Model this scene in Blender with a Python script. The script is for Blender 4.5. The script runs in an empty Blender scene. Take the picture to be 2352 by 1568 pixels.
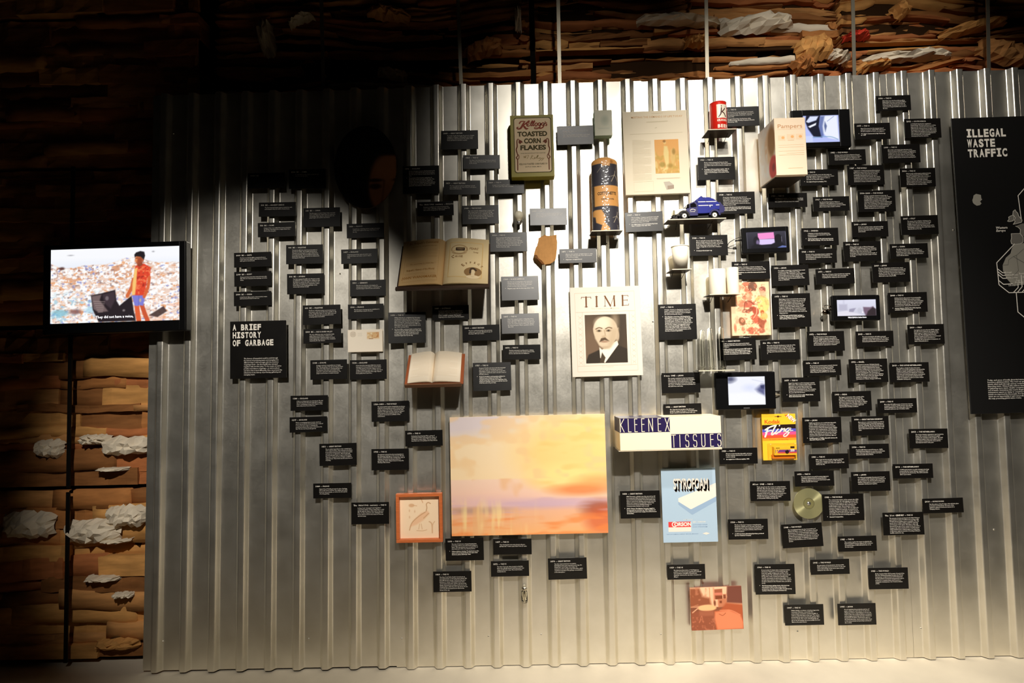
import bpy, bmesh, math, random
import numpy as np
from mathutils import Matrix, Vector

random.seed(7)
SC = bpy.context.scene
COL = SC.collection
FOC = 1350.0                      # focal length in pixels of the 2352 wide frame
CAM = np.array([0.0, -2.84428, 1.3783])
def _rot(p, r, y):
    cy, sy, cp, sp, cr, sr = math.cos(y), math.sin(y), math.cos(p), math.sin(p), math.cos(r), math.sin(r)
    return np.array([[cy, -sy, 0], [sy, cy, 0], [0, 0, 1]]) @ np.array([[1, 0, 0], [0, cp, -sp], [0, sp, cp]]) @ np.array([[cr, 0, sr], [0, 1, 0], [-sr, 0, cr]])
RM = _rot(0.05261, 0.02437, 0.01094)

# ---------------------------------------------------------------- camera
cam_d = bpy.data.cameras.new('camera')
cam_d.sensor_fit = 'HORIZONTAL'; cam_d.sensor_width = 36.0; cam_d.lens = FOC / 2352 * 36.0
cam_d.clip_start = 0.05; cam_d.clip_end = 60
cam = bpy.data.objects.new('camera', cam_d); COL.objects.link(cam)
mw = Matrix.Identity(4)
for i in range(3):
    mw[i][0] = RM[i, 0]; mw[i][1] = RM[i, 2]; mw[i][2] = -RM[i, 1]; mw[i][3] = CAM[i]
cam.matrix_world = mw
SC.camera = cam

# ---------------------------------------------------------------- world, lamps, exposure
SC.view_settings.view_transform = 'Standard'; SC.view_settings.look = 'None'
SC.view_settings.gamma = 1.0; SC.view_settings.use_curve_mapping = False
SC.view_settings.exposure = 0.0
world = bpy.data.worlds.new('dark_hall'); SC.world = world; world.use_nodes = True
wb = world.node_tree.nodes['Background']; wb.inputs[0].default_value = (1.0, 0.82, 0.6, 1); wb.inputs[1].default_value = 0.0015

def spot(name, loc, target, watts, half_deg, blend, radius, color=(1.0, 0.94, 0.85)):
    d = bpy.data.lights.new(name, 'SPOT'); d.energy = watts; d.spot_size = math.radians(2 * half_deg); d.spot_blend = blend
    d.shadow_soft_size = radius; d.color = color
    o = bpy.data.objects.new(name, d); COL.objects.link(o); o.location = loc
    o.rotation_euler = (Vector(target) - Vector(loc)).to_track_quat('-Z', 'Y').to_euler()
    return o
spot('spotlight_main', (0.60, -3.4, 3.65), (0.92, 0.0, 0.55), 1020, 26, 0.95, 0.06)
spot('spotlight_top', (0.42, -2.2, 3.42), (0.42, 0.0, 2.45), 60, 22, 0.7, 0.06)
spot('spotlight_end', (-0.75, -3.5, 3.55), (-1.32, 0.0, 1.20), 540, 14.6, 0.8, 0.05)
spot('spotlight_side', (0.98, -2.1, 3.68), (1.75, 0.0, 1.75), 165, 33, 0.6, 0.05)
spot('spotlight_bales', (1.45, -2.1, 3.45), (1.65, 0.2, 2.95), 52, 22, 0.9, 0.05)

# ---------------------------------------------------------------- pixel -> place on a plane parallel to the wall
def place(px, py, Y=0.0):
    d = RM @ np.array([(px - 1176.0) / FOC, 1.0, (784.0 - py) / FOC])
    return CAM + d * ((Y - CAM[1]) / d[1])
def px_size(px, py, Y):           # metres per pixel there
    p = place(px, py, Y) - CAM
    return float(p @ RM[:, 1]) / FOC

# ---------------------------------------------------------------- materials
def srgb(c):
    c = np.asarray(c, float) / 255.0
    return np.where(c <= 0.04045, c / 12.92, ((c + 0.055) / 1.055) ** 2.4)
_mats = {}
def mat(name, rgb=(200, 200, 200), rough=0.5, metal=0.0, spec=0.5, emit=None, trans=0.0, ior=1.45, alpha=1.0, coat=0.0):
    if name in _mats: return _mats[name]
    m = bpy.data.materials.new(name); m.use_nodes = True
    b = m.node_tree.nodes['Principled BSDF']
    b.inputs['Base Color'].default_value = (*srgb(rgb), 1)
    b.inputs['Roughness'].default_value = rough; b.inputs['Metallic'].default_value = metal
    b.inputs['Specular IOR Level'].default_value = spec
    b.inputs['Transmission Weight'].default_value = trans; b.inputs['IOR'].default_value = ior
    b.inputs['Coat Weight'].default_value = coat
    if emit:
        b.inputs['Emission Color'].default_value = (*srgb(emit[0]), 1); b.inputs['Emission Strength'].default_value = emit[1]
    _mats[name] = m
    return m
def nodes(m):
    return m.node_tree.nodes, m.node_tree.links, m.node_tree.nodes['Principled BSDF']
def grain(m, scale, lo, hi, bump=0.0, detail=4.0, stretch=(1, 1, 1), rough=None, mix=None, dist=0.002):
    """noise that varies the base colour between two factors of it, the roughness and the relief"""
    N, L, b = nodes(m)
    tc = N.new('ShaderNodeTexCoord'); mp = N.new('ShaderNodeMapping'); mp.inputs['Scale'].default_value = stretch
    nz = N.new('ShaderNodeTexNoise'); nz.inputs['Scale'].default_value = scale; nz.inputs['Detail'].default_value = detail
    L.new(tc.outputs['Object'], mp.inputs[0]); L.new(mp.outputs[0], nz.inputs['Vector'])
    base = np.array(b.inputs['Base Color'].default_value[:3])
    cr = N.new('ShaderNodeValToRGB'); e = cr.color_ramp.elements
    e[0].position = 0.3; e[1].position = 0.7
    e[0].color = (*np.clip(base * lo, 0, 1), 1); e[1].color = (*np.clip(base * hi, 0, 1), 1)
    L.new(nz.outputs[0], cr.inputs[0]); L.new(cr.outputs[0], b.inputs['Base Color'])
    if rough:
        mr = N.new('ShaderNodeMapRange'); mr.inputs[3].default_value = rough[0]; mr.inputs[4].default_value = rough[1]
        L.new(nz.outputs[0], mr.inputs[0]); L.new(mr.outputs[0], b.inputs['Roughness'])
    if bump:
        bp = N.new('ShaderNodeBump'); bp.inputs['Strength'].default_value = bump; bp.inputs['Distance'].default_value = dist
        L.new(nz.outputs[0], bp.inputs['Height']); L.new(bp.outputs[0], b.inputs['Normal'])
    return m
def picture_mat(name, rough=0.5, glow=0.0, spec=0.5, coat=0.0):
    """flat print (or a lit screen) whose colours are stored on the sheet itself"""
    if name in _mats: return _mats[name]
    m = mat(name, (255, 255, 255), rough, spec=spec, coat=coat); N, L, b = nodes(m)
    a = N.new('ShaderNodeAttribute'); a.attribute_name = 'Col'
    if glow:
        b.inputs['Base Color'].default_value = (0.01, 0.01, 0.012, 1); b.inputs['Roughness'].default_value = 0.25
        L.new(a.outputs['Color'], b.inputs['Emission Color']); b.inputs['Emission Strength'].default_value = glow
    else:
        L.new(a.outputs['Color'], b.inputs['Base Color'])
    return m
M_STEEL = mat('galvanised_steel', (196, 192, 180), 0.34, 0.95)
def _steel():
    N, L, b = nodes(M_STEEL)
    tc = N.new('ShaderNodeTexCoord')
    v = N.new('ShaderNodeTexVoronoi'); v.inputs['Scale'].default_value = 160
    n1 = N.new('ShaderNodeTexNoise'); n1.inputs['Scale'].default_value = 9; n1.inputs['Detail'].default_value = 5
    n2 = N.new('ShaderNodeTexNoise'); n2.inputs['Scale'].default_value = 2.2; n2.inputs['Detail'].default_value = 2
    for n in (v, n1, n2): L.new(tc.outputs['Object'], n.inputs['Vector'])
    mx = N.new('ShaderNodeMath'); mx.operation = 'MULTIPLY_ADD'; mx.inputs[1].default_value = 0.03; mx.inputs[2].default_value = 0.27
    mv = N.new('ShaderNodeSeparateColor'); L.new(v.outputs['Color'], mv.inputs[0]); L.new(mv.outputs[0], mx.inputs[0])
    ad = N.new('ShaderNodeMath'); ad.operation = 'MULTIPLY_ADD'; ad.inputs[1].default_value = 0.14
    L.new(n1.outputs[0], ad.inputs[0]); L.new(mx.outputs[0], ad.inputs[2]); L.new(ad.outputs[0], b.inputs['Roughness'])
    cr = N.new('ShaderNodeValToRGB'); e = cr.color_ramp.elements
    e[0].position = 0.25; e[1].position = 0.8
    e[0].color = (0.80, 0.765, 0.67, 1); e[1].color = (0.92, 0.885, 0.79, 1)
    L.new(n1.outputs[0], cr.inputs[0]); L.new(cr.outputs[0], b.inputs['Base Color'])
    bp = N.new('ShaderNodeBump'); bp.inputs['Strength'].default_value = 0.25; bp.inputs['Distance'].default_value = 0.004
    L.new(n2.outputs[0], bp.inputs['Height']); L.new(bp.outputs[0], b.inputs['Normal'])
_steel()
M_PLATE = grain(mat('black_plate', (17, 15, 13), 0.34, spec=0.46), 14, 0.85, 1.1, rough=(0.31, 0.36))
M_WHITE = mat('white_print', (236, 230, 218), 0.6)
M_FLOOR = grain(mat('pale_floor', (220, 208, 186), 0.55, spec=0.3), 2.2, 0.82, 1.08, bump=0.05, detail=8, stretch=(1, 1, 1))
M_DARK = mat('matt_black', (14, 13, 12), 0.6, spec=0.3)
M_BLACKGLOSS = mat('black_plastic', (10, 10, 11), 0.28)
M_PAPER = mat('paper', (240, 228, 206), 0.75, spec=0.2)
M_CLEAR = mat('clear_acrylic', (250, 250, 245), 0.04, trans=1.0, ior=1.47)

# ---------------------------------------------------------------- object helpers
def tag(o, label, cat, group=None, kind=None):
    if label: o['label'] = label
    if cat: o['category'] = cat
    if group: o['group'] = group
    if kind: o['kind'] = kind
    return o
def empty(name, loc, rot=None):
    o = bpy.data.objects.new(name, None); COL.objects.link(o); o.location = loc; o.empty_display_size = 0.02
    if rot is not None: o.rotation_euler = rot
    return o
def mesh_obj(name, verts, faces, m=None, parent=None, smooth=False, loc=None):
    me = bpy.data.meshes.new(name); me.from_pydata([tuple(v) for v in verts], [], [tuple(f) for f in faces])
    if smooth: me.polygons.foreach_set('use_smooth', [True] * len(me.polygons))
    me.update()
    o = bpy.data.objects.new(name, me); COL.objects.link(o)
    if m: me.materials.append(m)
    if parent: o.parent = parent
    if loc is not None: o.location = loc
    return o
def bm_obj(name, bm, m=None, parent=None, smooth=False, loc=None):
    me = bpy.data.meshes.new(name); bm.normal_update(); bm.to_mesh(me); bm.free()
    if smooth: me.polygons.foreach_set('use_smooth', [True] * len(me.polygons))
    o = bpy.data.objects.new(name, me); COL.objects.link(o)
    for k in (m if isinstance(m, (list, tuple)) else [m] if m else []): me.materials.append(k)
    if parent: o.parent = parent
    if loc is not None: o.location = loc
    return o
def add_box(bm, x0, x1, y0, y1, z0, z1, bevel=0.0, seg=2):
    r = bmesh.ops.create_cube(bm, size=1.0)
    vs = r['verts']
    for v in vs:
        v.co = Vector(((x0 + x1) / 2 + v.co.x * (x1 - x0), (y0 + y1) / 2 + v.co.y * (y1 - y0), (z0 + z1) / 2 + v.co.z * (z1 - z0)))
    if bevel:
        es = list({e for v in vs for e in v.link_edges})
        bmesh.ops.bevel(bm, geom=es, offset=bevel, segments=seg, affect='EDGES', profile=0.5)
    return vs
def box(name, x0, x1, y0, y1, z0, z1, m, parent=None, bevel=0.0, smooth=False):
    bm = bmesh.new(); add_box(bm, x0, x1, y0, y1, z0, z1, bevel)
    return bm_obj(name, bm, m, parent, smooth)
def tube(name, pts, r, m, parent=None, seg=8, closed=False):
    """a round bar along a smooth path"""
    P = smooth_path(pts, 6) if len(pts) > 2 else np.array(pts, float)
    V, Fc = [], []
    n = len(P); up = np.array([0.13, 0.27, 0.95])
    for i in range(n):
        t = P[min(i + 1, n - 1)] - P[max(i - 1, 0)]; t /= np.linalg.norm(t) + 1e-12
        a = np.cross(t, up); a /= np.linalg.norm(a) + 1e-12; b = np.cross(t, a)
        for k in range(seg):
            an = 2 * math.pi * k / seg; V.append(P[i] + r * (math.cos(an) * a + math.sin(an) * b))
    for i in range(n - 1):
        for k in range(seg):
            k2 = (k + 1) % seg; Fc.append((i * seg + k, i * seg + k2, (i + 1) * seg + k2, (i + 1) * seg + k))
    Fc.append(tuple(range(seg))[::-1]); Fc.append(tuple((n - 1) * seg + k for k in range(seg)))
    return mesh_obj(name, V, Fc, m, parent, True)
def smooth_path(pts, k=6):
    P = np.array(pts, float); n = len(P); out = []
    for i in range(n - 1):
        p0, p1, p2, p3 = P[max(i - 1, 0)], P[i], P[i + 1], P[min(i + 2, n - 1)]
        for t in np.linspace(0, 1, k, endpoint=False):
            out.append(0.5 * ((2 * p1) + (-p0 + p2) * t + (2 * p0 - 5 * p1 + 4 * p2 - p3) * t ** 2 + (-p0 + 3 * p1 - 3 * p2 + p3) * t ** 3))
    out.append(P[-1]); return np.array(out)
def lathe(name, prof, m, parent=None, seg=32, smooth=True):
    """prof: (radius, z) pairs from bottom to top, turned about z"""
    V, Fc = [], []
    for r, z in prof:
        for k in range(seg):
            a = 2 * math.pi * k / seg; V.append((r * math.cos(a), r * math.sin(a), z))
    for i in range(len(prof) - 1):
        for k in range(seg):
            k2 = (k + 1) % seg; Fc.append((i * seg + k, i * seg + k2, (i + 1) * seg + k2, (i + 1) * seg + k))
    if prof[0][0] > 1e-5: Fc.append(tuple(range(seg))[::-1])
    if prof[-1][0] > 1e-5: Fc.append(tuple((len(prof) - 1) * seg + k for k in range(seg)))
    o = mesh_obj(name, V, Fc, m, parent, smooth)
    return o

# ---------------------------------------------------------------- lettering: each glyph once, then joined into flat print
_glyph = {}
STYLES = {'reg': (0.006, 1), 'bold': (0.024, 1), 'reg_hi': (0.0, 4), 'bold_hi': (0.028, 4), 'thin_hi': (-0.008, 4), 'black_hi': (0.045, 4)}
def _load_style(style, chars):
    off, res = STYLES[style]; todo = [c for c in chars if (style, c) not in _glyph]
    if not todo: return
    objs = []
    for c in todo + ['|'] + [c + '|' for c in todo]:
        cu = bpy.data.curves.new('g', 'FONT'); cu.body = c; cu.size = 1.0; cu.resolution_u = res; cu.offset = off; cu.fill_mode = 'FRONT'
        o = bpy.data.objects.new('g', cu); COL.objects.link(o); objs.append(o)
    dg = bpy.context.evaluated_depsgraph_get()
    def read(o):
        ev = o.evaluated_get(dg); me = ev.to_mesh()
        n = len(me.vertices); v = np.zeros(n * 3); me.vertices.foreach_get('co', v); v = v.reshape(-1, 3)[:, :2]
        me.calc_loop_triangles(); t = np.zeros(len(me.loop_triangles) * 3, int)
        if len(t): me.loop_triangles.foreach_get('vertices', t)
        ev.to_mesh_clear(); return v, t.reshape(-1, 3)
    k = len(todo); bar = read(objs[k])[0][:, 0].max()
    for i, c in enumerate(todo):
        v, t = read(objs[i]) if c.strip() else (np.zeros((0, 2)), np.zeros((0, 3), int))
        adv = read(objs[k + 1 + i])[0][:, 0].max() - bar
        _glyph[(style, c)] = (v, t, adv)
    for o in objs:
        cu = o.data; bpy.data.objects.remove(o); bpy.data.curves.remove(cu)
def text_width(s, size, style='reg', sx=1.0, pitch=None, track=0.0):
    _load_style(style, set(s))
    if pitch: return len(s) * pitch
    return sum(_glyph[(style, c)][2] for c in s) * size * sx + track * max(len(s) - 1, 0)
def text_geo(items):
    """items: dicts s,x,z,size[,style,sx,pitch,track,align,shear,rot] -> (verts in x,z ; triangles)"""
    VV, TT, n = [], [], 0
    for it in items:
        s = it['s']; st = it.get('style', 'reg'); sz = it['size']; sx = it.get('sx', 1.0); pitch = it.get('pitch'); tr = it.get('track', 0.0)
        _load_style(st, set(s))
        w = text_width(s, sz, st, sx, pitch, tr); al = it.get('align', 'l')
        x = -w if al == 'r' else -w / 2 if al == 'c' else 0.0
        ca, sa = math.cos(it.get('rot', 0)), math.sin(it.get('rot', 0)); sh = it.get('shear', 0.0)
        for c in s:
            v, t, adv = _glyph[(st, c)]
            if len(v):
                q = v * sz; q = np.stack([q[:, 0] * sx + q[:, 1] * sh, q[:, 1]], 1)
                ox = x + ((pitch - adv * sz * sx) / 2 if pitch else 0)
                q = q + [ox, 0]
                q = np.stack([q[:, 0] * ca - q[:, 1] * sa + it['x'], q[:, 0] * sa + q[:, 1] * ca + it['z']], 1)
                VV.append(q); TT.append(t + n); n += len(q)
            x += pitch if pitch else adv * sz * sx + tr
    if not VV: return np.zeros((0, 2)), np.zeros((0, 3), int)
    return np.concatenate(VV), np.concatenate(TT)
def rect_geo(x0, z0, x1, z1):
    return np.array([(x0, z0), (x1, z0), (x1, z1), (x0, z1)], float), np.array([(0, 1, 2), (0, 2, 3)])
def poly_geo(pts):
    from mathutils.geometry import tessellate_polygon
    t = tessellate_polygon([[Vector((p[0], p[1], 0)) for p in pts]])
    v = np.array(pts, float); t = np.array(t)
    a, b, c = v[t[:, 0]], v[t[:, 1]], v[t[:, 2]]
    flip = ((b - a)[:, 0] * (c - a)[:, 1] - (b - a)[:, 1] * (c - a)[:, 0]) < 0
    t[flip] = t[flip][:, ::-1]
    return v, t
def ellipse_geo(cx, cz, rx, rz, n=32, a0=0.0, a1=2 * math.pi):
    return poly_geo([(cx + rx * math.cos(a), cz + rz * math.sin(a)) for a in np.linspace(a0, a1, n, endpoint=a1 - a0 < 6.28)])
def stroke_geo(paths):
    """pen strokes: (points, width or widths) -> ribbons with round ends"""
    G = []
    for pts, w in paths:
        P = smooth_path(pts, 6) if len(pts) > 2 else np.array(pts, float)
        n = len(P); W = np.full(n, w) if np.isscalar(w) else np.interp(np.linspace(0, 1, n), np.linspace(0, 1, len(w)), w)
        T = np.gradient(P, axis=0); T /= np.linalg.norm(T, axis=1, keepdims=True) + 1e-12
        Nn = np.stack([-T[:, 1], T[:, 0]], 1)
        V = np.concatenate([P + Nn * W[:, None] / 2, P - Nn * W[:, None] / 2])
        t = []
        for i in range(n - 1): t += [(i, n + i, n + i + 1), (i, n + i + 1, i + 1)]
        G.append((V, np.array(t)))
        for e in (0, -1):
            G.append(ellipse_geo(P[e][0], P[e][1], W[e] / 2, W[e] / 2, 8))
    return join_geo([(np.concatenate([v, np.full((len(v), 1), 1.6e-5 * (i % 24))], 1), t) for i, (v, t) in enumerate(G)])
def join_geo(G):
    n = 0; VV = []; TT = []
    for v, t in G:
        if len(v):
            VV.append(v if v.shape[1] == 3 else np.concatenate([v, np.zeros((len(v), 1))], 1)); TT.append(t + n); n += len(v)
    return np.concatenate(VV), np.concatenate(TT)
def move_geo(g, x=0, z=0, s=1.0, sx=None):
    v = g[0][:, :2] * [sx if sx else s, s] + [x, z]; return v, g[1]
def print_obj(name, geo, y, m, parent, fn=None, label=None):
    """flat print laid on a face: x,z of the print, y its depth; fn bends it onto a curved face"""
    v, t = geo
    if not len(v): return None
    lift = v[:, 2] if v.shape[1] == 3 else 0.0; v = v[:, :2]
    P = np.stack([v[:, 0], np.full(len(v), y), v[:, 1]], 1) if fn is None else np.array(fn(v))
    P[:, 1] -= lift
    me = bpy.data.meshes.new(name)
    me.vertices.add(len(P)); me.vertices.foreach_set('co', P.astype(np.float32).ravel())
    me.loops.add(len(t) * 3); me.loops.foreach_set('vertex_index', t.astype(np.int32).ravel())
    me.polygons.add(len(t)); me.polygons.foreach_set('loop_start', np.arange(0, len(t) * 3, 3, dtype=np.int32))
    me.update(calc_edges=True); me.validate()
    me.materials.append(m)
    o = bpy.data.objects.new(name, me); COL.objects.link(o); o.parent = parent
    if label: o['label'] = label
    return o

# ---------------------------------------------------------------- a small paint box for printed pictures and screens
class Canvas:
    def __init__(s, w, h, bg):
        s.w, s.h = w, h; s.a = np.empty((h, w, 3)); s.a[:] = bg
        s.Y, s.X = np.mgrid[0:h, 0:w].astype(float)
        s.rng = np.random.default_rng(11)
    def _mix(s, cov, c, alpha):
        cov = np.clip(cov, 0, 1)[..., None] * alpha; s.a = s.a * (1 - cov) + np.asarray(c, float) * cov
    def grad(s, c0, c1, y0=0, y1=None, x0=None, x1=None):
        y1 = s.h if y1 is None else y1; t = np.clip((s.Y - y0) / max(y1 - y0, 1e-6), 0, 1)[..., None]
        m = ((s.Y >= y0) & (s.Y < y1))[..., None]
        s.a = np.where(m, np.asarray(c0, float) * (1 - t) + np.asarray(c1, float) * t, s.a); return s
    def rect(s, x0, y0, x1, y1, c, alpha=1.0, soft=0.6):
        d = np.minimum(np.minimum(s.X - x0, x1 - s.X), np.minimum(s.Y - y0, y1 - s.Y)); s._mix(d / soft + 0.5, c, alpha); return s
    def ell(s, cx, cy, rx, ry, c, alpha=1.0, soft=1.0, rot=0.0):
        ca, sa = math.cos(rot), math.sin(rot); X, Y = s.X - cx, s.Y - cy
        u, v = (X * ca + Y * sa) / rx, (-X * sa + Y * ca) / ry
        s._mix((1 - np.sqrt(u * u + v * v)) * min(rx, ry) / soft + 0.5, c, alpha); return s
    def poly(s, pts, c, alpha=1.0, soft=0.0):
        P = np.array(pts, float); ins = np.zeros(s.X.shape, bool); n = len(P); dist = np.full(s.X.shape, 1e9)
        for i in range(n):
            (x0, y0), (x1, y1) = P[i], P[(i + 1) % n]
            with np.errstate(divide='ignore', invalid='ignore'):
                ins ^= ((y0 > s.Y) != (y1 > s.Y)) & (s.X < (x1 - x0) * (s.Y - y0) / (y1 - y0 + 1e-12) + x0)
            t = np.clip(((s.X - x0) * (x1 - x0) + (s.Y - y0) * (y1 - y0)) / ((x1 - x0) ** 2 + (y1 - y0) ** 2 + 1e-9), 0, 1)
            dist = np.minimum(dist, np.hypot(s.X - x0 - t * (x1 - x0), s.Y - y0 - t * (y1 - y0)))
        sd = np.where(ins, dist, -dist); s._mix(sd / max(soft, 1.0) + 0.5, c, alpha); return s
    def line(s, pts, w, c, alpha=1.0, smooth=True):
        P = smooth_path(pts, 8) if smooth and len(pts) > 2 else np.array(pts, float); d = np.full(s.X.shape, 1e9)
        for (x0, y0), (x1, y1) in zip(P[:-1], P[1:]):
            t = np.clip(((s.X - x0) * (x1 - x0) + (s.Y - y0) * (y1 - y0)) / ((x1 - x0) ** 2 + (y1 - y0) ** 2 + 1e-9), 0, 1)
            d = np.minimum(d, np.hypot(s.X - x0 - t * (x1 - x0), s.Y - y0 - t * (y1 - y0)))
        s._mix(w / 2 - d + 0.5, c, alpha); return s
    def noise(s, cell, seed=0):
        r = np.random.default_rng(seed); cx, cy = (cell if isinstance(cell, tuple) else (cell, cell))
        g = r.random((int(s.h / cy) + 3, int(s.w / cx) + 3)); gx, gy = s.X / cx, s.Y / cy
        ix, iy = gx.astype(int), gy.astype(int); fx, fy = gx - ix, gy - iy; fx = fx * fx * (3 - 2 * fx); fy = fy * fy * (3 - 2 * fy)
        return (g[iy, ix] * (1 - fx) + g[iy, ix + 1] * fx) * (1 - fy) + (g[iy + 1, ix] * (1 - fx) + g[iy + 1, ix + 1] * fx) * fy
    def cloud(s, cell, c, thr=0.5, soft=0.15, alpha=1.0, seed=0, mask=None):
        n = 0.65 * s.noise(cell, seed) + 0.35 * s.noise((cell[0] / 2.3, cell[1] / 2.3) if isinstance(cell, tuple) else cell / 2.3, seed + 50)
        cov = np.clip((n - thr) / soft, 0, 1)
        if mask is not None: cov = cov * mask
        s._mix(cov, c, alpha); return s
    def blur(s, k=1):
        for _ in range(k):
            p = np.pad(s.a, ((1, 1), (1, 1), (0, 0)), 'edge')
            s.a = (p[:-2, 1:-1] + p[2:, 1:-1] + p[1:-1, :-2] + p[1:-1, 2:] + 2 * p[1:-1, 1:-1]) / 6
        return s
def picture_obj(name, cv, w, h, y, m, parent, fn=None, x0=None, z0=0.0, label=None, mask=None):
    """the painted sheet as a fine grid w x h metres (x from x0, z from z0) with one colour per point"""
    x0 = -w / 2 if x0 is None else x0
    nx, ny = cv.w, cv.h
    gx, gz = np.meshgrid(np.linspace(x0, x0 + w, nx), np.linspace(z0 + h, z0, ny))
    v = np.stack([gx.ravel(), gz.ravel()], 1)
    P = np.stack([v[:, 0], np.full(len(v), y), v[:, 1]], 1) if fn is None else fn(v)
    i = (np.arange(ny - 1)[:, None] * nx + np.arange(nx - 1)[None]).ravel()
    if mask is not None: i = i[mask(v[i] + [w / nx / 2, -h / ny / 2])]
    q = np.stack([i + nx, i + nx + 1, i + 1, i], 1)
    me = bpy.data.meshes.new(name)
    me.vertices.add(len(P)); me.vertices.foreach_set('co', P.astype(np.float32).ravel())
    me.loops.add(len(q) * 4); me.loops.foreach_set('vertex_index', q.astype(np.int32).ravel())
    me.polygons.add(len(q)); me.polygons.foreach_set('loop_start', np.arange(0, len(q) * 4, 4, dtype=np.int32))
    me.update(calc_edges=True)
    at = me.attributes.new('Col', 'FLOAT_COLOR', 'POINT')
    col = np.ones((len(P), 4)); col[:, :3] = srgb(np.clip(cv.a, 0, 255)).reshape(-1, 3); at.data.foreach_set('color', col.astype(np.float32).ravel())
    me.materials.append(m)
    o = bpy.data.objects.new(name, me); COL.objects.link(o); o.parent = parent
    if label: o['label'] = label
    return o

# ---------------------------------------------------------------- the setting: floor, sheet-metal wall
RIB, PER, X0, LEAN = 0.024, 0.13468, -1.75292, 0.011
fl = box('floor', -5, 5, -5.5, 2.2, -0.12, 0.0, M_FLOOR); tag(fl, 'pale worn hall floor in front of the metal wall', None, kind='structure')
def fillet(poly, r, k=3):
    out = [poly[0]]
    for a, b, c in zip(poly[:-2], poly[1:-1], poly[2:]):
        a, b, c = map(np.array, (a, b, c)); u = (a - b) / np.linalg.norm(a - b); w = (c - b) / np.linalg.norm(c - b)
        p, q = b + u * r, b + w * r
        for t in np.linspace(0, 1, k + 1): out.append(tuple((1 - t) ** 2 * p + 2 * t * (1 - t) * b + t * t * q))
    out.append(poly[-1]); return out
wall = empty('wall_back', (0, 0, 0)); tag(wall, 'tall upright wall of ribbed galvanised steel sheets', None, kind='structure')
HALF, SLP = 0.0137, 0.0150
RUN = 9
for si in range(4):
    k0 = si * RUN; poly = [(X0 + (k0 - 0.5) * PER - (0.004 if si else 0.0), 0.0)]
    kk = RUN if si < 3 else 10
    for k in range(k0, k0 + kk):
        c = X0 + k * PER
        poly += [(c - HALF - SLP, 0.0), (c - HALF, -RIB), (c + HALF, -RIB), (c + HALF + SLP, 0.0)]
    poly += [(X0 + (k0 + kk - 0.5) * PER + 0.004, 0.0)]
    pr = fillet(poly, 0.0052, 3)
    zs = [(0.009 if si == 0 else 0.003 + 0.001 * (si % 2)), 0.7, 1.4, 2.1, 2.8 + (0.0, 0.002, -0.001, 0.002)[si]]
    dy = (0.0, -0.0014, 0.0, -0.0014)[si]
    V = [(x + LEAN * z, y + dy, z) for z in zs for x, y in pr]; n = len(pr)
    Fc = [(j * n + i, j * n + i + 1, (j + 1) * n + i + 1, (j + 1) * n + i) for j in range(len(zs) - 1) for i in range(n - 1)]
    o = mesh_obj('corrugated_sheet', V, Fc, M_STEEL, wall, True)
    sd = o.modifiers.new('gauge', 'SOLIDIFY'); sd.thickness = 0.0009; sd.offset = -1
    wn = o.modifiers.new('flat_pans', 'WEIGHTED_NORMAL'); wn.mode = 'FACE_AREA'; wn.weight = 90; wn.keep_sharp = False
M_SCREW = mat('bright_screw', (235, 232, 225), 0.12, 1.0)
for px, py in [(375, 1473), (398, 306), (781, 628), (709, 1467), (923, 1466), (1243, 1457), (1518, 1457), (1832, 1450), (2115, 1443), (1393, 560), (2283, 1216), (1500, 738), (2190, 528), (1122, 1461), (2222, 610)]:
    p = place(px, py, -0.0022)
    ph = (p[0] - LEAN * p[2] - X0) / PER; ph -= round(ph)
    y = -RIB if abs(ph) * PER < HALF + 0.004 else 0.0
    bm = bmesh.new(); bmesh.ops.create_uvsphere(bm, u_segments=10, v_segments=6, radius=0.0042)
    for v in bm.verts: v.co.y *= 0.7
    bm_obj('screw', bm, M_SCREW, wall, True, place(px, py, y - 0.0018))
# partition that carries the upper bales, hidden behind the sheets
M_WALL = mat('dark_partition', (40, 36, 32), 0.8)
pt = box('wall_rear', -1.58, 3.4, 0.14, 1.0, 0.0, 2.66, M_WALL); tag(pt, 'dark partition standing behind the metal sheets', None, kind='structure')
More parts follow.
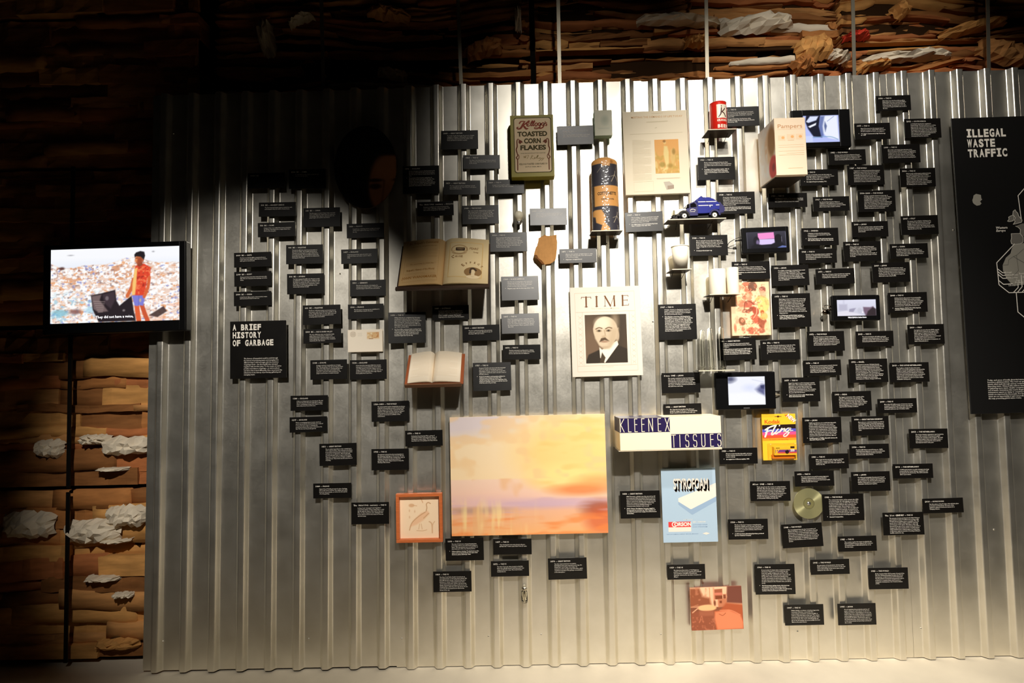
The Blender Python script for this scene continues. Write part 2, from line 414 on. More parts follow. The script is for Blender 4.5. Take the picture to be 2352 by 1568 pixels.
# ---------------------------------------------------------------- pressed cardboard bales
CARD = [grain(mat('cardboard_%s' % n, c, 0.85, spec=0.15), 7, 0.72, 1.15, bump=0.5, detail=7, stretch=(1, 1, 5), dist=0.004) for n, c in
        (('tan', (196, 140, 84)), ('brown', (178, 118, 66)), ('dark', (140, 92, 52)), ('ochre', (206, 150, 86)), ('red_brown', (176, 108, 64)))]
M_WASTE_WHITE = grain(mat('waste_white', (222, 208, 184), 0.8), 9, 0.8, 1.08, bump=0.4, dist=0.004)
M_WASTE_RED = mat('waste_red', (205, 60, 36), 0.7)
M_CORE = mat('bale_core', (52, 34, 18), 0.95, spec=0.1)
M_BAND = mat('baling_band', (28, 25, 22), 0.5, 0.6)
def bale(x0, x1, z0, z1, yf, seed, label, step=0.024, length=(0.28, 0.95), white=0.06, depth=0.6, wavy=1.0, flat=False):
    rg = np.random.default_rng(seed)
    root = empty('cardboard_bale', ((x0 + x1) / 2, yf + depth / 2, z0)); tag(root, label, 'bale', 'pressed cardboard bales behind the metal wall')
    ox, oy = (x0 + x1) / 2, yf + depth / 2
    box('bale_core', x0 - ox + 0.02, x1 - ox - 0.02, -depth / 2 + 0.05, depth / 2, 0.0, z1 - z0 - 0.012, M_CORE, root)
    ph = rg.uniform(0, 6.28, 6); am = rg.uniform(0.008, 0.02, 3) * wavy
    def sag(x, z):
        return am[0] * np.sin(2.3 * x + ph[0] + 3 * z) + am[1] * np.sin(5.3 * x + ph[1] - 7 * z) + 0.5 * am[2] * np.sin(12 * x + ph[2] + 11 * z)
    z = z0
    while z < z1 - 0.008:
        t = min(rg.uniform(0.45, 1.9) * step, z1 - z); x = x0 - rg.uniform(0, 0.25)
        while x < x1:
            L = rg.uniform(*length); xe = min(x + L, x1); xs = max(x, x0)
            if xe - xs > 0.05:
                n = max(5, int((xe - xs) / 0.045)); xx = np.linspace(xs, xe, n); sp = np.linspace(0, 1, n)
                fr = (z - z0) / (z1 - z0); w = min(1.0, 5 * fr * (1 - fr)); slope = rg.normal(0, 0.03) * wavy * w
                body = np.minimum(1, 0.25 + 3.2 * np.minimum(sp, 1 - sp)) if rg.random() < 0.7 and not flat else np.ones(n)
                mid = z + t / 2 + sag(xx, z) * w + slope * (xx - (xs + xe) / 2) + np.cumsum(rg.normal(0, 0.0022, n)) * w * wavy
                hh = t * 0.5 * body * rg.uniform(0.95, 1.35)
                zb = mid - hh + rg.normal(0, 0.0015, n); zt = mid + hh + rg.normal(0, 0.0015, n)
                zb = np.clip(zb, z0, z1); zt = np.clip(np.maximum(zt, zb + 0.003), z0, z1)
                out = rg.uniform(-0.008, 0.03) if flat else rg.uniform(-0.05, 0.034); yb = yf + 0.03 - out + np.cumsum(rg.normal(0, 0.0045, n)) * 0.6
                yb = np.maximum(yb, yf - 0.004); yt = np.maximum(yb + rg.normal(0, 0.006, n), yf - 0.004); ym = np.maximum((yb + yt) / 2 - (rg.uniform(-0.002, 0.004) if flat else rg.uniform(-0.012, 0.014)) + rg.normal(0, 0.003, n), yf - 0.004)
                zm = zb + (zt - zb) * rg.uniform(0.3, 0.7)
                V = []
                for i in range(n):
                    V += [(xx[i] - ox, yf + 0.12 - oy, zb[i] - z0), (xx[i] - ox, yb[i] - oy, zb[i] - z0), (xx[i] - ox, ym[i] - oy, zm[i] - z0), (xx[i] - ox, yt[i] - oy, zt[i] - z0), (xx[i] - ox, yf + 0.12 - oy, zt[i] - z0)]
                Fc = []
                for i in range(n - 1):
                    a, b = i * 5, i * 5 + 5
                    Fc += [(a + k, a + k + 1, b + k + 1, b + k) for k in range(4)]
                Fc += [tuple(range(5))[::-1], tuple((n - 1) * 5 + k for k in range(5))]
                r = rg.random(); m = M_WASTE_WHITE if r < white else CARD[int(rg.integers(0, 5))]
                mesh_obj('cardboard_sheet', V, Fc, m, root, rg.random() < 0.45)
            x = xe + rg.uniform(-0.06, 0.012)
        z += t * (rg.uniform(0.9, 1.15) if not flat else 0.98)
    return root
def crumple(root, px, py, wpx, hpx, m, Y, seed, name='crumpled_paper', out=0.045, rot=0.0):
    """a torn, folded piece squeezed out of the bale's face"""
    rg = np.random.default_rng(seed); C = place(px, py, Y); s = px_size(px, py, Y); w, h = wpx * s, hpx * s
    nx, nz = 13, 7; V = []
    for j in range(nz):
        for i in range(nx):
            u, v = i / (nx - 1) * 2 - 1, j / (nz - 1) * 2 - 1
            e = 1 - 0.25 * abs(u) ** 3 * rg.uniform(0.4, 1.6); x = u * w / 2 + rg.normal(0, w * 0.018); zz = v * h / 2 * e + rg.normal(0, h * 0.05)
            y = -out * (1 - u * u) * (1 - v * v) + rg.normal(0, out * 0.2) + 0.02 * (abs(u) > 0.99) + 0.02 * (abs(v) > 0.99)
            ca, sa = math.cos(rot), math.sin(rot)
            V.append((x * ca - zz * sa, y, x * sa + zz * ca))
    Fc = [(j * nx + i, j * nx + i + 1, (j + 1) * nx + i + 1, (j + 1) * nx + i) for j in range(nz - 1) for i in range(nx - 1)]
    o = mesh_obj(name, V, Fc, m, root, False); o.location = Vector(C) - root.location
    sd = o.modifiers.new('sheet', 'SOLIDIFY'); sd.thickness = 0.002
    return o
# stack standing free beyond the metal wall's outer edge
LB = []
for i, (z0, z1, lb) in enumerate([(0.0, 0.845, 'brown cardboard bale on the floor, lowest of the stack beyond the metal wall'), (0.865, 1.66, 'brown cardboard bale second from the floor, lit at its edge'),
                                  (1.68, 2.47, 'unlit cardboard bale third from the floor behind the television'), (2.49, 3.28, 'unlit cardboard bale fourth from the floor, above the television'), (3.30, 4.0, 'unlit cardboard bale on top of the free stack')]):
    LB.append(bale(-3.25, -1.62, z0 + (0.03 if i == 0 else 0), z1, 0.09, 20 + i, lb, step=0.055, length=(0.25, 0.8), white=0.0, wavy=0.5, flat=True))
box('pallet_board', -0.8, 0.8, -0.24, 0.24, -0.03, -0.001, M_CORE, LB[0])
for r, px, py, w, h, m, sd in [(LB[1], 285, 1024, 112, 44, M_WASTE_WHITE, 1), (LB[1], 215, 1010, 70, 24, M_WASTE_WHITE, 2), (LB[0], 286, 1186, 96, 50, M_WASTE_WHITE, 3), (LB[0], 205, 1222, 130, 54, M_WASTE_WHITE, 4),
                               (LB[0], 60, 1205, 120, 60, M_WASTE_WHITE, 5), (LB[0], 265, 1480, 100, 26, CARD[3], 6), (LB[0], 280, 1367, 46, 12, M_WASTE_WHITE, 7), (LB[1], 110, 1030, 70, 40, M_WASTE_WHITE, 8),
                               (LB[0], 230, 1330, 80, 14, M_WASTE_WHITE, 9), (LB[1], 255, 1078, 70, 9, M_WASTE_WHITE, 10), (LB[0], 260, 1243, 70, 10, M_WASTE_WHITE, 11)]:
    crumple(r, px, py, w, h, m, 0.075, sd, out=0.03)
for r, (z0, z1) in zip(LB[:3], ((0.03, 0.845), (0.865, 1.66), (1.68, 2.47))):
    for px in (157,):
        x = place(px, 1150, 0.05)[0]
        box('baling_band', x - 0.009 - r.location.x, x + 0.009 - r.location.x, 0.045 - r.location.y, 0.052 - r.location.y, 0, z1 - z0, M_BAND, r)
# row resting on the partition, seen above the metal wall
TB = []
for i, (x0, x1, lb) in enumerate([(-1.57, 0.10, 'dim cardboard bale above the oval portrait end of the metal wall'), (0.13, 1.72, 'brown cardboard bale with white paper above the middle of the metal wall'), (1.75, 3.38, 'brown cardboard bale above the video screens')]):
    for j, (z0, z1) in enumerate(((2.68, 3.03), (3.06, 3.5))):
        TB.append(bale(x0, x1, z0, z1, 0.17, 60 + 7 * i + j, lb.replace('bale', ('bale, lower one,', 'bale, upper one,')[j]), step=0.0165, length=(0.2, 0.75), white=0.05, wavy=1.0))
for r, px, py, w, h, m, sd, rot in [(3, 1740, 52, 170, 44, M_WASTE_WHITE, 31, 0.12), (3, 1560, 45, 190, 22, M_WASTE_WHITE, 32, -0.05), (2, 1872, 108, 84, 58, CARD[3], 33, 0.2), (2, 1930, 130, 44, 26, M_WASTE_WHITE, 34, -0.5), (4, 2090, 128, 200, 26, M_WASTE_WHITE, 35, 0.06),
                                    (5, 1970, 82, 58, 18, M_WASTE_RED, 36, 0.05), (4, 2010, 150, 80, 22, CARD[3], 37, 0.1), (2, 1845, 148, 50, 40, CARD[1], 38, 0.4), (0, 610, 85, 34, 90, M_WASTE_WHITE, 39, 0.15), (0, 900, 168, 70, 22, M_WASTE_WHITE, 40, -0.2), (5, 2070, 22, 40, 36, CARD[3], 41, 0.7),
                                    (1, 690, 45, 60, 14, M_WASTE_WHITE, 42, 0.4), (1, 890, 30, 100, 30, CARD[0], 43, -0.2), (2, 1600, 93, 50, 26, CARD[3], 44, 0.0), (0, 1110, 110, 90, 40, CARD[1], 45, 0.3), (4, 2310, 118, 120, 50, CARD[0], 46, -0.3), (1, 1190, 40, 16, 60, M_WASTE_WHITE, 47, 0.0), (5, 2240, 60, 160, 26, CARD[3], 48, 0.2)]:
    crumple(TB[r], px, py, w, h, m, 0.145, sd, rot=rot)
# flat bars the metal wall hangs from
M_STRAP = mat('strap_steel', (176, 168, 150), 0.38, 0.9)
ceil_ = box('ceiling', -5, 5, -5.5, 2.2, 4.2, 4.3, M_DARK); tag(ceil_, 'black ceiling high above the exhibits', None, kind='structure')
for (xb, yb, xt, yt), lb in zip([(743, 212, 738, 0), (1060, 200, 1052, 0), (1286, 193, 1282, 0), (1625, 181, 1622, 0), (1963, 176, 1959, 0), (2272, 168, 2269, 0)],
    ['unlit flat steel hanger bar over the dark end of the wall', 'flat steel hanger bar over the cereal box side, dark above', 'flat steel hanger bar between cereal box and green packet', 'flat steel hanger bar over the red can', 'dark flat hanger bar over the video screen end', 'dark flat hanger bar over the tall map board']):
    a, b = place(xb, yb + 14, 0.008), place(xt, yt, 0.008); d = (b - a) / (b[2] - a[2]); top = a + d * (4.205 - a[2])
    V = []
    for p in (a, top):
        for dx, dy in ((-0.0088, 0), (0.0088, 0), (0.0088, 0.003), (-0.0088, 0.003)): V.append((p[0] + dx, p[1] + dy, p[2]))
    o = mesh_obj('hanger_bar', V, [(0, 1, 5, 4), (1, 2, 6, 5), (2, 3, 7, 6), (3, 0, 4, 7), (3, 2, 1, 0), (4, 5, 6, 7)], M_STRAP)
    tag(o, lb, 'hanger bar', 'steel bars the metal wall hangs from')
# ---------------------------------------------------------------- the caption plates: edges in the picture, heading, place, text, bullet, whereabouts
PLATES = [
(569,653.5,396.5,432,"10000 BC","","","","unlit black plate, outermost at the dark upper end of the timeline"),
(663.5,748,388,433,"3500 BC","SUMER","A settled life in towns makes people pile up refuse for the first time.","","unlit black plate hanging beside the oval portrait's shoulder"),
(594,680,464,497,"500 BC","ANCIENT GREECE","The first municipal dumps appear outside the walls and sweepers carry the refuse of every house.","","dim black plate titled Ancient Greece, one of two close together"),
(592,678,510.5,543.5,"753 BC","ROME","A team of two men walked the streets and picked up garbage, throwing it into a wagon drawn by a horse at the city gates.","","brownish plate titled Rome, just below the Ancient Greece plate"),
(696.5,781,476.5,521,"105 BC","CHINA","The first paper is made of rags, hemp, tree bark and used fishing nets, which starts an early form of recycling. Paper was the only material to be pulped again and used for new sheets.","","black plate titled China beneath the oval portrait's lower edge"),
(796,882,512.5,546,"1400","FRANCE","A small heap of garbage grows so high at the gates of Paris that it gets in the way of the defence of the city.","","brown-sheened plate titled France directly below the oval portrait"),
(657,741.5,561.5,606,"900 BC","PALESTINE","The first landfill was created near Jerusalem in the Hinnom Valley. The landfill was known as Gehenna and served also as a place where fires were kept burning. The word Hinnom gives hell, much later the name was used for an underworld burning pit of the dead.","","upper Palestine plate, above the Athens plate"),
(783.5,867,571.5,605,"1407","ENGLAND","A law was passed that waste should be kept inside the house until rakers came to take it away.","","grey-sheened plate titled England, second below the oval portrait"),
(537,623,579,613,"3000 BC","CRETE","The first recorded landfill is created in Knossos. Large holes were dug for refuse that was covered with earth at various levels.","","black plate titled Crete, topmost of three in a tight column"),
(537.5,623.5,623,657,"2100 BC","EGYPT","Priests and rulers have their waste thrown in the Nile. The rest of people threw garbage out in the street.","","black plate titled Egypt, middle of three in a tight column"),
(537,623,669,702,"2000 BC","CHINA","In the Bronze Age, people composted their waste and recovered bronze for later use.","","black plate titled China just above the board about the history of garbage"),
(659,744.5,628,675,"500 BC","ATHENS","The first organized landfill in the Western world is established. The residents were obliged to take the waste to outside the walls, not less than one mile away. Scavengers were employed to collect it and dispose of it. Dumping garbage on the streets was forbidden by law.","","black plate titled Athens, between the two Palestine plates"),
(804,886,642.5,680,"1551","GERMANY","The first recorded use of packaging: the German papermaker began to wrap his goods in printed paper with his name and address.","","black plate titled Germany, two above the white envelope"),
(695.5,782,700,745,"600 BC","PALESTINE","The Book of Deuteronomy recommends how to bury waste: each one should carry a paddle to dig a hole outside the camp, to cover what came out from him. The law was adopted in the street sweeping duties in Jerusalem.","","lower Palestine plate, touching the Indus River Valley plate"),
(799,881,698,732,"1506","FRANCE","The first street cleaning tax was established. It was levied from owners of houses.","","black plate titled France, directly above the white envelope"),
(696.5,783.5,755,788,"2500 BC","INDUS RIVER VALLEY","The city of Mohenjo-daro was furnished with waste chutes and trash bins, evidence of a well-planned waste collection system. In every house rubbish was collected to bins, containers emptied by the city cleaners.","","black plate titled Indus River Valley, beside the white envelope"),
(712.5,797,826,871,"1348","EUROPE","A plague epidemic reached Europe, bringing fear. The spreading of the disease was put down to the dirt of the streets. Cleaning garbage was the remedy of the time and workers were pushed to collect the waste and bury it. The plague took the lives of a third of people.","","black plate titled Europe, below the Indus River Valley plate"),
(803.5,888,826,871,"1354","ENGLAND","A law about the removal of filth from streets was passed. It was prohibited to throw waste out of the houses of London. Rakers were in charge of taking the waste out of the city once a week from the beginning of the reign. Anyone found guilty had to pay a fine.","","black plate titled England, directly below the white envelope"),
(667,753,908,942.5,"1388","ENGLAND","A law on rotting waste was introduced. The bill was introduced to ban throwing dirt in ditches, rivers, constituting an important chapter of the waste disposal process at the time.","","upper of two England plates below the board about the history of garbage"),
(665,751,957,992,"1297","ENGLAND","Waste accumulating before London city front doors was prohibited. Households were ordered to keep the space clear, to maintain the pavement in front of the house and remove the dirt. The law was frequently ignored.","","lower of two England plates below the board about the history of garbage"),
(733.5,819,1018,1068.5,"1851","GREAT BRITAIN","The so-called rag-and-bone men counted up to 1000 only in London. They collected old clothes, bones and household items, mostly pots, bottles and cast iron or glassware. They would walk around with their carts or bags on their backs. They also collected in the evenings, as children, dogs and rats. Their trade was the early form of recycling.","","black Great Britain plate alone on bare metal near the dark end"),
(719,807,1109.5,1143.5,"1884","FRANCE","Eugene Rene Poubelle presented a plan of garbage bins to the houses of Paris. The dustbin was called from his name poubelle, as well as the first system of sorting garbage.","","lowest of the plates titled France, far from other exhibits"),
(853,940,921,967.5,"1750-1850","THE WORLD","The Industrial Revolution changed the production methods, increased the amount of raw materials and the waste in the towns. Coal was the main material of the time and lots of ash was dumped in the streets of the industrial districts. This resulted in an increase in pollution of the environment.","","plate dated 1750-1850, titled The World, below the plain open book"),
(853,939,1030.5,1079,"1795","THE US","Georgetown adopted the first municipal law to ban dumping of garbage on the streets. The law was first of that kind in the country and a way of cleaning. It became the first precedent for garbage law, which obliged owners to keep the cleaning of the streets.","","black plate above the orange-framed drawing"),
(930.5,1016.5,988,1024,"1776","THE US","During the Revolutionary War a group of patriots from New York melted the statue of George III to make bullets. This was the first important case of recycling in the New World.","","small plate beside the sunset print's upper corner"),
(807,893.5,1153.5,1203,"The 18th/19th century","THE US","In New York, 'scavengers' and 'ragpickers' roamed the dumps. It was a cheap way to carry the life with the waste of the city for the poor. Piles of refuse heaped in carts, waiting for the horses which took it to the rivers, for the sea carried it away.","","plate with long century heading, next to the orange-framed drawing"),
(1013,1098,299,343,"1848","GREAT BRITAIN","The Public Health Act begins the process of waste regulation in England, ordering that every house should have a fixed ash pit for the refuse of the house and that its removal is needed.","","plate titled Great Britain standing topmost of the dim plates before the cereal box"),
(1064,1148,355.5,388,"1866","THE US","The New York City Board of Health proclaimed a ban on throwing dead animals, ashes and refuse to the streets.","","grey-sheened short plate close to the cereal box's side"),
(925,1008.5,380,445,"1596","ENGLAND","Sir John Harington invents a flushing lavatory for the queen and installs the first one at the palace. The idea spread only two hundred years later in cities.","The portrait of the inventor, painted in oil, shows the courtier and writer of the time. The lavatory was not accepted by the public and chamber pots were emptied out of the windows for the next two centuries. The first patent was granted for the device in 1775 in London.","tall dim plate beside the oval portrait"),
(1019,1103,414,447,"1839","GREAT BRITAIN","The first organized system of garbage removal was established in the city. Dustmen sold dust to farms and brickworks.","","grey-sheened Great Britain plate in a row below the dim plates"),
(1117,1204,412,445,"1864","THE US","A paper board box for a shirt collar was the first one that became disposable packaging.","","plate partly covered by the cereal box's lower corner"),
(958.5,1042,462.5,495.5,"The 18th/19th century","ENGLAND","Dustmen, mudlarks and toshers lived from the rivers' refuse, collecting, sorting and selling of all that could be of any use for the market.","","plate with century heading titled England, above the printed open magazine"),
(1061.5,1145.5,471,514.5,"1900","THE WORLD","Pigs were used for eating garbage in many small and medium-sized towns. One hundred pigs could eat about one ton of garbage a day. This was the cheapest method of disposal, and the practice was ended only when the diseases of swine proved that it was unhealthy.","","plate titled The World next to the round white bulb"),
(1217,1302,477.5,517.5,"1898","THE US","The first trash-sorting plant is built in New York. The refuse was sorted on a conveyor and sold for secondary use.","","pale beige plate with glare, above the torn cardboard scrap"),
(1125.5,1210.5,533,578,"1914","THE US","Approximately 300 waste incinerators were installed in the country. Most of them were inefficient because of heavy moisture of garbage. They caused smoke and odours in the city, many of them were closed after a few years. Those producing steam and power were still to be found in use in the cities.","","tall grey plate between the printed magazine and the torn cardboard scrap"),
(1285,1370,570.5,604,"1871","THE US","Albert L. Jones patents corrugated paper to wrap fragile items such as bottles. From that moment it is used for packaging.","Single-layer corrugated board","grey plate beside the torn cardboard scrap"),
(1151.5,1237,633.5,690,"1904","NORTH AMERICA","Two big cans recycling plants were opened in Chicago and Cleveland, where old cans were remelted. The container had become a mass product and the scrap was of value.","Magazine pages with the first soap advert, 1904.","brown plate titled North America, taller of the two brown plates"),
(1152,1238.5,719.5,766,"1897","THE US","New York opened a waste sorting plant where paper, rags and metals were separated from the rest of the refuse. The recovered materials were sold to the dealers for the profit of the city and the street sweepers. Waste separation was the duty of all.","","brown plate below the one titled North America"),
(892,977.5,716.5,788,"1690","THE US","William Rittenhouse established the first paper manufacture in America. Born in Germany, he learnt paper making methods in the Netherlands. After crossing the ocean he founded the first American paper mill, the Rittenhouse Mill near Philadelphia, where paper was produced out of rag, cotton and used linen.","U.S. Post Office commemorative envelope from 1990 honoring the 300th anniversary of founding the first paper mill, which is depicted on the postage. Paper was made of the watermark material bought there by the city.","tallest plate with two paragraphs, above the plain open book"),
(993,1077,701,734.5,"1989","AUSTRALIA","Ian Kiernan gathered a group of friends and organized a collective cleaning of the Sydney Bay. All the waste collected weighed tons, bottles and PET containers. This was the beginning of the Clean Up the World initiative.","","black plate in shade under the printed open magazine"),
(1062,1147.5,746,782,"1800","GREAT BRITAIN","The first cardboard machine for producing cardboard is created by Matthias Koops of Neckinger Mill near London.","","low Great Britain plate above the plain open book"),
(1155,1241.5,791.5,825.5,"1874","THE US","The first municipal recycling system, utilizing waste bins placed in the streets in front of the houses, was introduced in Baltimore.","","black plate below the two brown plates"),
(1086.5,1174,832,897,"1757","THE US","Benjamin Franklin introduces the first municipal service in charge of cleaning the streets of Philadelphia. He also convinced the people that digging pits in which the waste was put is best of burying pollution.","Benjamin Franklin's autobiography published in 1818 by Henry Colburn in London. The highlighted passage describes the beginning of the paving and cleaning of city streets and the removal of dirt by carts of a poor man.","tall brown-grey plate beside the plain open book"),
(1279.5,1363,288.5,332,"1906","THE US","A paper bag of flakes starts the fashion for the wax-paper box.","The original packaging of a breakfast cereal made since 1906, with an inside bag of waxed paper.","grey plate with glare beside the cereal box"),
(1657,1743.5,244.5,290,"1935","THE US","The first beer can covered with a special plastic liner was produced. The aluminium opened beer cans and were made of steel that completely solved 1950.","Krueger's Finest Beer, the first beer of the Gottfried Krueger Brewing Company in Newark, New Jersey, 1935.","black plate half behind the red beer can"),
(1603.5,1688.5,360,413,"1921","THE US","Kotex, a brand managed by Kimberly-Clark, introduced the first single-use, disposable sanitary pads. Before that women would use multiple use pads.","A package of Kotex sanitary napkins, 1920. A printed sanitary napkins advert: advertising section in the first pages of the Ladies Home, 1920.","black plate directly below the red can's shelf"),
(1436.5,1522,486,532,"1907","THE US","The Scott Paper Company manufactures and sells paper towels. A thick paper lot was not suitable for toilet tissue and was perforated on a roll in small pieces of paper for towels.","An original paper towel manufactured by Scott Paper Company in the early 1930s.","grey-brown plate between wrapped roll and blue truck"),
(1647,1734,440,491,"1938","THE US","A new type of garbage truck, the Garwood Load-Packer, was introduced. The new technology allowed for compacting the waste, doubling the volume and cutting the cost. The truck with a hydraulic press at the back, it used to be the best selling product in 1947.","A model of the first truck with hydraulic press, an example of a garbage truck with a rear load which was introduced in 1938.","black plate just behind the blue toy truck's tail"),
(1585,1671.5,539.5,587,"1908","THE US","Due to a general concern about the hygiene of glasses in public places the first paper cups were produced. Glass containers in trains, schools and health offices were replaced by paper. The inventor Hugh Moore started the company in 1908.","A mass-produced paper cup.","black plate beside the white paper cup"),
(1681.5,1768.5,600,641,"1935","THE US","Wallace Carothers, a chemist working in the laboratories of Wilmington, invented nylon. The material was released to mass production in 1938.","Pantyhose, one of the first mass-used products of nylon.","black plate behind the white paper rolls, above the collage print"),
(2013,2092,218.5,254,"1996","THE US","After forty years the Fresh Kills landfill in Staten Island, the main municipal landfill for New York, is closed. It was in its time an enormous heap, the tallest hill on the east coast and the largest landfill in the world of the time.","","topmost of all plates at the bright end, touching no other"),
(1963,2045,282,320,"1977","THE US","Apple II becomes the first mass-produced personal computer, making 9000 units. It was the first computer to have a color graphics.","One Apple Commercial by High Technology Inc. 1977","black plate with a bullet, beside the top video screen"),
(2078,2161.5,271.5,317,"2002","SOUTH AFRICA","A UN Earth Summit was organized in Johannesburg. The Kyoto protocol on cutting gases was the central point, but it was not ratified by the main producers of waste, which the present report calls a serious effect on the state. Waste and sanitation became among the main questions agricultural and industrial, for the following years, and sustainable development was the outcome.","","upper plate by the tall map board's top corner"),
(2026,2113,331,374,"1990","THE US","More than a thousand cities introduced the Pay-as-you-throw (PAYT) program, charging their residents for the amount of waste they dispose of and the costs of waste disposal. The program resulted in a decrease of the amount of residual waste by a third and an increase in recycling level.","","wide plate in the second row below the topmost bright-end plate"),
(1903,1988.5,343,378,"1982","THE WORLD","During a session, the United Nations General Assembly passed the World Charter for Nature, which set forth the rights and obligations of a human operating within the natural environment.","","brown plate titled The World right under the top video screen"),
(1838,1925,388.5,426,"1961","THE US","Procter and Gamble create the first single-use disposable diapers. Pampers, to replace the cotton cloth. The name became a generic name, a synonym of a disposable diaper.","An original Pampers packaging, 1961.","black plate partly hidden by the pale nappy box"),
(1947,2031,379,424.5,"1987","THE WORLD","Commission on Environment and Development published a report titled Our Common Future. The purpose of the report was to set out a sustainable development path in the era of co-operation between all countries. The report marked the start of the environment movement which introduced common concern around the world and a concept of durable progress.","","plate titled The World touching the brown World plate's corner"),
(2068,2148.5,385.5,429,"2006","THE US","McDonough and Braungart published Cradle to Cradle: Remaking the Way We Make Things, a manifesto of the new economy of waste. Waste should become the new resource of ideas, the design of things, objects, clothes and houses, where nothing is wasted. They proposed a paradigm change in the thinking about recycling of waste.","","tallest plate near the map board's upper edge"),
(1766,1854,443,476,"1955","THE US","LIFE Magazine's article on Throwaway Living shows a family which is throwing away items of disposable use, a symbol of the new era of the culture.","","plate mostly in the nappy box's shadow"),
(1868,1951,451,484.5,"1961","THE WORLD","The World Wide Fund for Nature is established, with publication to protect the environment and its biological resources taking place in more than a dozen countries.","","World plate just above the Sweden plate"),
(1841.5,1926,523,563.5,"1962","SWEDEN","Celloplast produces the first plastic bag, patented as a waste material of a bag with carrying handles.","Plastic bag floating in the wind scene from the film, American Beauty, 1999, dir. Sam Mendes.","black plate titled Sweden"),
(1836.5,1922,571,604,"1963","THE US","Pioneers of the computing industry establish the Association of Waste Disposal Contractors, announcing the introduction of a private waste processing system.","","plate right below the Sweden plate"),
(1971,2056.5,436.5,486,"1990-2000","THE WORLD","Garbage companies invest in technology of recycling. All types of items could be used. Waste sorting facilities, conveyor belts equipped with machines such as optical sorters that can separate materials of items, colours of plastic and paper. The complexity of the first projects of this type lead to the growth of a whole industry of things, and the result of recycled paper and metals increased enormous amounts.","","plate dated 1990-2000, titled The World"),
(1957,2040,508,544,"2000","JAPAN","A law on recycling creates a ground recycling system for all new products, setting it among the most important effect on the natural environment.","","short Japan plate below the 1990-2000 plate"),
(1938,2023,554,600,"2002","THE US","William McDonough and Michael Braungart found McDonough Braungart Design Chemistry (MBDC). They focus on advising companies and institutions that create the factory, the knowledge of the environment and the health of products, according to the philosophy of Cradle to Cradle.","","plate touching the lower edge of the short Japan plate"),
(2070.5,2154.5,494.5,538.5,"2007","ITALY","The waste crisis in Naples. Garbage in the streets of the city, burned on fire of illegal landfills, the most serious environmental problem of the region. The waste system of the municipality is closed and the mafia makes waste deposits all over the city.","","upper of two plates titled Italy, beside the tall map board"),
(2044.5,2131.5,559,593,"2004","CHINA","The Middle Kingdom becomes the largest producer of waste in the world, exceeding the United States. From then, China is responsible for a larger part of the volume of waste and creates issues with the future.","","black plate titled China, below the upper Italy plate"),
(2004,2089.5,602.5,648,"2009","JAPAN","The city of Kamikatsu declared a zero waste policy: it would stop incinerating and burying. All residents compost and sort their waste to many groups. All must be cleaned and brought to a collection point. The city's goal is to recycle all kinds and to stop using landfills.","","taller Japan plate, below the China plate near the map board"),
(1874.5,1962.5,616.5,652,"1971","THE US","The state of Oregon adopts the first law requiring return deposits for bottles, thus improving the recycling and an obligatory deposit system.","","plate above the small screen that has a steel padlock"),
(1773.5,1858,608,656,"1950","JAPAN","A long fight of chemicals containing heavy metals is found in the bay of Minamata, a huge contamination. The wastewater caused a disease of irreversible nervous system damage. The factory polluted the bay with methylmercury and 1784 people died among the families of the town, in 1956-2001.","","Japan plate beside the orange collage print"),
(1513,1599.5,698,780,"1907","THE US","A Belgian chemist, Leo Baekeland, invented a new plastic, a material he called Bakelite. It was the first plastic made of synthetic parts. It changed the history and the life of future.","Time Magazine cover from 1924 featuring Leo Baekeland, the inventor of Bakelite. The beginning of the plastic era changed the life of the people around the globe. Yet there were risks that the chemist had never foreseen in a thousand uses of the material, a plastic, non-degradable matter with a very long durability. With time it was noticed that plastic waste could remain in the environment for over a thousand years, as it is the time of natural degradation.","tall plate beside the magazine cover with a bald man"),
(1775.5,1862,673.5,751,"1973","THE US","Garbology is coined and used in the archaeology of waste. The science of waste was started with analyses of consumption habits and the way of the people's life. Before then the garbage of celebrities was explored. The Tucson garbage project is designed by William Rathje, and it enabled to understand the consumption and the life of ordinary people. The team would analyse the fresh waste of the habitants of the city for the study purposes.","A. J. Weberman and Bob Dylan's garbage, a collage of a Magazine showing the garbologist with a garbage. Artist unknown.","tallest plate next to the orange collage print"),
(1650,1737,776,826.5,"1941","GREAT BRITAIN","PET packaging units were patented by British chemists, John Rex Whinfield and James Tennant Dickson.","PET preforms are used to produce PET bottles in blowing machines. By heating the preform the industry can extend them with bottles on PET, a process of stretching up to the desired shape.","Great Britain plate touching the clear tubes' shelf"),
(1747.5,1836.5,780,826,"the 60s","THE US","The order of forced obsolescence is the aim of the environment lifestyle and economy of reuse. A movement of artists and ecology. The name of the new phenomenon is a theme of the campaign for ecology, and of the movement was created around it.","","plate headed with a decade, just below the collage print"),
(1520.5,1608,855.5,902,"Since 1945","JAPAN","The country committed to fast reconstruction after the war, causing a rapid growth of pollution and heavy rain to the industrial places of the country and the deterioration among great cities. The waste of 1954 has considered a problem for the authorities until today.","","Since-1945 plate titled Japan, beside the bright monitor"),
(1524.5,1611.5,927,968,"1956","GREAT BRITAIN","The Clean Air Act mandates that all houses should be equipped with gas or electrical heating. People ceased to heat their houses with coal.","","Great Britain plate peeking over the long tissue box"),
(1797.5,1883,866.5,922,"1977","THE US","Pepsi-Cola starts to sell its beverages in plastic PET bottles. This is made possible thanks to the application of a technology developed by Nathaniel Wyeth, who patented the clear polyethylene terephthalate bottle. The invention became the most popular around the world in the years after the invention.","Pepsi-Cola introduces a clear Plastic Bottle, Plastic Entertainments 1978.","plate touching the bright monitor's side"),
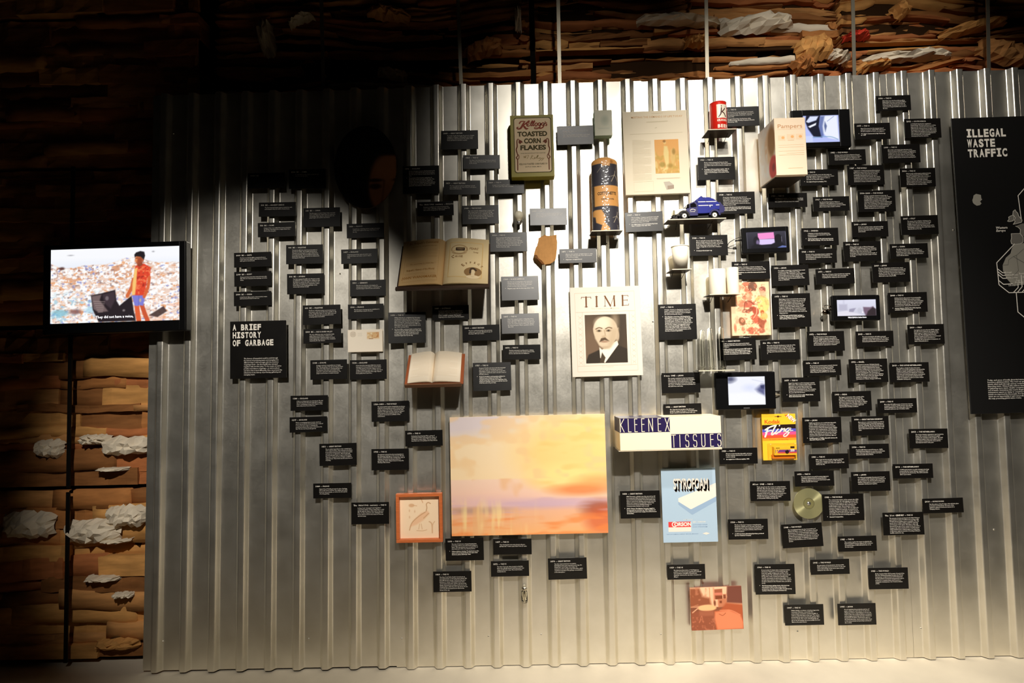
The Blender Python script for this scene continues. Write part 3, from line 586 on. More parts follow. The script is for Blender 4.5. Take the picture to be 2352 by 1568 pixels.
(2040.5,2130,671,717,"2008","THE US","Andrew Stanton directed an Oscar-winning film animated movie WALL-E presented ecological questions by telling the story of a robot performing the cleaning of waste on the Earth, a planet which was abandoned with garbage. The film was well received and also criticized and became very popular.","Andrew Stanton, Wall-E, USA, 2008, fragment, animation, Walt Disney Pictures.","bulleted plate beside the padlocked small screen"),
(2085.5,2169,744.5,790,"2010","ITALY","A program announced by the ZWIA experts: the plan of zero waste for the capital of the Italian region of Capannori follows the zero waste idea. The strategy stated that the amount of waste should be lowered and would be replaced by returns and reuse in a rebuilding. As an alternative to incineration of waste community places.","","lower of two plates titled Italy, beside the tall map board"),
(1854.5,1939.5,760.5,806,"1972","THE WORLD","The UN introduces its first environment program, setting an agenda responsible for projects: UNEP, United Nations Environment Program. The program is operated in order to settle and guide the protection and to support the international organizations of nations.","","World plate below the padlocked small screen"),
(1966,2052.5,760,795.5,"2003","THE US","The post-consumption 20 million personal computers were thrown away in the US and of which the country. The electronic waste will be treated by growing hazard of a waste by then.","","plate beside and level with the World plate under the small screen"),
(1846,1932,826.5,862.5,"1976","THE US","The federal government passes research devoted to the process of recovering and recycling, covering and waste funding. The first law regarding solid waste management, the Solid Waste Disposal Act (SWDA), was developed.","","wide plate next to the Brazil plate"),
(1951,2039,824,878,"1992","BRAZIL","Rio de Janeiro hosts the UN Earth Summit, devoted to environment and development. The Agenda 21 program adopted at the summit defined the conditions for the new sustainable order and proposed. The requirements are taken to a new development. The Convention of ecology, Agenda 21 to announce at the beginning of the second decade of the new climate. At the summit the delegates also adopted the Convention on Climate Change (UNFCCC).","","tall plate titled Brazil"),
(2045,2134,832,877,"2010","THE US/THE NETHERLANDS","The Cradle to Cradle Products Innovation Institute, a non-profit organization, introduced the Cradle to Cradle Certified Product Standard, a method of measuring and defining the social and economic and environmental impacts, assessing its safety and the materials that products and the degree of companies' progress in terms of their sustainable development.","","plate titled The US/The Netherlands"),
(1913,2001.5,898.5,943.5,"1993","INDIA","The biggest community of the country of the garbage collectors in the city of Delhi. The association, mostly formed with people living without homes in the huge city, began to organise. The union helped their working conditions, then followed fighting to protect their rights and improve their working conditions.","","black plate titled India"),
(2016.5,2106,915,948,"2009","THE US","More than 300 million pieces of electronic devices: computers, monitors, mobile phones, were thrown away in garbage bins. The scrap value of all of the consumer electronic was 160 million dollars.","","plate beside the India plate, towards the map board"),
(1844,1933,958,1016.5,"1986","JAPAN","Fujifilm manufactures the world's first disposable camera. Thanks to its low price, the camera became popular and became an environmental product because of the throwaway plastic. Fujifilm created its own recycling system, collecting used single-use cameras after pictures were developed in labs. The recycled camera was used in the new cameras of the effective production. From 1990, nearly all of the parts were used in the effort of the sustainable development cycle.","Kodak's answer to Fujifilm disposable camera, the disposable Fling from 1987.","tallest Japan plate, beside the yellow camera pack"),
(1957,2041.5,956,999.5,"1994","GREAT BRITAIN/GERMANY","Pay-to-throw, a national company, in order to cut packaging wastes, proposed recycling and deposits, collecting. The new German law was first published in Germany. From its Eco-shelf, where all products can give a clear value, see value.","","plate titled Great Britain/Germany"),
(2089,2177,984.5,1029,"2013","THE NETHERLANDS","The Ocean Cleanup organization was founded by Boyan Slat, a student. He prepared a global program for cleaning oceans of waste. The main pollutant is plastic waste, an 8 million tonnes a year, which is dumped by the rivers and the international waters every year.","","upper plate titled The Netherlands, just below the tall map board"),
(1952,2042,1019.5,1052.5,"1994","THE US","President Bill Clinton issued Decree no. 12873, ordering Federal Agencies to purchase earth-made paper, without requiring quantities and waste environmentally safe products.","","short plate below the Great Britain/Germany plate"),
(1859.5,1949,1042,1076,"1981","THE US","IBM creates its first personal computer, the 5150 model. The company sold it for USD 1565. By comparison, a single unit of the same approx. USD 9000 in the 90s.","","short plate below the tallest Japan plate"),
(2052,2143,1065,1098,"2016","THE NETHERLANDS","A 2000 meter barrier, as a pilot cleaning technology prepared by the Ocean Cleanup organization, will be installed in the North Sea. This will be the first trial in open waters.","","lower plate titled The Netherlands"),
(1826,1915.5,1081.5,1116,"1970","THE US","The Federal Environmental Protection Agency is established. Appointed by President Richard Nixon, the Agency serves to protect human health and the natural environment.","","plate directly above the shiny disc"),
(1956,2044.5,1083,1127.5,"1998","JAPAN","The National Sustainable Development Council was established with delegates representatives of the government, the city and civil society of the business. Their goal is to reach a new world of sustainable development together.","","lowest-but-one Japan plate, above the bulleted plate by the disc"),
(1724.5,1815,1105,1150,"After 1945","THE US","Trash cans all over the country are using electrical disposals. After the war, waste combustion is put to the past and it was banned in the big cities of the US. Consumption is growing, mostly. Habits are changing, people throw away goods that waste as a garbage economics of Throw-Away Society is created. The amount of garbage per capita produced after WWII grows by 60%.","","After-1945 plate next to the shiny disc"),
(1890,1984,1134.5,1195,"1982","THE WORLD","The commercial premiere of the compact disc (CD), as a sound storage disc with digitally encoded. CDs are then used for music. In 1990s CDs are used for computers and in 2007 the CDs reached its two hundred billion mark. The production of discs increases the problem of waste. CDs are made of a few layers of different materials, so it is hard to be recycled. This means that millions of CDs end up in the landfills of the world every year. High-value discs are replaced by files and streaming platforms.","Standard Compact Disc.","bulleted plate covering the shiny disc's edge"),
(1673,1764,1192,1238,"1954","THE US","The Dow Chemical Company is manufacturing Styrofoam, initially used in the navy. Styrofoam was quickly spread in other industries and applications, such as the construction industry, where it was used as insulator.","A 1950s brochure advertising Styrofoam, produced by Dow Chemical Company.","bulleted plate close to the blue leaflet"),
(1796.5,1889.5,1202.5,1256,"1948","THE WORLD","The International Union for the Conservation of Nature (IUCN) is created. The association of world governments, the non-governmental organizations aims to protect endangered animals and plants, and provide the governments with expertise, as well as to support local societies. It established the criteria for species to the Red Book, a list of endangered wild species.","","tilted World plate below the shiny disc"),
(2029,2122,1176.5,1228,"The 21st CENTURY","THE US","The amount of waste produced in the New York per year doubled. It takes 14 million tons of waste daily, of which about 4 million tons is recyclable. The city spends above 2 billion dollars yearly for collecting and transport of the waste. The mayor of the city announced the plan of zero waste by the year 2030, a change in the environment and the recycling system which includes food, a start program of composting in all homes, with the intention of sending nothing to landfills outside the city.","","plate with century heading, overlapped by the Hong Kong plate's corner"),
(2120,2212.5,1144,1177.5,"2014","HONG KONG","The 5th edition of the Eco Expo Asia will take place in October in Hong Kong. The name of the exhibition edition is Green Innovations for a Changing Climate.","","black plate titled Hong Kong"),
(1925.5,2013.5,1231,1265.5,"1985","THE US","The country reached the target specified by the Environmental Protection Agency: 25% reduction of recycled waste. A 35% threshold was set as the new target.","","small plate below the bulleted plate by the disc"),
(1735,1826,1296,1364,"1966","THE US","A new model of a heavy waste compactor truck is introduced. Thanks to a new pressing unit, the truck was capable of lifting cans and bins of the weight of tons. The old trucks were replaced in all the big cities of the country and cleaning in the suburbs, particularly among housing estates. A new and safe waste system is now ordered. The method would be adopted in the Western cities, and all the world.","The Dumpmaster garbage truck of the kind was introduced in 1966. A mass media of press produced to advertise its incredible strength among workers. Photo by Dempster Brothers Inc.","tall bulleted plate beside the red-brown photo print"),
(1862.5,1951,1284.5,1318.5,"1995","THE WORLD","An association of manufacturers developed the DVD technology and announced it to be the new mass media storage. It was set to have a better market for the other discs.","","short World plate beside the tall bulleted plate"),
(1996,2086,1304,1352,"1983","THE WORLD","At the request of the UN Secretary General of the UN, Gro Harlem Brundtland became the World Commission on Environment and Development. The Brundtland Commission presented its report, pointed to a common future and focused on sustainable development, Our Common Future (1987).","","lowest World plate, standing apart towards the bare metal"),
(1803,1892,1388.5,1435,"1997","THE US","William Rathje, a professor of archaeology at the University of Arizona, opened the first archaeological excavations of waste landfills, in order to reach the layers of the past. The results proved that the waste found in the garbage often rots too slowly. The course of archaeology can give us the knowledge about the landfills and their effect on the environment.","","bottom plate, one of the two lowest, below the tall bulleted one"),
(1925,2012,1386,1434.5,"1995","JAPAN","An act regulating the production and use of plastic containers is introduced. Its aim is to obligate producers of packaging to recover the waste. In the case of this production containers and packaging and in large amounts of waste by households should be sorted and be given to the local authorities, which would recycle them to the new products and growing economy of the country.","","Japan plate, one of the two lowest plates of all"),
(1023,1111,1236,1286.5,"1690","THE US","The city of Charleston changed hunting laws, protecting vultures and other birds feeding on waste. This way animals were recognized as an important part of the city cleaning system.","Vulture skeleton drawing. The bird feeds on the waste and is protected by law. W. Lizars, Bird Skeletons plates, Edinburgh, 1840.","bulleted plate below the orange-framed drawing's corner"),
(1133,1221,1237.5,1273,"1657","THE US","City cleaning laws were introduced in Boston, garbage was 7 cents a year; New York: $1 cents.","","upper of two plates under the middle of the sunset print"),
(1127.5,1215,1288,1323,"1872","THE US","The New York city dump located on the East River was officially closed. Until then waste was dumped off at the ocean. The ocean became heavily littered.","","lower of two plates under the middle of the sunset print"),
(1259,1348,1281.5,1329.5,"1874","GREAT BRITAIN","The first waste incinerator was built in Nottingham and a new municipal technology, the 'Destructor', by A. Fryer. Soon after, the destructors were set up in over 250 towns, which resulted in lowering of the garbage concentration in the atmosphere.","","low Great Britain plate alone under the sunset print"),
(995,1083,1312,1358.5,"1860","THE US","The New York Public Health Council puts an unconditional ban on throwing dead animals, fish and offal into the streets. Until now they were left there to decay. A thousand horses were carried away every year, and the city was in the charge of special men working at the docks, and dropping them off far from the city shores. In one year some five thousand horses died on the streets of the city.","","lowest plate below the orange-framed drawing"),
(1425,1516,1127,1189.5,"1838","GREAT BRITAIN","HMS Temeraire, a British navy ship was sold as old to a scrap yard. After its long and famous service it was towed and wrecked for wood and metal scrap, such as copper from cladding, anchors and cannons, which were very precious materials. Timber was used as wood in house building, furniture or commemorative furniture items as well.","J.M.W. Turner, The Fighting Temeraire tugged to her last berth to be broken up, 1839. Depiction of the HMS Temeraire's last voyage, from Sheerness to Rotherhithe.","bulleted Great Britain plate between the sunset print and the blue leaflet"),
(1533,1619.5,1296,1330,"1959","THE US","The American Association of Civil Engineers publishes the first manual regarding the methods and operations of landfill of sanitary with minimum odour by the city waste. A method of filling in.","","short plate between the blue leaflet and the red-brown photo print"),
(1653,1740,1028.5,1065,"1955","THE US","Kleenex created the first disposable soft tissue for face washing, advertised as a quick way to remove makeup.","An original box of Kleenex napkins, 1955.","bulleted plate at the tissue box's lower corner"),
]
GLAREIDX = {33: 0.9, 43: 0.75, 36: 0.6, 37: 0.6, 42: 0.35, 38: 0.25, 35: 0.35, 34: 0.35, 27: 0.3, 29: 0.3, 30: 0.25, 32: 0.25, 46: 0.3}
ROLL = {97: -2.0, 99: -0.6}
DIMHEAD = ()
# ---------------------------------------------------------------- caption plates
PLATE_Y, PLATE_T = -0.0345, 0.0035           # back of a plate, thickness
LINE, BODY, HEAD = 0.0075, 0.0065, 0.0094
def wrap(s, width, style):
    out, cur = [], ''
    for wd in s.split():
        t = (cur + ' ' + wd).strip()
        if cur and text_width(t, BODY, style) > width: out.append(cur); cur = wd
        else: cur = t
    if cur: out.append(cur)
    return out
_rp = random.Random(5)
GLARE = {36: 0.86, 46: 0.72, 39: 0.62, 40: 0.62, 45: 0.4, 41: 0.32}
LAMP = np.array([0.60, -3.4, 3.65])
def half_tilt(P, k):
    """turn a plate's face part of the way towards the lamp's mirror direction (rotation about x and z)"""
    a = LAMP - P; a /= np.linalg.norm(a); b = CAM - P; b /= np.linalg.norm(b); n = a + b; n /= np.linalg.norm(n)
    return -math.asin(n[2]) * k, math.atan2(n[0], -n[1]) * k
for i, (l, r, t, b, head, land, body, bullet, where) in enumerate(PLATES):
    cx, cy = (l + r) / 2, (t + b) / 2
    Yf = PLATE_Y - PLATE_T; C = place(cx, cy, Yf); s = px_size(cx, cy, Yf)
    w, h = (r - l) * s, (b - t) * s
    bm = bmesh.new(); add_box(bm, -w / 2, w / 2, -PLATE_T / 2, PLATE_T / 2, -h / 2, h / 2, 0.0006, 1)
    o = bm_obj('caption_plate', bm, M_PLATE, None, False, C + [0, PLATE_T / 2, 0])
    rx = _rp.uniform(-0.012, 0.012); rz = _rp.uniform(-0.012, 0.012); ry = _rp.uniform(-0.008, 0.008)
    if i in GLAREIDX:
        ax, az = half_tilt(C, GLAREIDX[i]); rx, rz = ax, az
    if i in ROLL: ry = math.radians(ROLL[i])
    o.rotation_euler = (rx, ry, rz)
    tag(o, where, 'caption plate', 'caption plates on the metal wall')
    items = []; u = 0.00208
    x = -w / 2 + 5 * u; z = h / 2 - 8 * u
    if i not in DIMHEAD or True:
        sep = ' \u2014 ' if land else ''
        hp = HEAD * 0.58
        items.append(dict(s=head, x=x, z=z, size=HEAD, style='bold', pitch=hp, sx=0.92))
        x2 = x + hp * len(head)
        if land:
            items.append(dict(s='\u2014', x=x2 + hp * 0.7, z=z, size=HEAD * 0.8, style='reg'))
            items.append(dict(s=land, x=x2 + hp * 2.6, z=z, size=HEAD * 0.92, style='reg', sx=0.95))
    z -= 5.6 * u; bx = -w / 2 + 14.3 * u; wid = w - (14.3 + 8.5) * u; bot = -h / 2 + 2.5 * u
    nb = len(wrap(bullet, wid, 'bold')) if bullet else 0
    lines = wrap(body, wid, 'reg')
    room = int((z - bot) / LINE + 1) - nb - (1 if nb else 0)
    pit = LINE
    for ln in lines[:max(room, 1)]:
        items.append(dict(s=ln, x=bx, z=z, size=BODY, style='reg')); z -= pit
    if nb:
        z -= 0.0035
        items.append(dict(s='\u2022', x=bx - 5.5 * u, z=z, size=BODY * 1.5, style='bold'))
        for ln in wrap(bullet, wid, 'bold'):
            if z < bot - 0.002: break
            items.append(dict(s=ln, x=bx, z=z, size=BODY, style='bold')); z -= pit
    print_obj('printed_text', text_geo(items), -PLATE_T / 2 - 0.0003, M_WHITE, o)
    # small block between the plate and the rib behind it
    k = round((C[0] - LEAN * C[2] - X0) / PER); rxp = X0 + k * PER + LEAN * C[2] - C[0]
    rxp = max(-w / 2 + 0.012, min(w / 2 - 0.012, rxp))
    box('spacer_block', rxp - 0.009, rxp + 0.009, PLATE_T / 2 - 0.0003, 0.0113, -0.010, 0.010, M_DARK, o)
# ---------------------------------------------------------------- boards and prints on the wall
INK = mat('dark_ink', (60, 42, 22), 0.7); M_OLIVE = mat('olive_ink', (74, 62, 14), 0.7); M_REDINK = mat('brown_red_ink', (150, 62, 40), 0.7)
P_PRINT = picture_mat('matt_print', 0.6, spec=0.3)
P_GLOSS = picture_mat('satin_print', 0.4, spec=0.4)
def board(name, l, r, t, b, yb, T, m, label, cat, bevel=0.0008, roll=0.0, group=None, rx=0.0, rz=0.0):
    cx, cy = (l + r) / 2, (t + b) / 2; C = place(cx, cy, yb - T); u = px_size(cx, cy, yb - T); w, h = (r - l) * u, (b - t) * u
    bm = bmesh.new(); add_box(bm, -w / 2, w / 2, -T / 2, T / 2, -h / 2, h / 2, bevel, 1)
    o = bm_obj(name, bm, m, None, False, C + [0, T / 2, 0]); o.rotation_euler = (rx, math.radians(roll), rz); tag(o, label, cat, group)
    return o, w, h, u, -T / 2
def standoff(o, w, T, yb, xs=(-0.3, 0.3), z=0.0, sz=0.012):
    d = -RIB - yb                                         # gap between the board's back and the ribs
    for x in xs: box('spacer_block', x * w - sz, x * w + sz, T / 2 - 0.0005, T / 2 + abs(d) - 0.0005, z - sz, z + sz, M_DARK, o)
def mono(s, x, z, pitch, size, style='black_hi'):
    """fixed-width heading letters, each squeezed to its cell; the narrow I gets its bars"""
    _load_style(style, set(s)); it = []; G = []
    cap = 0.72 * size
    for i, c in enumerate(s):
        if c == ' ': continue
        if c == 'I':
            mx = x + (i + 0.5) * pitch; hw = pitch * 0.40; st = size * 0.17; sw = size * 0.10; z0, z1 = z - 0.04 * size, z + cap + 0.04 * size
            G += [rect_geo(mx - hw, z0, mx + hw, z0 + st), rect_geo(mx - sw, z0 + st, mx + sw, z1 - st), rect_geo(mx - hw, z1 - st, mx + hw, z1)]; continue
        v = _glyph[(style, c)][0]; gw = (v[:, 0].max() - v[:, 0].min()) * size; mid = (v[:, 0].max() + v[:, 0].min()) / 2 * size
        sx = pitch * 0.84 / gw
        it.append(dict(s=c, x=x + (i + 0.5) * pitch - mid * sx, z=z, size=size, style=style, sx=sx))
    return join_geo([text_geo(it)] + G)

# heading board
o, w, h, u, fy = board('title_board', 528, 657.5, 736.5, 868.5, PLATE_Y, 0.005, M_PLATE, 'square black board with large white words about the history of garbage', 'title board')
standoff(o, w, 0.005, PLATE_Y)
G = [mono(s, -w / 2 + 5.5 * u, h / 2 - (20.3 + 18 * i) * u, 9.55 * u, 18.2 * u) for i, s in enumerate(('A BRIEF', 'HISTORY', 'OF GARBAGE'))]
body = 'The history of humankind could be told through|the history of producing waste and managing it in|different ways. It did not begin with the invention|of garbage truck \u2013 the first landfill sites emerged|together with the first cities. To live means as well to|produce and dispose of garbage \u2013 in various places|and times this looked differently. Here we present the|milestones in the history of producing, gathering and|managing waste.'
G.append(text_geo([dict(s=s, x=-w / 2 + 32 * u, z=h / 2 - (87.5 + 4.62 * i) * u, size=4.3 * u, style='reg', sx=0.93) for i, s in enumerate(body.split('|'))]))
print_obj('printed_text', join_geo(G), fy - 0.0003, M_WHITE, o)

# tall map board at the far end
C0 = place(2209, 602, PLATE_Y - 0.008)[0]
o, w, h, u, fy = board('map_board', 2209, 2590, 258, 944, PLATE_Y - 0.004, 0.008, mat('map_board_black', (14, 13, 12), 0.5), 'tall black map board about illegal waste traffic', 'map board', roll=-0.2)
standoff(o, w, 0.008, PLATE_Y, xs=(-0.4, 0, 0.4))
L0, T0 = -w / 2, h / 2
def mp(zx, zy): return ((zx / 4.124 + 2190 - 2209 - (zy / 4.124 + 400 - 602) * 0.042) * u + L0, -(zy / 4.124 + 400 - 258) * u + T0)   # from the picture of the board to its face
G = [mono(s, L0 + 32 * u, T0 - (46 + 23.6 * i) * u, 13.2 * u, 25 * u) for i, s in enumerate(('ILLEGAL', 'WASTE', 'TRAFFIC'))]
G.append(text_geo([dict(s='Western', x=mp(413, 500)[0], z=mp(413, 500)[1], size=7.4 * u, style='bold', shear=0.2), dict(s='Europe', x=mp(415, 528)[0], z=mp(415, 528)[1], size=7.4 * u, style='bold', shear=0.2)]))
tb = 'Today, each piece of locally discarded waste|becomes a global problem. The road our garbage|travels often leads through various continents.|Exporting waste, China profits millions thanks|to gathering more waste. Smaller countries run|out of waste. Sometimes this road is illegal:|incinerators export or dump to countries where|metals are imported by the people. For them|waste are an opportunity to get real profit. See|the map presenting global waste routes.'
G.append(text_geo([dict(s=s, x=L0 + 41 * u, z=T0 - (612 + 4.6 * i) * u, size=4.7 * u, style='reg', sx=0.98) for i, s in enumerate(tb.split('|'))]))
LBLS = [('Senegal', 487, 925), ('Guinea-Bissau', 487, 950), ('Sierra Leone', 495, 977), ('Liberia', 517, 1050), ('Ghana', 575, 1022), ('Benin', 620, 940), ('Togo', 585, 1004), ('Ivory Coast', 612, 1022), ('Nigeria', 652, 975)]
G.append(text_geo([dict(s=s, x=mp(x, z)[0], z=mp(x, z)[1], size=5.2 * u, style='reg') for s, x, z in LBLS]))
def route(pts, wd): return ([mp(*p) for p in pts], wd * u)
def straight(pts, wd):
    out = []
    for a, b in zip(pts[:-1], pts[1:]): out.append(([mp(*a), mp(*b)], wd * u))
    return out
S = []
for pts in ([(585, 650), (412, 825), (428, 1035), (520, 1113), (780, 1113)], [(420, 885), (465, 922), (490, 922)], [(420, 910), (465, 948), (490, 948)], [(422, 935), (465, 975), (500, 975)], [(425, 993), (470, 1032), (555, 1030)],
            [(560, 1113), (607, 1065), (605, 1030)], [(597, 1113), (643, 1060), (638, 950)], [(640, 1113), (690, 1060)], [(587, 1113), (597, 1298), (690, 1380), (1100, 1390)], [(655, 410), (632, 188), (700, 112), (1000, 100)]):
    S += straight(pts, 1.8)
G.append(stroke_geo(S))
M_MAPLINE = mat('map_line', (205, 200, 186), 0.6); M_LAND = mat('map_land', (150, 146, 134), 0.7); M_LAND2 = mat('map_land_dark', (112, 108, 100), 0.7)
print_obj('printed_text', join_geo(G), fy - 0.0006, M_WHITE, o)
afr = [(585, 655), (640, 650), (700, 640), (760, 640), (850, 670), (940, 690), (1000, 820), (1060, 900), (1130, 930), (1090, 1010), (1010, 1100), (1000, 1250), (930, 1400), (860, 1420), (820, 1300), (800, 1150), (770, 1060), (700, 1045), (640, 1040), (580, 1050), (540, 1025), (500, 975), (470, 900), (468, 850), (500, 780), (545, 740), (560, 690)]
ger = [(212, 172), (235, 158), (262, 163), (282, 170), (285, 205), (293, 212), (272, 232), (286, 252), (268, 268), (240, 272), (215, 255), (203, 240), (200, 215), (208, 195)]
print_obj('map_land', join_geo([poly_geo([mp(*p) for p in afr]), poly_geo([mp(*p) for p in ger])]), fy - 0.0003, M_LAND, o)
uk = [(600, 322), (612, 345), (622, 352), (632, 385), (650, 408), (662, 425), (655, 445), (600, 458), (578, 462), (596, 438), (590, 420), (602, 400), (590, 385), (576, 370), (580, 338)]
ire = [(562, 378), (585, 375), (588, 400), (578, 428), (540, 435), (525, 430), (540, 412), (536, 392)]
ibe = [(555, 552), (640, 552), (668, 590), (665, 635), (640, 650), (580, 655), (556, 648), (550, 620), (558, 590)]
fra = [(600, 480), (668, 455), (760, 470), (780, 560), (720, 600), (660, 575), (640, 550), (644, 515), (625, 492)]
print_obj('map_europe', join_geo([poly_geo([mp(*p) for p in q]) for q in (uk, ire, ibe, fra)]), fy - 0.0003, M_LAND2, o)
ol = []
for q in (uk, ire, ibe): ol += straight(q + [q[0]], 1.2)
ol += straight([(600, 480), (625, 492), (644, 515), (640, 550)], 1.2)
print_obj('map_outline', stroke_geo(ol), fy - 0.0009, M_MAPLINE, o)
bd = straight([(470, 850), (520, 848), (525, 800), (570, 770), (600, 760), (670, 700)], 0.7) + straight([(600, 760), (615, 905), (560, 960)], 0.7) + straight([(570, 770), (680, 840)], 0.7) + straight([(540, 960), (590, 990), (600, 1040)], 0.7)
print_obj('map_border', stroke_geo(bd), fy - 0.0005, mat('map_border', (60, 58, 54), 0.7), o)

# oval portrait: a generic bearded sitter in a lace collar
cx, cy = 839.3, 383.5; Yf = -0.042; C = place(cx, cy, Yf); u = px_size(cx, cy, Yf); ea, eb = 72 * u, 96.5 * u
bm = bmesh.new(); ring = []
for yy in (-0.004, 0.004):
    ring.append([bm.verts.new((ea * math.cos(a), yy, eb * math.sin(a))) for a in np.linspace(0, 2 * math.pi, 64, endpoint=False)])
bm.faces.new(ring[0]); bm.faces.new(ring[1][::-1])
for i in range(64): bm.faces.new((ring[0][i], ring[1][i], ring[1][(i + 1) % 64], ring[0][(i + 1) % 64]))
o = bm_obj('oval_portrait', bm, mat('oval_edge', (48, 34, 24), 0.6), None, False, C + [0, 0.004, 0]); bmesh_fix = None
tag(o, 'dark oval portrait of a bearded person in a lace collar', 'portrait'); standoff(o, ea * 2, 0.008, -0.034)
cv = Canvas(144, 193, (20, 17, 14)); k = 2 / 6.815
def q(zx, zy): return ((zx - 185) * k * 0.995, (zy - 118) * k)
cv.ell(*q(1000, 900), 75, 60, (52, 44, 32), 0.8, 40)
cv.poly([q(200, 900), q(300, 880), q(470, 900), q(640, 1040), q(860, 860), q(1000, 800), q(1180, 900), q(1150, 1080), q(900, 1090), q(640, 1110), q(420, 1100), q(230, 1070)], (150, 128, 104), 1, 8)
for x in (280, 380, 470, 560, 650, 740, 860, 960, 1060): cv.ell(*q(x, 1060 + 25 * math.sin(x)), 15, 12, (158, 138, 114), 0.7, 5)
cv.ell(*q(630, 600), 53, 73, (150, 104, 72), 1, 10)
cv.ell(*q(640, 450), 44, 36, (172, 122, 86), 0.8, 20)
cv.poly([q(430, 300), q(640, 240), q(860, 330), q(880, 640), q(820, 480), q(760, 360), q(520, 350), q(455, 450), q(440, 640)], (26, 18, 12), 1, 8)
cv.ell(*q(640, 900), 46, 34, (66, 38, 22), 1, 14); cv.ell(*q(610, 790), 26, 8, (84, 46, 28), 1, 5); cv.ell(*q(605, 845), 13, 5, (140, 78, 60), 1, 3)
for ex in (505, 695): cv.ell(*q(ex, 600), 13, 6, (60, 36, 22), 1, 4); cv.ell(*q(ex, 552), 17, 3.6, (58, 34, 20), 1, 3)
cv.line([q(575, 560), q(560, 700), q(545, 745), q(600, 765)], 4, (110, 70, 46), 0.8)
cv.poly([q(180, 1120), q(640, 1080), q(1180, 1110), q(1180, 1450), q(180, 1450)], (44, 30, 24), 1, 10)
cv.rect(*q(530, 1150), *q(700, 1440), (92, 58, 44), 0.9, 8); cv.rect(*q(600, 1150), *q(625, 1440), (34, 22, 18), 1, 3)
for z in (1200, 1260, 1310, 1360): cv.ell(*q(612, z), 2.6, 2.6, (170, 140, 110), 1)
cv.blur(2)
picture_obj('painted_picture', cv, 2 * ea, 2 * eb, -0.0044, P_GLOSS, o, z0=-eb, mask=lambda v: (v[:, 0] / ea) ** 2 + (v[:, 1] / eb) ** 2 < 0.985)

# envelope
o, w, h, u, fy = board('postal_envelope', 798.5, 879, 756.5, 808, -0.034, 0.0025, M_PAPER, 'white envelope with stamps, hanging among the black plates', 'envelope'); standoff(o, w, 0.0025, -0.034)
cv = Canvas(162, 104, (244, 232, 212)); k = 2 / 5.6
cv.ell(24, 20, 14, 14, (206, 190, 168), 0.7, 2); cv.ell(24, 20, 12, 12, (238, 226, 206), 0.8, 2)
for i in range(5): cv.line([(14, 12 + 4 * i), (34, 12 + 4 * i)], 1.4, (170, 152, 132), 0.8)
for i in range(3): cv.line([(46, 16 + 6 * i), (66, 16 + 6 * i)], 1.6, (206, 198, 178), 0.8)
cv.rect(88, 10, 148, 45, (238, 214, 180), 1); cv.rect(91, 13, 145, 40, (222, 184, 132), 1); cv.cloud((14, 8), (196, 128, 76), 0.55, 0.15, 0.8, 3, mask=((cv.X > 112) & (cv.X < 145) & (cv.Y > 13) & (cv.Y < 40)).astype(float))
cv.cloud((10, 6), (240, 224, 190), 0.5, 0.2, 0.9, 4, mask=((cv.X > 91) & (cv.X < 114) & (cv.Y > 13) & (cv.Y < 40)).astype(float)); cv.rect(98, 41, 118, 44, (150, 96, 52), 0.9)
picture_obj('stamped_face', cv, w * 0.985, h * 0.98, fy - 0.0003, P_PRINT, o, z0=-h * 0.49)

# cereal box
o, w, h, u, fy = board('cereal_box', 1173, 1272, 262.5, 407, -0.030, 0.055, mat('cereal_green', (150, 138, 40), 0.5), 'green and cream toasted corn flakes box mounted on the bright metal', 'cereal box', bevel=0.0015)
M_CREAM = mat('label_cream', (232, 206, 166), 0.6)
def rrect(x0, z0, x1, z1, r, n=6):
    P = []
    for cx, cz, a in ((x1 - r, z1 - r, 0), (x0 + r, z1 - r, 90), (x0 + r, z0 + r, 180), (x1 - r, z0 + r, 270)):
        for t in np.linspace(0, 90, n): P.append((cx + r * math.cos(math.radians(a + t)), cz + r * math.sin(math.radians(a + t))))
    return P
k = 1 / 9.22
def c(zx, zy): return ((zx * k + 1160 - 1222.5) * u, -(zy * k + 250 - 334.75) * u)
x0_, z1_ = c(205, 185); x1_, z0_ = c(972, 1345)
print_obj('label_border', poly_geo(rrect(x0_ - 1.6 * u, z0_ - 1.6 * u, x1_ + 1.6 * u, z1_ + 1.6 * u, 6 * u)), fy - 0.0003, M_OLIVE, o)
print_obj('label_panel', poly_geo(rrect(x0_, z0_, x1_, z1_, 5.5 * u)), fy - 0.0006, M_CREAM, o)
T = []
for s, zx, zy, hh, ww in (('TOASTED', 585, 572, 100, 625), ('CORN', 585, 722, 100, 360), ('FLAKES', 590, 866, 98, 545)):
    sz = hh * k * u / 0.72; tw = text_width(s, sz, 'black_hi', 1.0); T.append(dict(s=s, x=c(zx, zy)[0], z=c(zx, zy)[1], size=sz, style='black_hi', sx=ww * k * u / tw, align='c'))
T.append(dict(s='NONE GENUINE WITHOUT THIS SIGNATURE', x=c(590, 950)[0], z=c(590, 950)[1], size=3.0 * u, style='reg', align='c', sx=0.93))
T.append(dict(s='KELLOGG TOASTED CORN FLAKE CO', x=c(590, 1188)[0], z=c(590, 1188)[1], size=5.2 * u, style='bold', align='c', sx=0.72))
T.append(dict(s='BATTLE CREEK, MICH.', x=c(590, 1245)[0], z=c(590, 1245)[1], size=4.0 * u, style='reg', align='c', sx=0.95))
print_obj('printed_text', text_geo(T), fy - 0.0009, M_OLIVE, o)
def W(pts): return [c(*p) for p in pts]
wd = lambda n: n * k * u
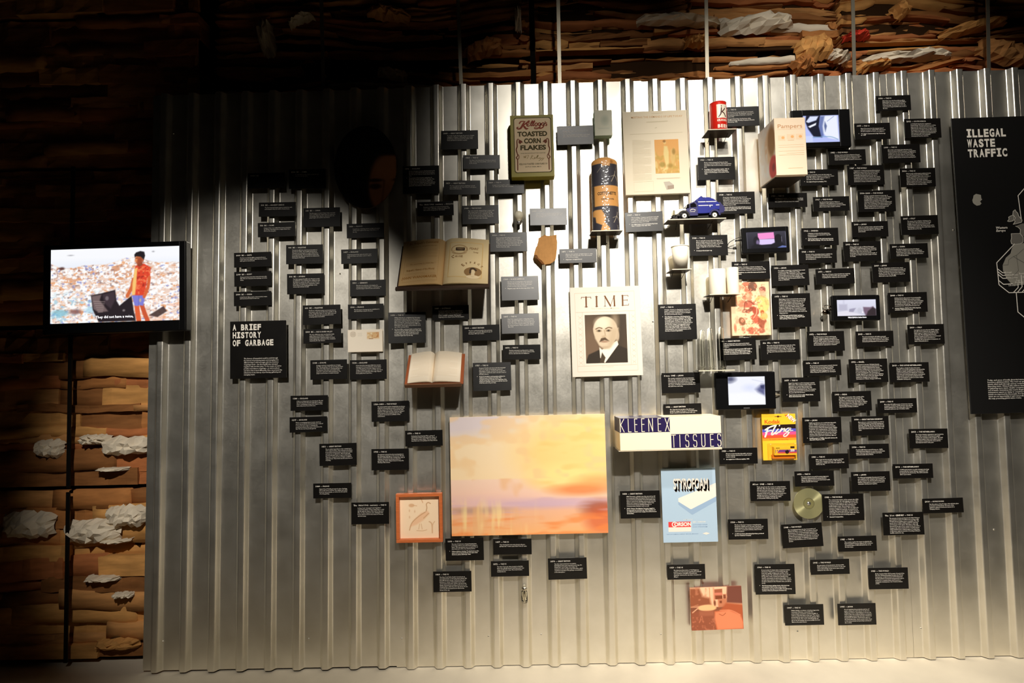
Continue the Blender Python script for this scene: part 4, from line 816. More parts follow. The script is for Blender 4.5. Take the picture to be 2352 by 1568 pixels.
script = [(W([(318, 290), (345, 255), (400, 248), (440, 258)]), [wd(30), wd(20), wd(16)]), (W([(425, 255), (385, 330), (340, 395), (290, 412), (262, 388), (290, 370)]), [wd(22), wd(44), wd(40), wd(26), wd(30), wd(16)]),
          (W([(520, 250), (450, 300), (395, 335)]), [wd(40), wd(30), wd(16)]), (W([(395, 330), (425, 375), (460, 412), (500, 400)]), [wd(18), wd(46), wd(36), wd(12)]),
          (W([(470, 330), (520, 305), (510, 268), (480, 290), (478, 345), (520, 352), (560, 320)]), [wd(12), wd(16), wd(22), wd(26), wd(30), wd(18), wd(10)]),
          (W([(560, 320), (600, 262), (590, 245), (562, 300), (566, 350), (600, 330)]), [wd(10), wd(16), wd(22), wd(30), wd(24), wd(10)]), (W([(600, 330), (642, 262), (632, 245), (602, 305), (608, 350), (640, 330)]), [wd(10), wd(16), wd(22), wd(30), wd(24), wd(10)]),
          (W([(700, 300), (668, 292), (642, 325), (660, 352), (690, 340), (700, 300)]), [wd(14), wd(18), wd(26), wd(20), wd(24), wd(14)]),
          (W([(770, 300), (735, 290), (712, 325), (730, 348), (758, 330), (772, 296), (745, 375), (690, 415), (632, 408), (650, 380), (700, 385)]), [wd(12), wd(18), wd(26), wd(18), wd(16), wd(24), wd(28), wd(24), wd(20), wd(14), wd(10)]),
          (W([(845, 300), (810, 290), (786, 325), (804, 348), (832, 330), (846, 296), (822, 375), (770, 412), (730, 405), (770, 392)]), [wd(12), wd(18), wd(26), wd(18), wd(16), wd(24), wd(28), wd(22), wd(16), wd(10)]),
          (W([(862, 262), (866, 280), (856, 290)]), [wd(16), wd(12), wd(6)]), (W([(902, 298), (876, 292), (872, 312), (894, 332), (886, 356), (860, 350)]), [wd(10), wd(16), wd(22), wd(24), wd(18), wd(14)])]
print_obj('script_lettering', stroke_geo(script), fy - 0.0009, M_REDINK, o)
stems = []
for sg, xx in ((1, 257), (-1, 922)):
    f = lambda x, z: (xx + sg * (x - 257), z)
    stems += [(W([f(257, 1298), f(257, 1080), f(232, 1030), f(262, 980), f(236, 860), f(257, 790), f(254, 690), f(268, 634), f(300, 640)]), [wd(22), wd(22), wd(22), wd(20), wd(24), wd(26), wd(24), wd(16), wd(14)]),
              (W([f(257, 1080), f(286, 1040), f(288, 990), f(262, 950), f(240, 900)]), [wd(12), wd(16), wd(14), wd(12), wd(8)])]
    stems.append((W([f(300, 645), f(315, 700), f(325, 725)]), [wd(10), wd(60), wd(26)])); stems.append((W([f(320, 660), f(345, 690), f(372, 700)]), [wd(20), wd(50), wd(12)]))
print_obj('printed_stems', stroke_geo(stems), fy - 0.0009, mat('stem_brown', (120, 58, 28), 0.7), o)
sig = [(W([(390, 1000), (400, 1040), (418, 1000), (425, 1040), (445, 985)]), wd(9)), (W([(460, 1060), (490, 990), (470, 985)]), wd(8)), (W([(530, 1070), (570, 985)]), wd(9)), (W([(590, 1000), (550, 1030), (590, 1066), (620, 1050), (628, 1030), (612, 1040), (622, 1062), (650, 1040), (690, 985), (655, 1060), (700, 985), (680, 1062), (720, 1050), (735, 1040), (715, 1060), (760, 1050), (735, 1090), (705, 1110), (780, 1058), (800, 1050), (785, 1085), (760, 1112), (825, 1050)]), wd(7))]
print_obj('signature', stroke_geo(sig), fy - 0.0009, mat('sig_ink', (150, 124, 60), 0.7), o)

# pale green packet
o, w, h, u, fy = board('paper_packet', 1365.5, 1406, 252, 312, -0.026, 0.04, mat('packet_green', (178, 206, 178), 0.55), 'small pale green packet on the brightest part of the wall', 'packet', bevel=0.002)
cv = Canvas(60, 90, (226, 224, 202)); cv.ell(35, 36, 14, 18, (200, 204, 184), 0.7, 8); cv.ell(35, 34, 7, 9, (190, 196, 176), 0.6, 5); cv.rect(12, 62, 50, 66, (206, 208, 188), 0.7, 2)
picture_obj('printed_face', cv, w * 0.98, h * 0.985, fy - 0.0004, P_PRINT, o, z0=-h * 0.4925)

# large cream advertisement
o, w, h, u, fy = board('printed_advertisement', 1433.5, 1581, 252.5, 447, -0.026, 0.02, mat('board_cream', (232, 218, 190), 0.6), 'large cream advertisement page with a small orange picture', 'advertisement', roll=-0.4)
k = 1 / 7.127
def c(zx, zy): return ((zx * k + 1420 - 1507) * u - (zy * k + 240 - 350) * u * 0.022, -(zy * k + 240 - 350) * u)
T = [dict(s='MEETING THE DEMANDS OF LIFE TODAY', x=c(640, 205)[0], z=c(640, 205)[1], size=6.4 * u, style='reg', align='c', sx=1.0)]
print_obj('printed_heading', text_geo(T), fy - 0.0004, mat('faded_orange', (216, 170, 116), 0.7), o)
S = [([c(475, 275), c(815, 268)], 2.0 * u), ([c(200, 470), c(1055, 462)], 0.8 * u), ([c(610, 378), c(635, 372)], 2 * u), ([c(560, 135), c(740, 130)], 1.0 * u)]
for i in range(34):
    y = 575 + 20 * i; S.append(([c(235, y), c(235 + (300 if i % 7 else 190), y - 2)], 0.55 * u))
for i in range(6): S.append(([c(620, 1215 + 9 * i), c(1000, 1212 + 9 * i)], 0.4 * u)) if i < 3 else None
S += [([c(245, 1265), c(560, 1260)], 0.5 * u), ([c(560, 1260), c(565, 1425)], 0.5 * u), ([c(565, 1425), c(250, 1430)], 0.5 * u), ([c(250, 1430), c(245, 1265)], 0.5 * u)]
print_obj('printed_lines', stroke_geo(S), fy - 0.0004, mat('faint_ink', (214, 200, 168), 0.7), o)
cv = Canvas(118, 160, (214, 158, 84)); cv.grad((226, 164, 92), (206, 160, 88))
cv.cloud((30, 22), (190, 156, 74), 0.45, 0.2, 0.8, 5, mask=np.clip((cv.Y - 50) / 30, 0, 1)); cv.cloud((16, 30), (228, 196, 130), 0.55, 0.15, 0.8, 8, mask=np.clip((cv.Y - 40) / 30, 0, 1))
cv.poly([(46, 30), (62, 32), (68, 60), (66, 120), (60, 140), (30, 150), (52, 128), (42, 70)], (226, 206, 140), 0.9, 6); cv.ell(50, 14, 7, 9, (224, 188, 120), 1, 3); cv.ell(48, 8, 7, 6, (150, 104, 50), 0.9, 3)
cv.poly([(78, 50), (96, 40), (100, 90), (86, 128), (74, 90)], (220, 184, 116), 0.7, 8); cv.ell(92, 58, 8, 14, (140, 110, 44), 0.7, 6); cv.ell(34, 118, 14, 12, (150, 126, 50), 0.7, 8); cv.ell(72, 124, 14, 9, (160, 128, 56), 0.7, 8); cv.blur(2)
x0_, z1_ = c(585, 575); x1_, z0_ = c(1003, 1138)
picture_obj('printed_picture', cv, x1_ - x0_ - 0.004, z1_ - z0_, fy - 0.0004, P_PRINT, o, x0=x0_ + 0.002, z0=z0_)
M_G1, M_G2 = mat('box_grey', (186, 176, 160), 0.7), mat('box_grey_dark', (158, 140, 122), 0.7)
print_obj('drawn_box', join_geo([poly_geo([c(728, 1280), c(822, 1272), c(897, 1335), c(897, 1395), c(775, 1412)])]), fy - 0.0004, M_G1, o)
print_obj('drawn_box_end', poly_geo([c(790, 1345), c(893, 1337), c(895, 1393), c(792, 1404)]), fy - 0.0008, M_G2, o)

# magazine cover with a bald man
o, w, h, u, fy = board('magazine_cover', 1312, 1473, 657.5, 863.5, -0.026, 0.012, mat('cover_white', (228, 216, 200), 0.55), 'cream magazine cover with a portrait of a bald man in a dark suit', 'magazine cover', roll=-0.2)
k = 1 / 6.533
def c(zx, zy): return ((zx * k + 1290 - 1392.5) * u - (zy * k + 640 - 760.5) * u * 0.012, -(zy * k + 640 - 760.5) * u)
M_CFRAME = mat('cover_frame', (214, 194, 172), 0.7)
ln = []
for a, b in (((205, 205), (1100, 190)), ((1100, 190), (1130, 1380)), ((1130, 1380), (232, 1385)), ((232, 1385), (205, 205)), ((222, 492), (1108, 487)), ((230, 1300), (1115, 1295)), ((318, 492), (325, 1300)), ((1020, 490), (1030, 1296))): ln.append(([c(*a), c(*b)], 0.9 * u))
for xx in (270, 1066):
    for i in range(9):
        y = 545 + 85 * i; d = 12
        ln += [([c(xx - 26 + d, y), c(xx + d, y + 30), c(xx + 28 + d, y)], 0.8 * u), ([c(xx - 22 + d, y + 55), c(xx + d, y + 22), c(xx + 24 + d, y + 55)], 0.8 * u)]
print_obj('printed_frame', stroke_geo(ln), fy - 0.0003, M_CFRAME, o)
# TIME in thick-and-thin roman capitals
def serif(ch, x0, x1, zt, zb, thick, thin):
    m = (x0 + x1) / 2; hs = 0.16 * (zb - zt); R = []
    def bar(a, b, wd): R.append(([c(*a), c(*b)], wd * k * u))
    if ch == 'T': bar((m, zt), (m, zb), thick); bar((x0, zt + 4), (x1, zt + 4), thin); bar((x0, zt), (x0 - 3, zt + 26), thin); bar((x1, zt), (x1 + 3, zt + 26), thin); bar((m - 22, zb), (m + 22, zb), thin)
    if ch == 'I': bar((m, zt), (m, zb), thick); bar((m - 18, zt), (m + 18, zt), thin); bar((m - 18, zb), (m + 18, zb), thin)
    if ch == 'M':
        bar((x0 + 6, zt), (x0 + 4, zb), thin); bar((x0 + 6, zt), (m + 10, zb), thick); bar((m + 10, zb), (x1 - 10, zt), thin); bar((x1 - 10, zt), (x1 - 4, zb), thick)
        for a in (x0 + 4, x1 - 6): bar((a - 14, zb), (a + 14, zb), thin)
        bar((x0 - 8, zt), (x0 + 10, zt), thin); bar((x1 - 14, zt), (x1 + 8, zt), thin)
    if ch == 'E':
        bar((x0 + 14, zt), (x0 + 14, zb), thick); bar((x0, zt), (x1, zt), thin); bar((x0, zb), (x1 + 4, zb), thin); bar((x0 + 14, (zt + zb) / 2 - 4), (x1 - 12, (zt + zb) / 2 - 4), thin)
        bar((x1, zt), (x1 + 4, zt + 20), thin); bar((x1 + 4, zb), (x1 + 8, zb - 24), thin); bar((x1 - 12, (zt + zb) / 2 - 14), (x1 - 12, (zt + zb) / 2 + 8), thin)
    return R
S = serif('T', 308, 448, 262, 412, 24, 8) + serif('I', 515, 555, 260, 410, 24, 8) + serif('M', 655, 808, 258, 408, 22, 7) + serif('E', 912, 1008, 255, 405, 24, 7)
print_obj('printed_title', stroke_geo(S), fy - 0.0004, mat('title_brown', (112, 72, 36), 0.7), o)
print_obj('printed_subtitle', text_geo([dict(s='The Weekly News-Magazine', x=c(660, 452)[0], z=c(660, 452)[1], size=5.4 * u, style='reg', align='c', sx=1.02), dict(s='DR. L. H. BAEKELAND', x=c(680, 1325)[0], z=c(680, 1325)[1], size=2.8 * u, style='reg', align='c')]), fy - 0.0004, M_CFRAME, o)
cv = Canvas(190, 224, (62, 50, 36)); kx = 190 / 622; kz = 224 / 728
def q(zx, zy): return ((zx - 350 - (zy - 535) * 0.016) * kx, (zy - 535) * kz)
cv.grad((72, 58, 42), (92, 72, 54)); cv.ell(*q(420, 1050), 60, 130, (124, 98, 76), 0.7, 60); cv.rect(100, 0, 190, 224, (58, 47, 34), 0.7, 60)
cv.poly([q(350, 1265), q(400, 1130), q(560, 1060), q(640, 1250), q(840, 1000), q(985, 1060), q(990, 1265)], (48, 38, 28), 1, 5)
cv.poly([q(560, 1020), q(600, 1060), q(830, 925), q(845, 990), q(640, 1262), q(570, 1180)], (244, 232, 212), 1, 2)
cv.poly([q(600, 1100), q(650, 1180), q(620, 1262), q(560, 1262)], (70, 56, 40), 1, 3)
cv.ell(*q(832, 850), 9, 27, (186, 164, 138), 1, 5); cv.ell(*q(655, 760), 55, 60, (214, 196, 168), 1, 5)
cv.poly([q(475, 740), q(850, 740), q(820, 900), q(740, 1020), q(640, 1055), q(560, 1000), q(500, 890)], (206, 186, 158), 1, 7)
cv.poly([q(740, 740), q(850, 760), q(815, 930), q(700, 1050), q(700, 900)], (176, 152, 122), 0.55, 22); cv.ell(*q(600, 660), 30, 26, (234, 220, 196), 0.7, 22); cv.ell(*q(800, 650), 16, 40, (188, 166, 138), 0.6, 20)
for ex, bx in ((560, 560), (700, 705)):
    cv.ell(*q(ex, 778), 11, 5, (120, 98, 72), 0.9, 4); cv.ell(*q(ex + 2, 776), 4.5, 4, (56, 44, 30), 1, 2); cv.line([q(bx - 46, 750), q(bx, 730), q(bx + 46, 742)], 5, (104, 80, 56), 0.85)
cv.line([q(640, 770), q(650, 850), q(610, 872)], 5, (168, 142, 112), 0.7); cv.ell(*q(635, 862), 12, 6, (190, 166, 136), 0.7, 5)
cv.poly([q(562, 948), q(590, 890), q(650, 878), q(712, 935), q(640, 918)], (86, 66, 46), 1, 4); cv.ell(*q(640, 942), 17, 4, (150, 112, 88), 0.8, 3); cv.ell(*q(650, 1030), 22, 7, (176, 152, 124), 0.6, 7)
cv.blur(1)
x0_, z1_ = c(350, 535); x1_, z0_ = c(985, 1262)
picture_obj('printed_portrait', cv, x1_ - x0_ - 0.001, z1_ - z0_, fy - 0.0005, P_PRINT, o, x0=x0_, z0=z0_)

# sunset print: a generic stand-in, sky and water only
o, w, h, u, fy = board('seascape_print', 1035, 1392.5, 955, 1225, -0.026, 0.016, mat('print_edge', (236, 214, 180), 0.6), 'large warm yellow and orange sunset seascape print', 'art print')
cv = Canvas(300, 226, (250, 226, 184)); cv.grad((250, 228, 192), (252, 222, 178), 0, 120); cv.grad((250, 214, 190), (244, 196, 176), 120, 172); cv.grad((240, 186, 156), (252, 184, 120), 172, 226)
cv.ell(0, 0, 130, 40, (218, 206, 216), 0.8, 30); cv.ell(250, 70, 120, 70, (252, 214, 126), 0.75, 50); cv.ell(215, 118, 60, 24, (255, 230, 150), 0.8, 20)
cv.cloud((46, 14), (250, 200, 120), 0.55, 0.2, 0.6, 3, mask=((cv.Y < 140) & (cv.X > 130)) * np.clip((cv.X - 130) / 60, 0, 1)); cv.cloud((34, 22), (246, 204, 150), 0.56, 0.15, 0.6, 9, mask=(cv.Y < 120) * 1.0)
cv.ell(250, 142, 55, 10, (244, 128, 72), 0.75, 10); cv.ell(280, 128, 40, 12, (250, 160, 92), 0.6, 14); cv.ell(180, 167, 110, 9, (206, 174, 196), 0.75, 10); cv.ell(60, 160, 80, 8, (232, 190, 190), 0.6, 12)
cv.ell(40, 178, 60, 6, (180, 146, 132), 0.7, 8); cv.ell(285, 178, 34, 16, (150, 84, 70), 0.75, 16); cv.ell(292, 200, 36, 26, (214, 96, 56), 0.7, 20)
cv.cloud((50, 7), (246, 142, 76), 0.48, 0.25, 0.7, 21, mask=np.clip((cv.Y - 176) / 20, 0, 1)); cv.cloud((9, 60), (255, 226, 160), 0.55, 0.2, 0.7, 25, mask=np.clip((cv.Y - 150) / 30, 0, 1) * np.clip((170 - cv.X) / 60, 0, 1))
cv.cloud((60, 5), (214, 176, 190), 0.6, 0.15, 0.5, 31, mask=((cv.Y > 155) & (cv.Y < 185)) * 1.0); cv.cloud((26, 34), (240, 184, 130), 0.55, 0.2, 0.6, 41, mask=((cv.Y > 118) & (cv.X > 40) & (cv.X < 140)) * 1.0); cv.blur(2)
picture_obj('printed_picture', cv, w, h, fy - 0.0004, P_GLOSS, o, z0=-h / 2)

# framed bird drawing
o, w, h, u, fy = board('framed_drawing', 911.7, 1017.5, 1131.5, 1241.5, -0.027, 0.004, mat('frame_back', (90, 60, 40), 0.8), 'square orange wooden frame holding a pale drawing of a bird', 'framed drawing', bevel=0.0)
M_FRAME = grain(mat('frame_wood', (206, 110, 58), 0.45), 30, 0.85, 1.08, stretch=(1, 1, 6))
fw, fd = 7.2 * u, 0.026
for x0_, x1_, z0_, z1_ in ((-w / 2, w / 2, h / 2 - fw, h / 2), (-w / 2, w / 2, -h / 2, -h / 2 + fw), (-w / 2, -w / 2 + fw, -h / 2 + fw, h / 2 - fw), (w / 2 - fw, w / 2, -h / 2 + fw, h / 2 - fw)): box('frame_rail', x0_, x1_, -fd, 0.001, z0_, z1_, M_FRAME, o, 0.0015)
cv = Canvas(190, 196, (250, 222, 186)); k = 2.05 / 10.45
def q(zx, zy): return ((zx - 190) * k, (zy - 330) * k)
cv.poly([q(420, 1060), q(520, 900), q(700, 740), q(860, 690), q(900, 760), q(760, 900), q(600, 1000)], (240, 190, 148), 0.8, 8); cv.line([q(820, 700), q(840, 620), q(830, 540), q(870, 500), q(925, 525)], 4, (196, 150, 108), 0.9); cv.line([q(800, 720), q(680, 790), q(560, 880), q(470, 980), q(420, 1130)], 4, (206, 158, 114), 0.9)
cv.line([q(760, 860), q(880, 750)], 4, (206, 158, 112), 0.8); cv.line([q(660, 990), q(640, 1110)], 3, (216, 172, 128), 0.8); cv.line([q(700, 990), q(720, 1110)], 3, (216, 172, 128), 0.8); cv.line([q(590, 1140), q(720, 1150), q(830, 1130)], 3, (212, 168, 124), 0.8)
cv.ell(*q(475, 560), 13, 8, (222, 176, 132), 0.9, 4); cv.line([q(520, 560), q(600, 572)], 3, (216, 168, 122), 0.8); cv.line([q(890, 940), q(950, 1000), q(960, 1200)], 5, (212, 166, 122), 0.8); cv.line([q(1020, 940), q(970, 1020), q(960, 1200)], 4, (220, 176, 134), 0.8)
cv.line([q(690, 380), q(745, 500)], 4, (214, 164, 118), 0.8); cv.line([q(440, 420), q(640, 410), q(760, 385)], 3, (222, 178, 136), 0.8)
for zx, zy in ((425, 680), (550, 700), (425, 830)): cv.ell(*q(zx, zy), 3, 6, (226, 184, 142), 0.8, 3)
cv.blur(2); picture_obj('bird_drawing', cv, w - 2 * fw + 0.004, h - 2 * fw + 0.004, fy - 0.0006, P_PRINT, o, z0=-h / 2 + fw - 0.002)

# red-brown photo print
o, w, h, u, fy = board('photo_print', 1586.5, 1705.2, 1348.2, 1444.5, -0.026, 0.006, mat('photo_edge', (150, 84, 60), 0.6), 'small red-brown photo print low on the wall', 'photo print', roll=-0.9)
cv = Canvas(236, 192, (140, 82, 58)); k = 1.985 / 12.06
def q(zx, zy): return ((zx - 160 - (zy - 245) * 0.065) * k, (zy - 222) * k)
cv.grad((250, 208, 168), (250, 190, 150), 0, 90); cv.poly([q(160, 245), q(430, 245), q(520, 470), q(720, 520), q(760, 700), q(160, 760)], (156, 88, 58), 1, 12); cv.cloud(14, (206, 130, 96), 0.55, 0.2, 0.7, 3, mask=(cv.Y < 60) * (cv.X < 90) * 1.0)
cv.poly([q(1190, 205), q(1640, 180), q(1640, 700), q(1180, 660)], (126, 72, 58), 1, 8); cv.poly([q(840, 290), q(1060, 280), q(1070, 560), q(850, 560)], (172, 96, 66), 1, 4); cv.rect(*q(850, 380), *q(1060, 450), (222, 130, 104), 1); cv.rect(*q(880, 470), *q(1070, 560), (136, 70, 42), 1)
cv.poly([q(940, 560), q(1180, 540), q(1190, 760), q(960, 780)], (206, 128, 92), 1, 4); cv.rect(*q(990, 600), *q(1060, 670), (138, 72, 46), 1); cv.rect(*q(1085, 440), *q(1165, 545), (146, 78, 52), 1); cv.line([q(1080, 430), q(1170, 430), q(1190, 500), q(1170, 560)], 3, (224, 146, 112), 1, False)
cv.line([q(705, 240), q(730, 640)], 2.5, (206, 128, 84), 0.9); cv.rect(*q(800, 240), *q(860, 640), (232, 146, 110), 0.8, 5)
cv.poly([q(200, 880), q(880, 870), q(880, 1420), q(200, 1420)], (156, 86, 60), 1, 10); cv.poly([q(1180, 660), q(1640, 720), q(1640, 1380), q(900, 1400), q(860, 880), q(1000, 860)], (186, 92, 56), 1, 10); cv.poly([q(870, 900), q(1250, 860), q(1560, 1000), q(1650, 1200), q(1650, 1370), q(940, 1390), q(860, 1080)], (244, 140, 98), 1, 10)
cv.ell(*q(650, 785), 42, 14, (254, 196, 140), 1, 3); cv.line([q(390, 790), q(250, 900)], 5, (240, 180, 140), 0.9); cv.line([q(210, 745), q(400, 690)], 3, (214, 140, 104), 0.8); cv.rect(*q(430, 860), *q(840, 1000), (178, 104, 76), 0.8, 8)
cv.line([q(980, 960), q(1080, 1000), q(1160, 940)], 3, (160, 82, 50), 0.8); cv.cloud(9, (206, 122, 90), 0.6, 0.15, 0.6, 12, mask=(cv.Y > 130) * (cv.X < 110) * 1.0); cv.line([q(440, 1180), q(500, 1000), q(540, 1160)], 3, (212, 128, 94), 0.8); cv.ell(*q(860, 660), 5, 12, (120, 60, 36), 0.9, 4); cv.ell(*q(915, 670), 4, 11, (240, 180, 140), 0.9, 4)
cv.line([q(1000, 860), q(1300, 870), q(1560, 1000)], 4, (250, 160, 118), 0.6); cv.blur(1)
picture_obj('printed_picture', cv, w, h, fy - 0.0004, P_GLOSS, o, z0=-h / 2)

# collage print
o, w, h, u, fy = board('collage_print', 1679.8, 1768.2, 647.2, 770, -0.026, 0.008, mat('collage_edge', (246, 206, 172), 0.6), 'orange and pink collage print of crowded figures', 'collage print')
cv = Canvas(178, 246, (250, 206, 166)); k = 2.01 / 8.25
def q(zx, zy): return ((zx - 80 - (zy - 470) * 0.012) * k, (zy - 470) * k)
B = [(380, 560, 100, 95, (206, 112, 84)), (500, 560, 85, 95, (110, 74, 58)), (680, 620, 65, 60, (140, 72, 62)), (660, 690, 80, 60, (250, 206, 170)), (640, 790, 110, 60, (250, 182, 110)), (690, 900, 110, 150, (250, 202, 120)), (420, 730, 80, 80, (230, 148, 112)), (400, 720, 34, 38, (246, 180, 140)),
     (300, 880, 120, 70, (216, 128, 96)), (430, 890, 100, 80, (190, 96, 74)), (260, 980, 90, 40, (240, 176, 138)), (400, 1000, 115, 45, (140, 72, 52)), (540, 1010, 60, 90, (170, 70, 48)), (520, 1170, 90, 85, (226, 92, 66)), (660, 1240, 85, 110, (160, 80, 54)), (690, 1120, 75, 70, (250, 184, 106)), (665, 1040, 36, 36, (180, 92, 44)),
     (280, 1210, 60, 80, (134, 82, 54)), (285, 1195, 28, 34, (236, 168, 132)), (150, 1330, 26, 80, (196, 120, 88)), (180, 1210, 24, 50, (226, 160, 128)), (440, 1270, 70, 90, (248, 198, 150)), (480, 1390, 110, 70, (196, 104, 76)), (530, 1390, 44, 44, (238, 164, 124)), (300, 1350, 34, 44, (206, 128, 96)), (640, 1390, 70, 50, (176, 96, 70)), (740, 1310, 44, 90, (250, 200, 150)), (230, 800, 70, 60, (244, 170, 122)), (255, 570, 40, 50, (236, 150, 118))]
for zx, zy, rx_, rz_, cc in B: cv.ell(*q(zx, zy), rx_ * k, rz_ * k, cc, 0.92, 4, rot=(zx % 7) * 0.12 - 0.4)
m_ = np.clip(1.25 - np.abs(cv.X - 92) / 72, 0, 1) * (cv.Y > 10)
cv.cloud(13, (214, 118, 86), 0.6, 0.12, 0.75, 5, mask=m_); cv.cloud(11, (254, 220, 176), 0.62, 0.1, 0.85, 6, mask=m_); cv.cloud(8, (120, 62, 42), 0.68, 0.1, 0.7, 7, mask=m_)
cv.line([q(330, 1000), q(350, 850), q(440, 840), q(520, 900)], 4, (120, 62, 44), 0.8); cv.line([q(560, 900), q(560, 1050), q(500, 1150)], 5, (246, 190, 150), 0.7); cv.blur(2)
picture_obj('printed_picture', cv, w, h, fy - 0.0004, P_PRINT, o, z0=-h / 2)

# blue leaflet
o, w, h, u, fy = board('leaflet', 1521, 1645.8, 1076, 1243.6, -0.026, 0.006, mat('leaflet_blue', (176, 200, 220), 0.5), 'pale blue leaflet with a white foam slab and big white lettering', 'leaflet')
k = 1 / 7.84
def c(zx, zy): return ((zx * k + 1500 - 1583.4) * u - (zy * k + 1060 - 1159.8) * u * 0.008, -(zy * k + 1060 - 1159.8) * u)
print_obj('slab_side', poly_geo([c(458, 690), c(690, 850), c(1140, 630), c(1140, 720), c(700, 955), c(458, 770)]), fy - 0.0003, mat('slab_blue', (152, 178, 206), 0.6), o)
print_obj('slab_top', poly_geo([c(458, 655), c(1140, 395), c(1140, 635), c(690, 852), c(670, 852), c(458, 715)]), fy - 0.0005, M_WHITE, o)
sz = 185 * k * u / 0.72; tw = text_width('STYROFOAM', sz, 'bold_hi'); sxx = 630 * k * u / tw
sh = [dict(s='STYROFOAM', x=c(375 + 5 * i, 488 + 9 * i)[0], z=c(375, 488 + 9 * i)[1], size=sz, style='bold_hi', sx=sxx) for i in range(1, 6)]
print_obj('lettering_shade', text_geo(sh), fy - 0.0007, mat('shade_brown', (82, 60, 40), 0.6), o)
print_obj('lettering', text_geo([dict(s='STYROFOAM', x=c(375, 488)[0], z=c(375, 488)[1], size=sz, style='bold_hi', sx=sxx)]), fy - 0.0010, M_WHITE, o)
print_obj('logo_red', rect_geo(*c(268, 1168), *c(670, 1072)), fy - 0.0003, mat('logo_red', (226, 62, 60), 0.6), o)
print_obj('logo_white', join_geo([rect_geo(*c(266, 1248), *c(672, 1168)), ellipse_geo(*c(940, 1288), 65 * k * u, 22 * k * u, 4)]), fy - 0.0003, mat('logo_white', (244, 228, 214), 0.6), o)
ring_ = [(c(375 + 40 * math.cos(a), 1118 + 40 * math.sin(a))) for a in np.linspace(-0.7, -5.6, 14)]
tx = [dict(s='ORSON', x=c(372, 1146)[0], z=c(372, 1146)[1], size=62 * k * u / 0.72, style='black_hi', sx=1.02), dict(s='FOAM PLASTIC', x=c(620, 1044)[0], z=c(620, 1044)[1], size=3.2 * u, style='reg', align='c'), dict(s='GEO. CORSON', x=c(700, 1092)[0], z=c(700, 1092)[1], size=4.2 * u, style='bold', sx=1.05)]
print_obj('logo_lettering', join_geo([text_geo(tx), stroke_geo([(ring_, 16 * k * u)])]), fy - 0.0006, M_WHITE, o)
print_obj('small_print', text_geo([dict(s='AUTHORIZED DEALER', x=c(700, 1140)[0], z=c(700, 1140)[1], size=3.2 * u, style='reg', sx=1.05), dict(s='DOW STYROFOAM', x=c(700, 1178)[0], z=c(700, 1178)[1], size=3.2 * u, style='reg', sx=1.2), dict(s='THE DOW CHEMICAL COMPANY  MIDLAND, MICHIGAN', x=c(228, 1298)[0], z=c(228, 1298)[1], size=2.6 * u, style='reg', sx=1.1)]), fy - 0.0004, mat('leaflet_ink', (110, 140, 180), 0.6), o)

# torn cardboard scrap
pts = [(555, 830), (600, 805), (655, 775), (690, 797), (760, 795), (850, 780), (848, 840), (858, 905), (850, 1000), (838, 1100), (830, 1150), (822, 1190), (780, 1230), (740, 1255), (660, 1265), (600, 1272), (560, 1222), (520, 1180), (490, 1150), (473, 1090), (490, 1030), (505, 985), (530, 950), (545, 890)]
Yc = -0.034; Cc = place(1253, 573, Yc); uc = px_size(1253, 573, Yc); V = []; n = len(pts)
bm = bmesh.new(); lay = []
for yy, ins in ((-0.003, 1.0), (0.003, 0.97)):
    lay.append([bm.verts.new((((x / 7.127 + 1160 - 1253) * uc) * ins, yy + 0.0015 * math.sin(i * 2.3), -((z / 7.127 + 430 - 573) * uc) * ins)) for i, (x, z) in enumerate(pts)])
f0 = bm.faces.new(lay[0][::-1]); bm.faces.new(lay[1])
for i in range(n): bm.faces.new((lay[0][i], lay[0][(i + 1) % n], lay[1][(i + 1) % n], lay[1][i]))
bmesh.ops.triangulate(bm, faces=bm.faces[:]); bmesh.ops.subdivide_edges(bm, edges=bm.edges[:], cuts=1); bmesh.ops.recalc_face_normals(bm, faces=bm.faces[:])
for v in bm.verts: v.co.y += 0.0016 * math.sin(v.co.x * 90 + v.co.z * 40)
M_KRAFT = grain(mat('kraft', (196, 144, 88), 0.9, spec=0.1), 60, 0.93, 1.04, bump=0.2)
o = bm_obj('cardboard_scrap', bm, M_KRAFT, None, False, Cc + [0, 0.0, 0]); tag(o, 'torn brown scrap of corrugated cardboard', 'cardboard scrap')
lowp = [(478, 1100), (500, 1150), (560, 1215), (600, 1262), (640, 1262), (595, 1200), (545, 1165), (520, 1110)]
print_obj('torn_edge', poly_geo([(((x / 7.127 + 1160 - 1253) * uc), -((z / 7.127 + 430 - 573) * uc)) for x, z in lowp]), -0.0062, mat('torn_dark', (120, 74, 34), 0.9), o)
box('spacer_block', -0.012, 0.012, 0.002, 0.0105, -0.012, 0.012, M_DARK, o)
